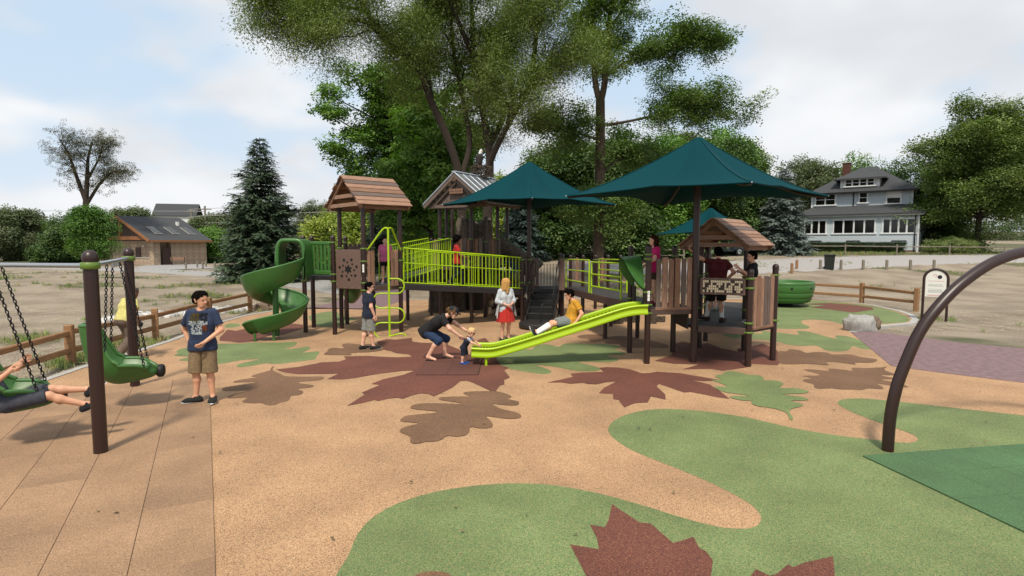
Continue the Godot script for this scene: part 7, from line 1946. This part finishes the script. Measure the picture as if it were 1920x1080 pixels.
	# restroom building: local +z is its gable front
	var b := thing("restroom_building", "tan block restroom building with dark roof, skylights and timber gable", "building", Vector3(-46.9, 0.0, -70.0), atan2(-0.45, 0.89) + 0.0)
	box("wall", M.block, b, Vector3(0, 1.45, -3.2), Vector3(9.6, 2.9, 5.0), 0.0, 0.02)
	for x in [-5.2, 5.2]: box("pillar", M.block, b, Vector3(x, 1.45, -0.35), Vector3(0.8, 2.9, 0.8))
	box("side_wall", M.block, b, Vector3(5.3, 1.45, -4.4), Vector3(0.5, 2.9, 4.6))
	box("low_wall", M.block, b, Vector3(2.6, 0.4, -0.35), Vector3(4.4, 0.8, 0.3))
	box("wall_cap", M.concrete, b, Vector3(2.6, 0.84, -0.35), Vector3(4.4, 0.1, 0.42))
	box("door", M.door, b, Vector3(1.4, 1.05, -0.66), Vector3(1.0, 2.1, 0.08)); box("door", M.door, b, Vector3(5.58, 1.05, -1.5), Vector3(0.08, 2.1, 1.0))
	box("lamp", M.white, b, Vector3(2.6, 2.25, -0.6), Vector3(0.3, 0.2, 0.2), 0.0, 0.05)
	var W := 6.3; var lo := 2.95; var hi := 5.9
	roof_poly("roof", b, M.shingle, [Vector3(-W, lo, 0.9), Vector3(0, hi, 0.9), Vector3(0, hi, -7.0), Vector3(-W, lo, -7.0)]); roof_poly("roof", b, M.shingle, [Vector3(W, lo, 0.9), Vector3(0, hi, 0.9), Vector3(0, hi, -7.0), Vector3(W, lo, -7.0)])
	for x in [-1.0, 1.0]: beam("bargeboard", M.timber, b, Vector3(0, hi - 0.12, 0.95), Vector3(W * x, lo - 0.12, 0.95), 0.1, 0.3)
	beam("fascia", M.timber, b, Vector3(W, lo - 0.12, 0.9), Vector3(W, lo - 0.12, -7.0), 0.08, 0.24)
	beam("tie_beam", M.timber, b, Vector3(-5.4, 3.2, 0.5), Vector3(5.4, 3.2, 0.5), 0.25, 0.42)
	beam("king_post", M.timber, b, Vector3(0, 3.3, 0.5), Vector3(0, 5.6, 0.5), 0.25, 0.25)
	box("gable_wall", M.plank_b0, b, Vector3(0, 3.9, -0.9), Vector3(5.2, 1.9, 0.1))
	var sl := Vector3(W, lo - hi, 0).normalized()
	for k in 3:
		var o := Vector3(0, hi, 0) + Vector3(W, lo - hi, 0) * 0.62 + Vector3(0, 0.1, -1.2 - 2.1 * k)
		mi("skylight", cb(Vector3(1.9, 0.12, 0.75), 0.02), M.glass, b, Transform3D(Basis(sl, Vector3(-sl.y, sl.x, 0), Vector3.BACK), o))
		mi("skylight_frame", cb(Vector3(2.05, 0.06, 0.9), 0.02), M.concrete, b, Transform3D(Basis(sl, Vector3(-sl.y, sl.x, 0), Vector3.BACK), o - Vector3(0, 0.02, 0)))
	box("roof_vent", M.white, b, Vector3(2.2, 5.05, -5.2), Vector3(0.3, 0.5, 0.3))
	# bench beside it
	var bn := thing("park_bench", "dark park bench beside the restroom wall", "bench", Vector3(-39.4, 0.03, -68.0), 0.5)
	for k in 3: box("seat_slat", M.plank_b0, bn, Vector3(0, 0.45, -0.15 + 0.14 * k), Vector3(1.6, 0.04, 0.12))
	for k in 3: box("back_slat", M.plank_a0, bn, Vector3(0, 0.6 + 0.14 * k, -0.26), Vector3(1.6, 0.12, 0.04))
	for x in [-0.65, 0.65]:
		box("leg", M.black, bn, Vector3(x, 0.22, 0.1), Vector3(0.07, 0.44, 0.07)); box("leg", M.black, bn, Vector3(x, 0.47, -0.24), Vector3(0.07, 0.94, 0.07))
	# far houses on the left skyline
	for a in [[-76.0, -132.0, 0.3, "far pale house roof above the trees at left"], [-58.0, -140.0, -0.4, "far pale gable peeping out beside the spruce"]]:
		var fh := thing("far_house", a[3], "house", G(a[0], a[1]), a[2])
		box("wall", M.trim, fh, Vector3(0, 3.9, 0), Vector3(8, 7.8, 7))
		roof_poly("roof", fh, M.shingle, [Vector3(-4.4, 7.8, 3.9), Vector3(4.4, 7.8, 3.9), Vector3(4.4, 10.6, 0), Vector3(-4.4, 10.6, 0)]); roof_poly("roof", fh, M.shingle, [Vector3(-4.4, 7.8, -3.9), Vector3(4.4, 7.8, -3.9), Vector3(4.4, 10.6, 0), Vector3(-4.4, 10.6, 0)])
	var up := []
	for a in [[-50.5, -91.0, 8.0, "left of two pale utility poles behind the restroom"], [-46.5, -87.5, 8.2, "right of two pale utility poles behind the restroom"]]:
		var u := thing("utility_pole", a[3], "utility pole", G(a[0], a[1]), 0.4, "utility poles")
		rod("pole", M.grey0, u, Vector3(0, -0.3, 0), Vector3(0.15, a[2], 0), 0.14)
		box("crossarm", M.grey1, u, Vector3(0.14, a[2] - 0.5, 0), Vector3(1.8, 0.12, 0.1))
		up.append(Vector3(a[0], gh(a[0], a[1]) + a[2] - 0.4, a[1]))
	for k in 3:
		var off := Vector3(0, -1.1 * k, 0.25 * k)
		var wr := pipe("power_line", M.concrete, self, smooth([up[0] + Vector3(-30, 0.4, -6) + off, up[0] + off, (up[0] + up[1]) * 0.5 - Vector3(0, 0.2, 0) + off, up[1] + off, up[1] + Vector3(32, 0.6, 6) + off], 6), 0.035, 5)
		tag(wr, ["topmost of three thin power lines between the utility poles", "middle of three thin power lines between the utility poles", "lowest of three thin power lines between the utility poles"][k], "power line", "power lines")
func split_rail(called: String, label: String, pts: Array, hgt: float, mat: String, rails := 2, w := 0.16) -> void:
	var t := thing(called, label, "fence")
	for i in pts.size():
		var p: Vector2 = pts[i]
		var y := gh(p.x, p.y) if absf(p.x) > 9.0 and -p.y > 26 else 0.0
		box("post", M["%s%d" % [mat, i % 3]], t, Vector3(p.x, y + hgt * 0.5 - 0.06, p.y), Vector3(w, hgt + 0.1, w), 0.3 * (i % 3), 0.02)
		if i + 1 < pts.size():
			var q: Vector2 = pts[i + 1]
			var y2 := gh(q.x, q.y) if absf(q.x) > 9.0 and -q.y > 26 else 0.0
			for k in rails: 
				var hh := hgt * (0.78 - 0.42 * k)
				var sag := [0.0, 0.02, -0.02][(i + k) % 3] as float
				beam("rail", M["%s%d" % [mat, (i + k) % 3]], t, Vector3(p.x, y + hh + sag, p.y), Vector3(q.x, y2 + hh - sag, q.y), w * 0.55, w * 0.75, 0.02)
func make_park() -> void:
	split_rail("split_rail_fence", "new timber split rail fence along the left kerb", [Vector2(-8.9, -8.9), Vector2(-9.55, -12.3), Vector2(-9.62, -15.39), Vector2(-9.85, -18.6), Vector2(-10.0, -21.85)], 0.86, "rail")
	split_rail("split_rail_fence", "new timber split rail fence beyond the curved kerb at right", [Vector2(11.4, -28.2), Vector2(15.2, -24.9), Vector2(15.55, -22.02)], 0.9, "rail")
	split_rail("old_fence", "weathered grey rail fence beneath the dark trees", [Vector2(5.2, -44.0), Vector2(7.9, -44.0), Vector2(10.6, -44.2), Vector2(13.3, -44.6)], 1.0, "grey", 2, 0.12)
	split_rail("lawn_fence", "thin grey rail fence on the lawn before the house", [Vector2(24.5, -50.0), Vector2(28.6, -49.5), Vector2(32.7, -49.0), Vector2(36.8, -48.5), Vector2(41, -48)], 0.9, "grey", 1, 0.1)
	var bm := MB.new()
	bm.lathe([Vector2(0.09, -0.2), Vector2(0.09, 0.6), Vector2(0.075, 0.66), Vector2(0.001, 0.67)], Vector3.ZERO, 12)
	var bl := bm.mesh()
	var names := ["yellowish wooden bollard nearest the right play tower", "second wooden bollard from the right play tower", "wooden bollard just left of the dark bin", "wooden bollard just right of the dark bin", "wooden bollard two posts right of the bin", "wooden bollard three posts right of the bin", "wooden bollard left of the arched sign's top", "wooden bollard behind the arched sign"]
	var xs := [18.1, 19.3, 20.9, 22.3, 23.8, 25.4, 27.0, 28.6]
	for i in 8:
		var o := mi("wooden_bollard", bl, M.rail2 if i < 2 else M.grey0, self, Transform3D(Basis(Vector3.UP, i), G(xs[i], -39.0 + (1.8 if i == 0 else 0.0))))
		tag(o, names[i], "bollard", "bollards along the gravel road")
	names = ["leftmost wooden bollard on the path near the bench", "second wooden bollard right of the bench", "third wooden bollard right of the bench", "fourth wooden bollard right of the bench", "wooden bollard before the spruce's left skirt", "sixth wooden bollard near the spruce", "wooden bollard under the spruce branches"]
	for i in 7:
		var px: float = [348.5, 370, 380, 386, 403, 413, 447][i]
		var dd: float = [58.0, 61.0, 58.5, 63.0, 60.0, 57.0, 57.0][i]
		var o := mi("wooden_bollard", bl, M.grey1, self, Transform3D(Basis(Vector3.UP, i), G((px - 960.0) / 1079.0 * dd, -dd)))
		tag(o, names[i], "bollard", "bollards by the restroom path")
	# wheeled bin
	var w := thing("wheelie_bin", "dark green wheeled bin standing by the gravel road", "bin", G(21.5, -39.0), -0.4)
	var bb := MB.new()
	var rows := []
	for q in [[0.0, 0.46, 0.5], [0.04, 0.5, 0.54], [0.9, 0.6, 0.66], [0.94, 0.64, 0.7]]:
		rows.append([Vector3(-q[1] / 2, q[0], -q[2] / 2), Vector3(-q[1] / 2, q[0], q[2] / 2), Vector3(q[1] / 2, q[0], q[2] / 2), Vector3(q[1] / 2, q[0], -q[2] / 2)])
	for i in 3:
		for k in 4: bb.quad(rows[i][k], rows[i][(k + 1) % 4], rows[i + 1][(k + 1) % 4], rows[i + 1][k], Vector3(0, 0.5, 0))
	var bin := plain(Color(0.07, 0.10, 0.085), 0.6)
	mi("tub", bb.mesh(), bin, w)
	box("lid", bin, w, Vector3(0, 0.98, 0.02), Vector3(0.68, 0.07, 0.76), 0.0, 0.03)
	for x in [-0.28, 0.28]:
		var wh := MB.new()
		wh.tube([Vector3(x - 0.03, 0.1, -0.26), Vector3(x + 0.03, 0.1, -0.26)], [0.1], 14)
		mi("wheel", wh.mesh(), M.black, w)
	# arched sign
	var s := thing("information_sign", "arched dark framed information board at the right edge", "sign", Vector3(14.25, 0.0, -19.3), -0.62)
	var arch := []
	arch.append(Vector3(-0.33, -0.05, 0)); arch.append(Vector3(-0.33, 1.35, 0))
	for k in 13: arch.append(Vector3(-cos(PI * k / 12.0) * 0.33, 1.4 + sin(PI * k / 12.0) * 0.33, 0))
	arch.append(Vector3(0.33, 1.35, 0)); arch.append(Vector3(0.33, -0.05, 0))
	pipe("frame", M.post, s, arch, 0.04, 12)
	var pn := MB.new()
	var poly := PackedVector2Array([Vector2(-0.28, 0.8), Vector2(0.28, 0.8)])
	for k in 13: poly.push_back(Vector2(cos(PI * k / 12.0) * 0.28, 1.4 + sin(PI * k / 12.0) * 0.28))
	for i in poly.size() - 2:
		for z in [0.008, -0.008]: pn.out(Vector3(poly[0].x, poly[0].y, z), Vector3(poly[i + 1].x, poly[i + 1].y, z), Vector3(poly[i + 2].x, poly[i + 2].y, z), Vector3(0, 1.2, -z))
	for i in poly.size():
		var a := poly[i]; var c := poly[(i + 1) % poly.size()]
		pn.quad(Vector3(a.x, a.y, -0.008), Vector3(c.x, c.y, -0.008), Vector3(c.x, c.y, 0.008), Vector3(a.x, a.y, 0.008), Vector3(0, 1.2, 0))
	var board := mi("board", pn.mesh(), M.white, s)
	var red := MB.new(); var txt := MB.new()
	R.seed = 18
	for y in [1.33, 0.86, 0.835]: red.box(Transform3D(Basis.IDENTITY, Vector3(0, y, 0.0095)), Vector3(0.44, 0.008, 0.003))
	for y in [1.22, 1.18, 1.16, 1.06, 1.02, 1.0, 0.97, 0.945]:
		var x := -0.2
		while x < 0.18:
			var ww := R.randf_range(0.015, 0.05)
			txt.box(Transform3D(Basis.IDENTITY, Vector3(x + ww * 0.5, y, 0.0095)), Vector3(ww, 0.008, 0.003))
			x += ww + 0.01
	red.tube([Vector3(-0.1, 1.5, 0.01), Vector3(-0.04, 1.56, 0.01), Vector3(0.02, 1.52, 0.01), Vector3(-0.02, 1.45, 0.01)], [0.006], 5)
	mi("red_print", red.mesh(), plain(Color(0.75, 0.3, 0.3), 0.6), board); mi("text", txt.mesh(), plain(Color(0.45, 0.5, 0.47), 0.6), board)
	var em := MB.new()
	em.tube([Vector3(0.1, 1.47, 0.008), Vector3(0.1, 1.47, 0.012)], [0.065], 18)
	mi("emblem", em.mesh(), plain(Color(0.13, 0.11, 0.16), 0.5), board)
	# boulders
	var r := mi("boulder", rock(21, Vector3(0.46, 0.33, 0.34), 0.16), M.stone, self, Transform3D(Basis(Vector3.UP, 0.3), Vector3(10.42, 0.14, -17.1)))
	tag(r, "big pale grey boulder where rubber meets purple paving", "boulder")
	r = mi("boulder", rock(22, Vector3(0.26, 0.24, 0.22), 0.25), M.stone_b, self, Transform3D(Basis(Vector3.UP, 0.8), Vector3(11.0, 0.12, -17.5)))
	tag(r, "smaller reddish rock just behind the big pale boulder", "boulder")
	r = mi("boulder", rock(23, Vector3(0.42, 0.18, 0.3), 0.3), M.stone_b, self, Transform3D(Basis.IDENTITY, Vector3(-9.75, 0.06, -22.6)))
	tag(r, "brown rock at the end of the left fence", "boulder")
	# gravel drain beyond the left fence
	var at := []
	R.seed = 31
	for i in 900:
		var u := R.randf()
		at.append(Vector2(lerpf(-13.6, -10.6, u) + R.randfn(0, 0.16), lerpf(-19.6, -22.6, u) + R.randfn(0, 0.4)))
	tufts("drain_stones", rock(33, Vector3.ONE * 0.1, 0.25, 5), plain(Color.WHITE, 0.9), at, [Color(0.55, 0.54, 0.52), Color(0.42, 0.41, 0.39), Color(0.66, 0.65, 0.63)], "strip of loose pale drain stones beyond the left fence", "stones", 0.6, 1.5)
	# green spinner bowl
	var g := thing("green_spinner", "round ribbed green spinner bowl at the far right of the rubber", "spinner", Vector3(11.35, 0.0, -23.9))
	var sp := MB.new()
	sp.lathe([Vector2(0.3, 0.16), Vector2(0.85, 0.16), Vector2(0.98, 0.22), Vector2(1.04, 0.36), Vector2(1.01, 0.39), Vector2(1.07, 0.42), Vector2(1.09, 0.58), Vector2(1.06, 0.61), Vector2(1.11, 0.64), Vector2(1.14, 0.86), Vector2(1.1, 0.9), Vector2(1.13, 0.93), Vector2(1.13, 1.0), Vector2(1.08, 1.04), Vector2(1.0, 1.0), Vector2(0.95, 0.5), Vector2(0.3, 0.42), Vector2(0.01, 0.42)], Vector3.ZERO, 48)
	mi("bowl", sp.mesh(), M.slide, g)
	var hub := MB.new()
	hub.lathe([Vector2(0.01, 0.0), Vector2(0.35, 0.0), Vector2(0.35, 0.05), Vector2(0.3, 0.16), Vector2(0.01, 0.16)], Vector3.ZERO, 24)
	mi("hub", hub.mesh(), M.black, g)
	box("bearing_arm", M.black, g, Vector3(0, 0.13, 0.25), Vector3(1.2, 0.06, 0.3))
	for k in 8:
		var a := TAU * k / 8 + 0.2
		mi("grip_hole", rock(3, Vector3.ONE * 0.05, 0.0, 6), M.black, g, Transform3D(Basis.IDENTITY, Vector3(cos(a) * 1.11, 0.8, sin(a) * 1.11)))
	# parked cars glimpsed behind the small wooden roof
	car("dark blue hatchback parked behind the small wooden roof", G(17.4, -48.4), 0.25, Color(0.07, 0.10, 0.2))
	car("grey car parked left of the dark blue hatchback", G(13.2, -47.8), 0.2, Color(0.33, 0.35, 0.40))
func car(label: String, at: Vector3, turn: float, c: Color) -> void:
	var t := thing("parked_car", label, "car", at, turn, "cars parked behind the playground")
	var m := plain(c, 0.3); m.clearcoat_enabled = true; m.clearcoat = 0.8; m.clearcoat_roughness = 0.1
	var prof := PackedVector2Array()
	for p in [[-2.1, 0.35], [-2.1, 0.75], [-1.95, 0.9], [-1.1, 0.98], [1.55, 1.0], [2.0, 0.92], [2.1, 0.6], [2.1, 0.35]]: prof.push_back(Vector2(p[0], p[1]))
	var b := MB.new()
	extrude(b, prof, 1.72, 0.0)
	mi("body", b.mesh(), m, t)
	var g := MB.new()
	extrude(g, PackedVector2Array([Vector2(-1.15, 0.97), Vector2(-0.5, 1.42), Vector2(1.0, 1.44), Vector2(1.6, 0.99)]), 1.5, 0.1)
	mi("windows", g.mesh(), M.glass, t)
	var r := MB.new()
	extrude(r, PackedVector2Array([Vector2(-0.55, 1.40), Vector2(-0.45, 1.48), Vector2(0.95, 1.49), Vector2(1.1, 1.41)]), 1.42, 0.02)
	mi("roof", r.mesh(), m, t)
	for x in [-1.3, 1.3]:
		for z in [-0.8, 0.8]:
			var w := MB.new()
			w.tube([Vector3(x, 0.32, z - 0.1), Vector3(x, 0.32, z + 0.1)], [0.32], 20)
			var wh := mi("wheel", w.mesh(), M.black, t)
			var h := MB.new()
			h.tube([Vector3(x, 0.32, z + 0.1 * signf(z)), Vector3(x, 0.32, z + 0.115 * signf(z))], [0.2], 16)
			mi("rim", h.mesh(), M.steel, wh)
	for z in [-0.6, 0.6]:
		box("headlight", M.white, t, Vector3(-2.09, 0.72, z), Vector3(0.06, 0.14, 0.3), 0.0, 0.02); box("tail_light", M.plank_a0, t, Vector3(2.07, 0.8, z), Vector3(0.06, 0.16, 0.25), 0.0, 0.02)
func extrude(b: MB, p: PackedVector2Array, w: float, taper: float) -> void:
	var c := Vector3.ZERO
	for q in p: c += Vector3(q.x, q.y, 0) / p.size()
	var top := -1e9
	for q in p: top = maxf(top, q.y)
	var pt := func(q: Vector2, s: float) -> Vector3: return Vector3(q.x, q.y, s * (w * 0.5 - taper * (q.y - p[0].y)))
	for i in p.size():
		var a := p[i]; var d := p[(i + 1) % p.size()]
		b.quad(pt.call(a, -1.0), pt.call(d, -1.0), pt.call(d, 1.0), pt.call(a, 1.0), c)
	for s in [-1.0, 1.0]:
		for i in range(1, p.size() - 1): b.out(pt.call(p[0], s), pt.call(p[i], s), pt.call(p[i + 1], s), c)

func _ready() -> void:
	make_view()
	make_materials()
	make_ground()
	make_trees()
	make_buildings()
	make_left_tower()
	make_ramps()
	make_treehouse()
	make_roller_slide()
	make_right_tower()
	canopy("biggest teal shade canopy over the right play tower", Vector3(3.97, 0, -12.45), 4.78, 3.62, 2.8)
	canopy("middle teal shade canopy beside the metal roofed treehouse", Vector3(0.57, 0, -19.15), 5.2, 3.88, 2.85)
	canopy("smallest looking teal canopy far behind the wooden roof", Vector3(9.7, 0.1, -28.3), 4.15, 2.95, 2.6)
	make_swings()
	make_park()
	make_people()
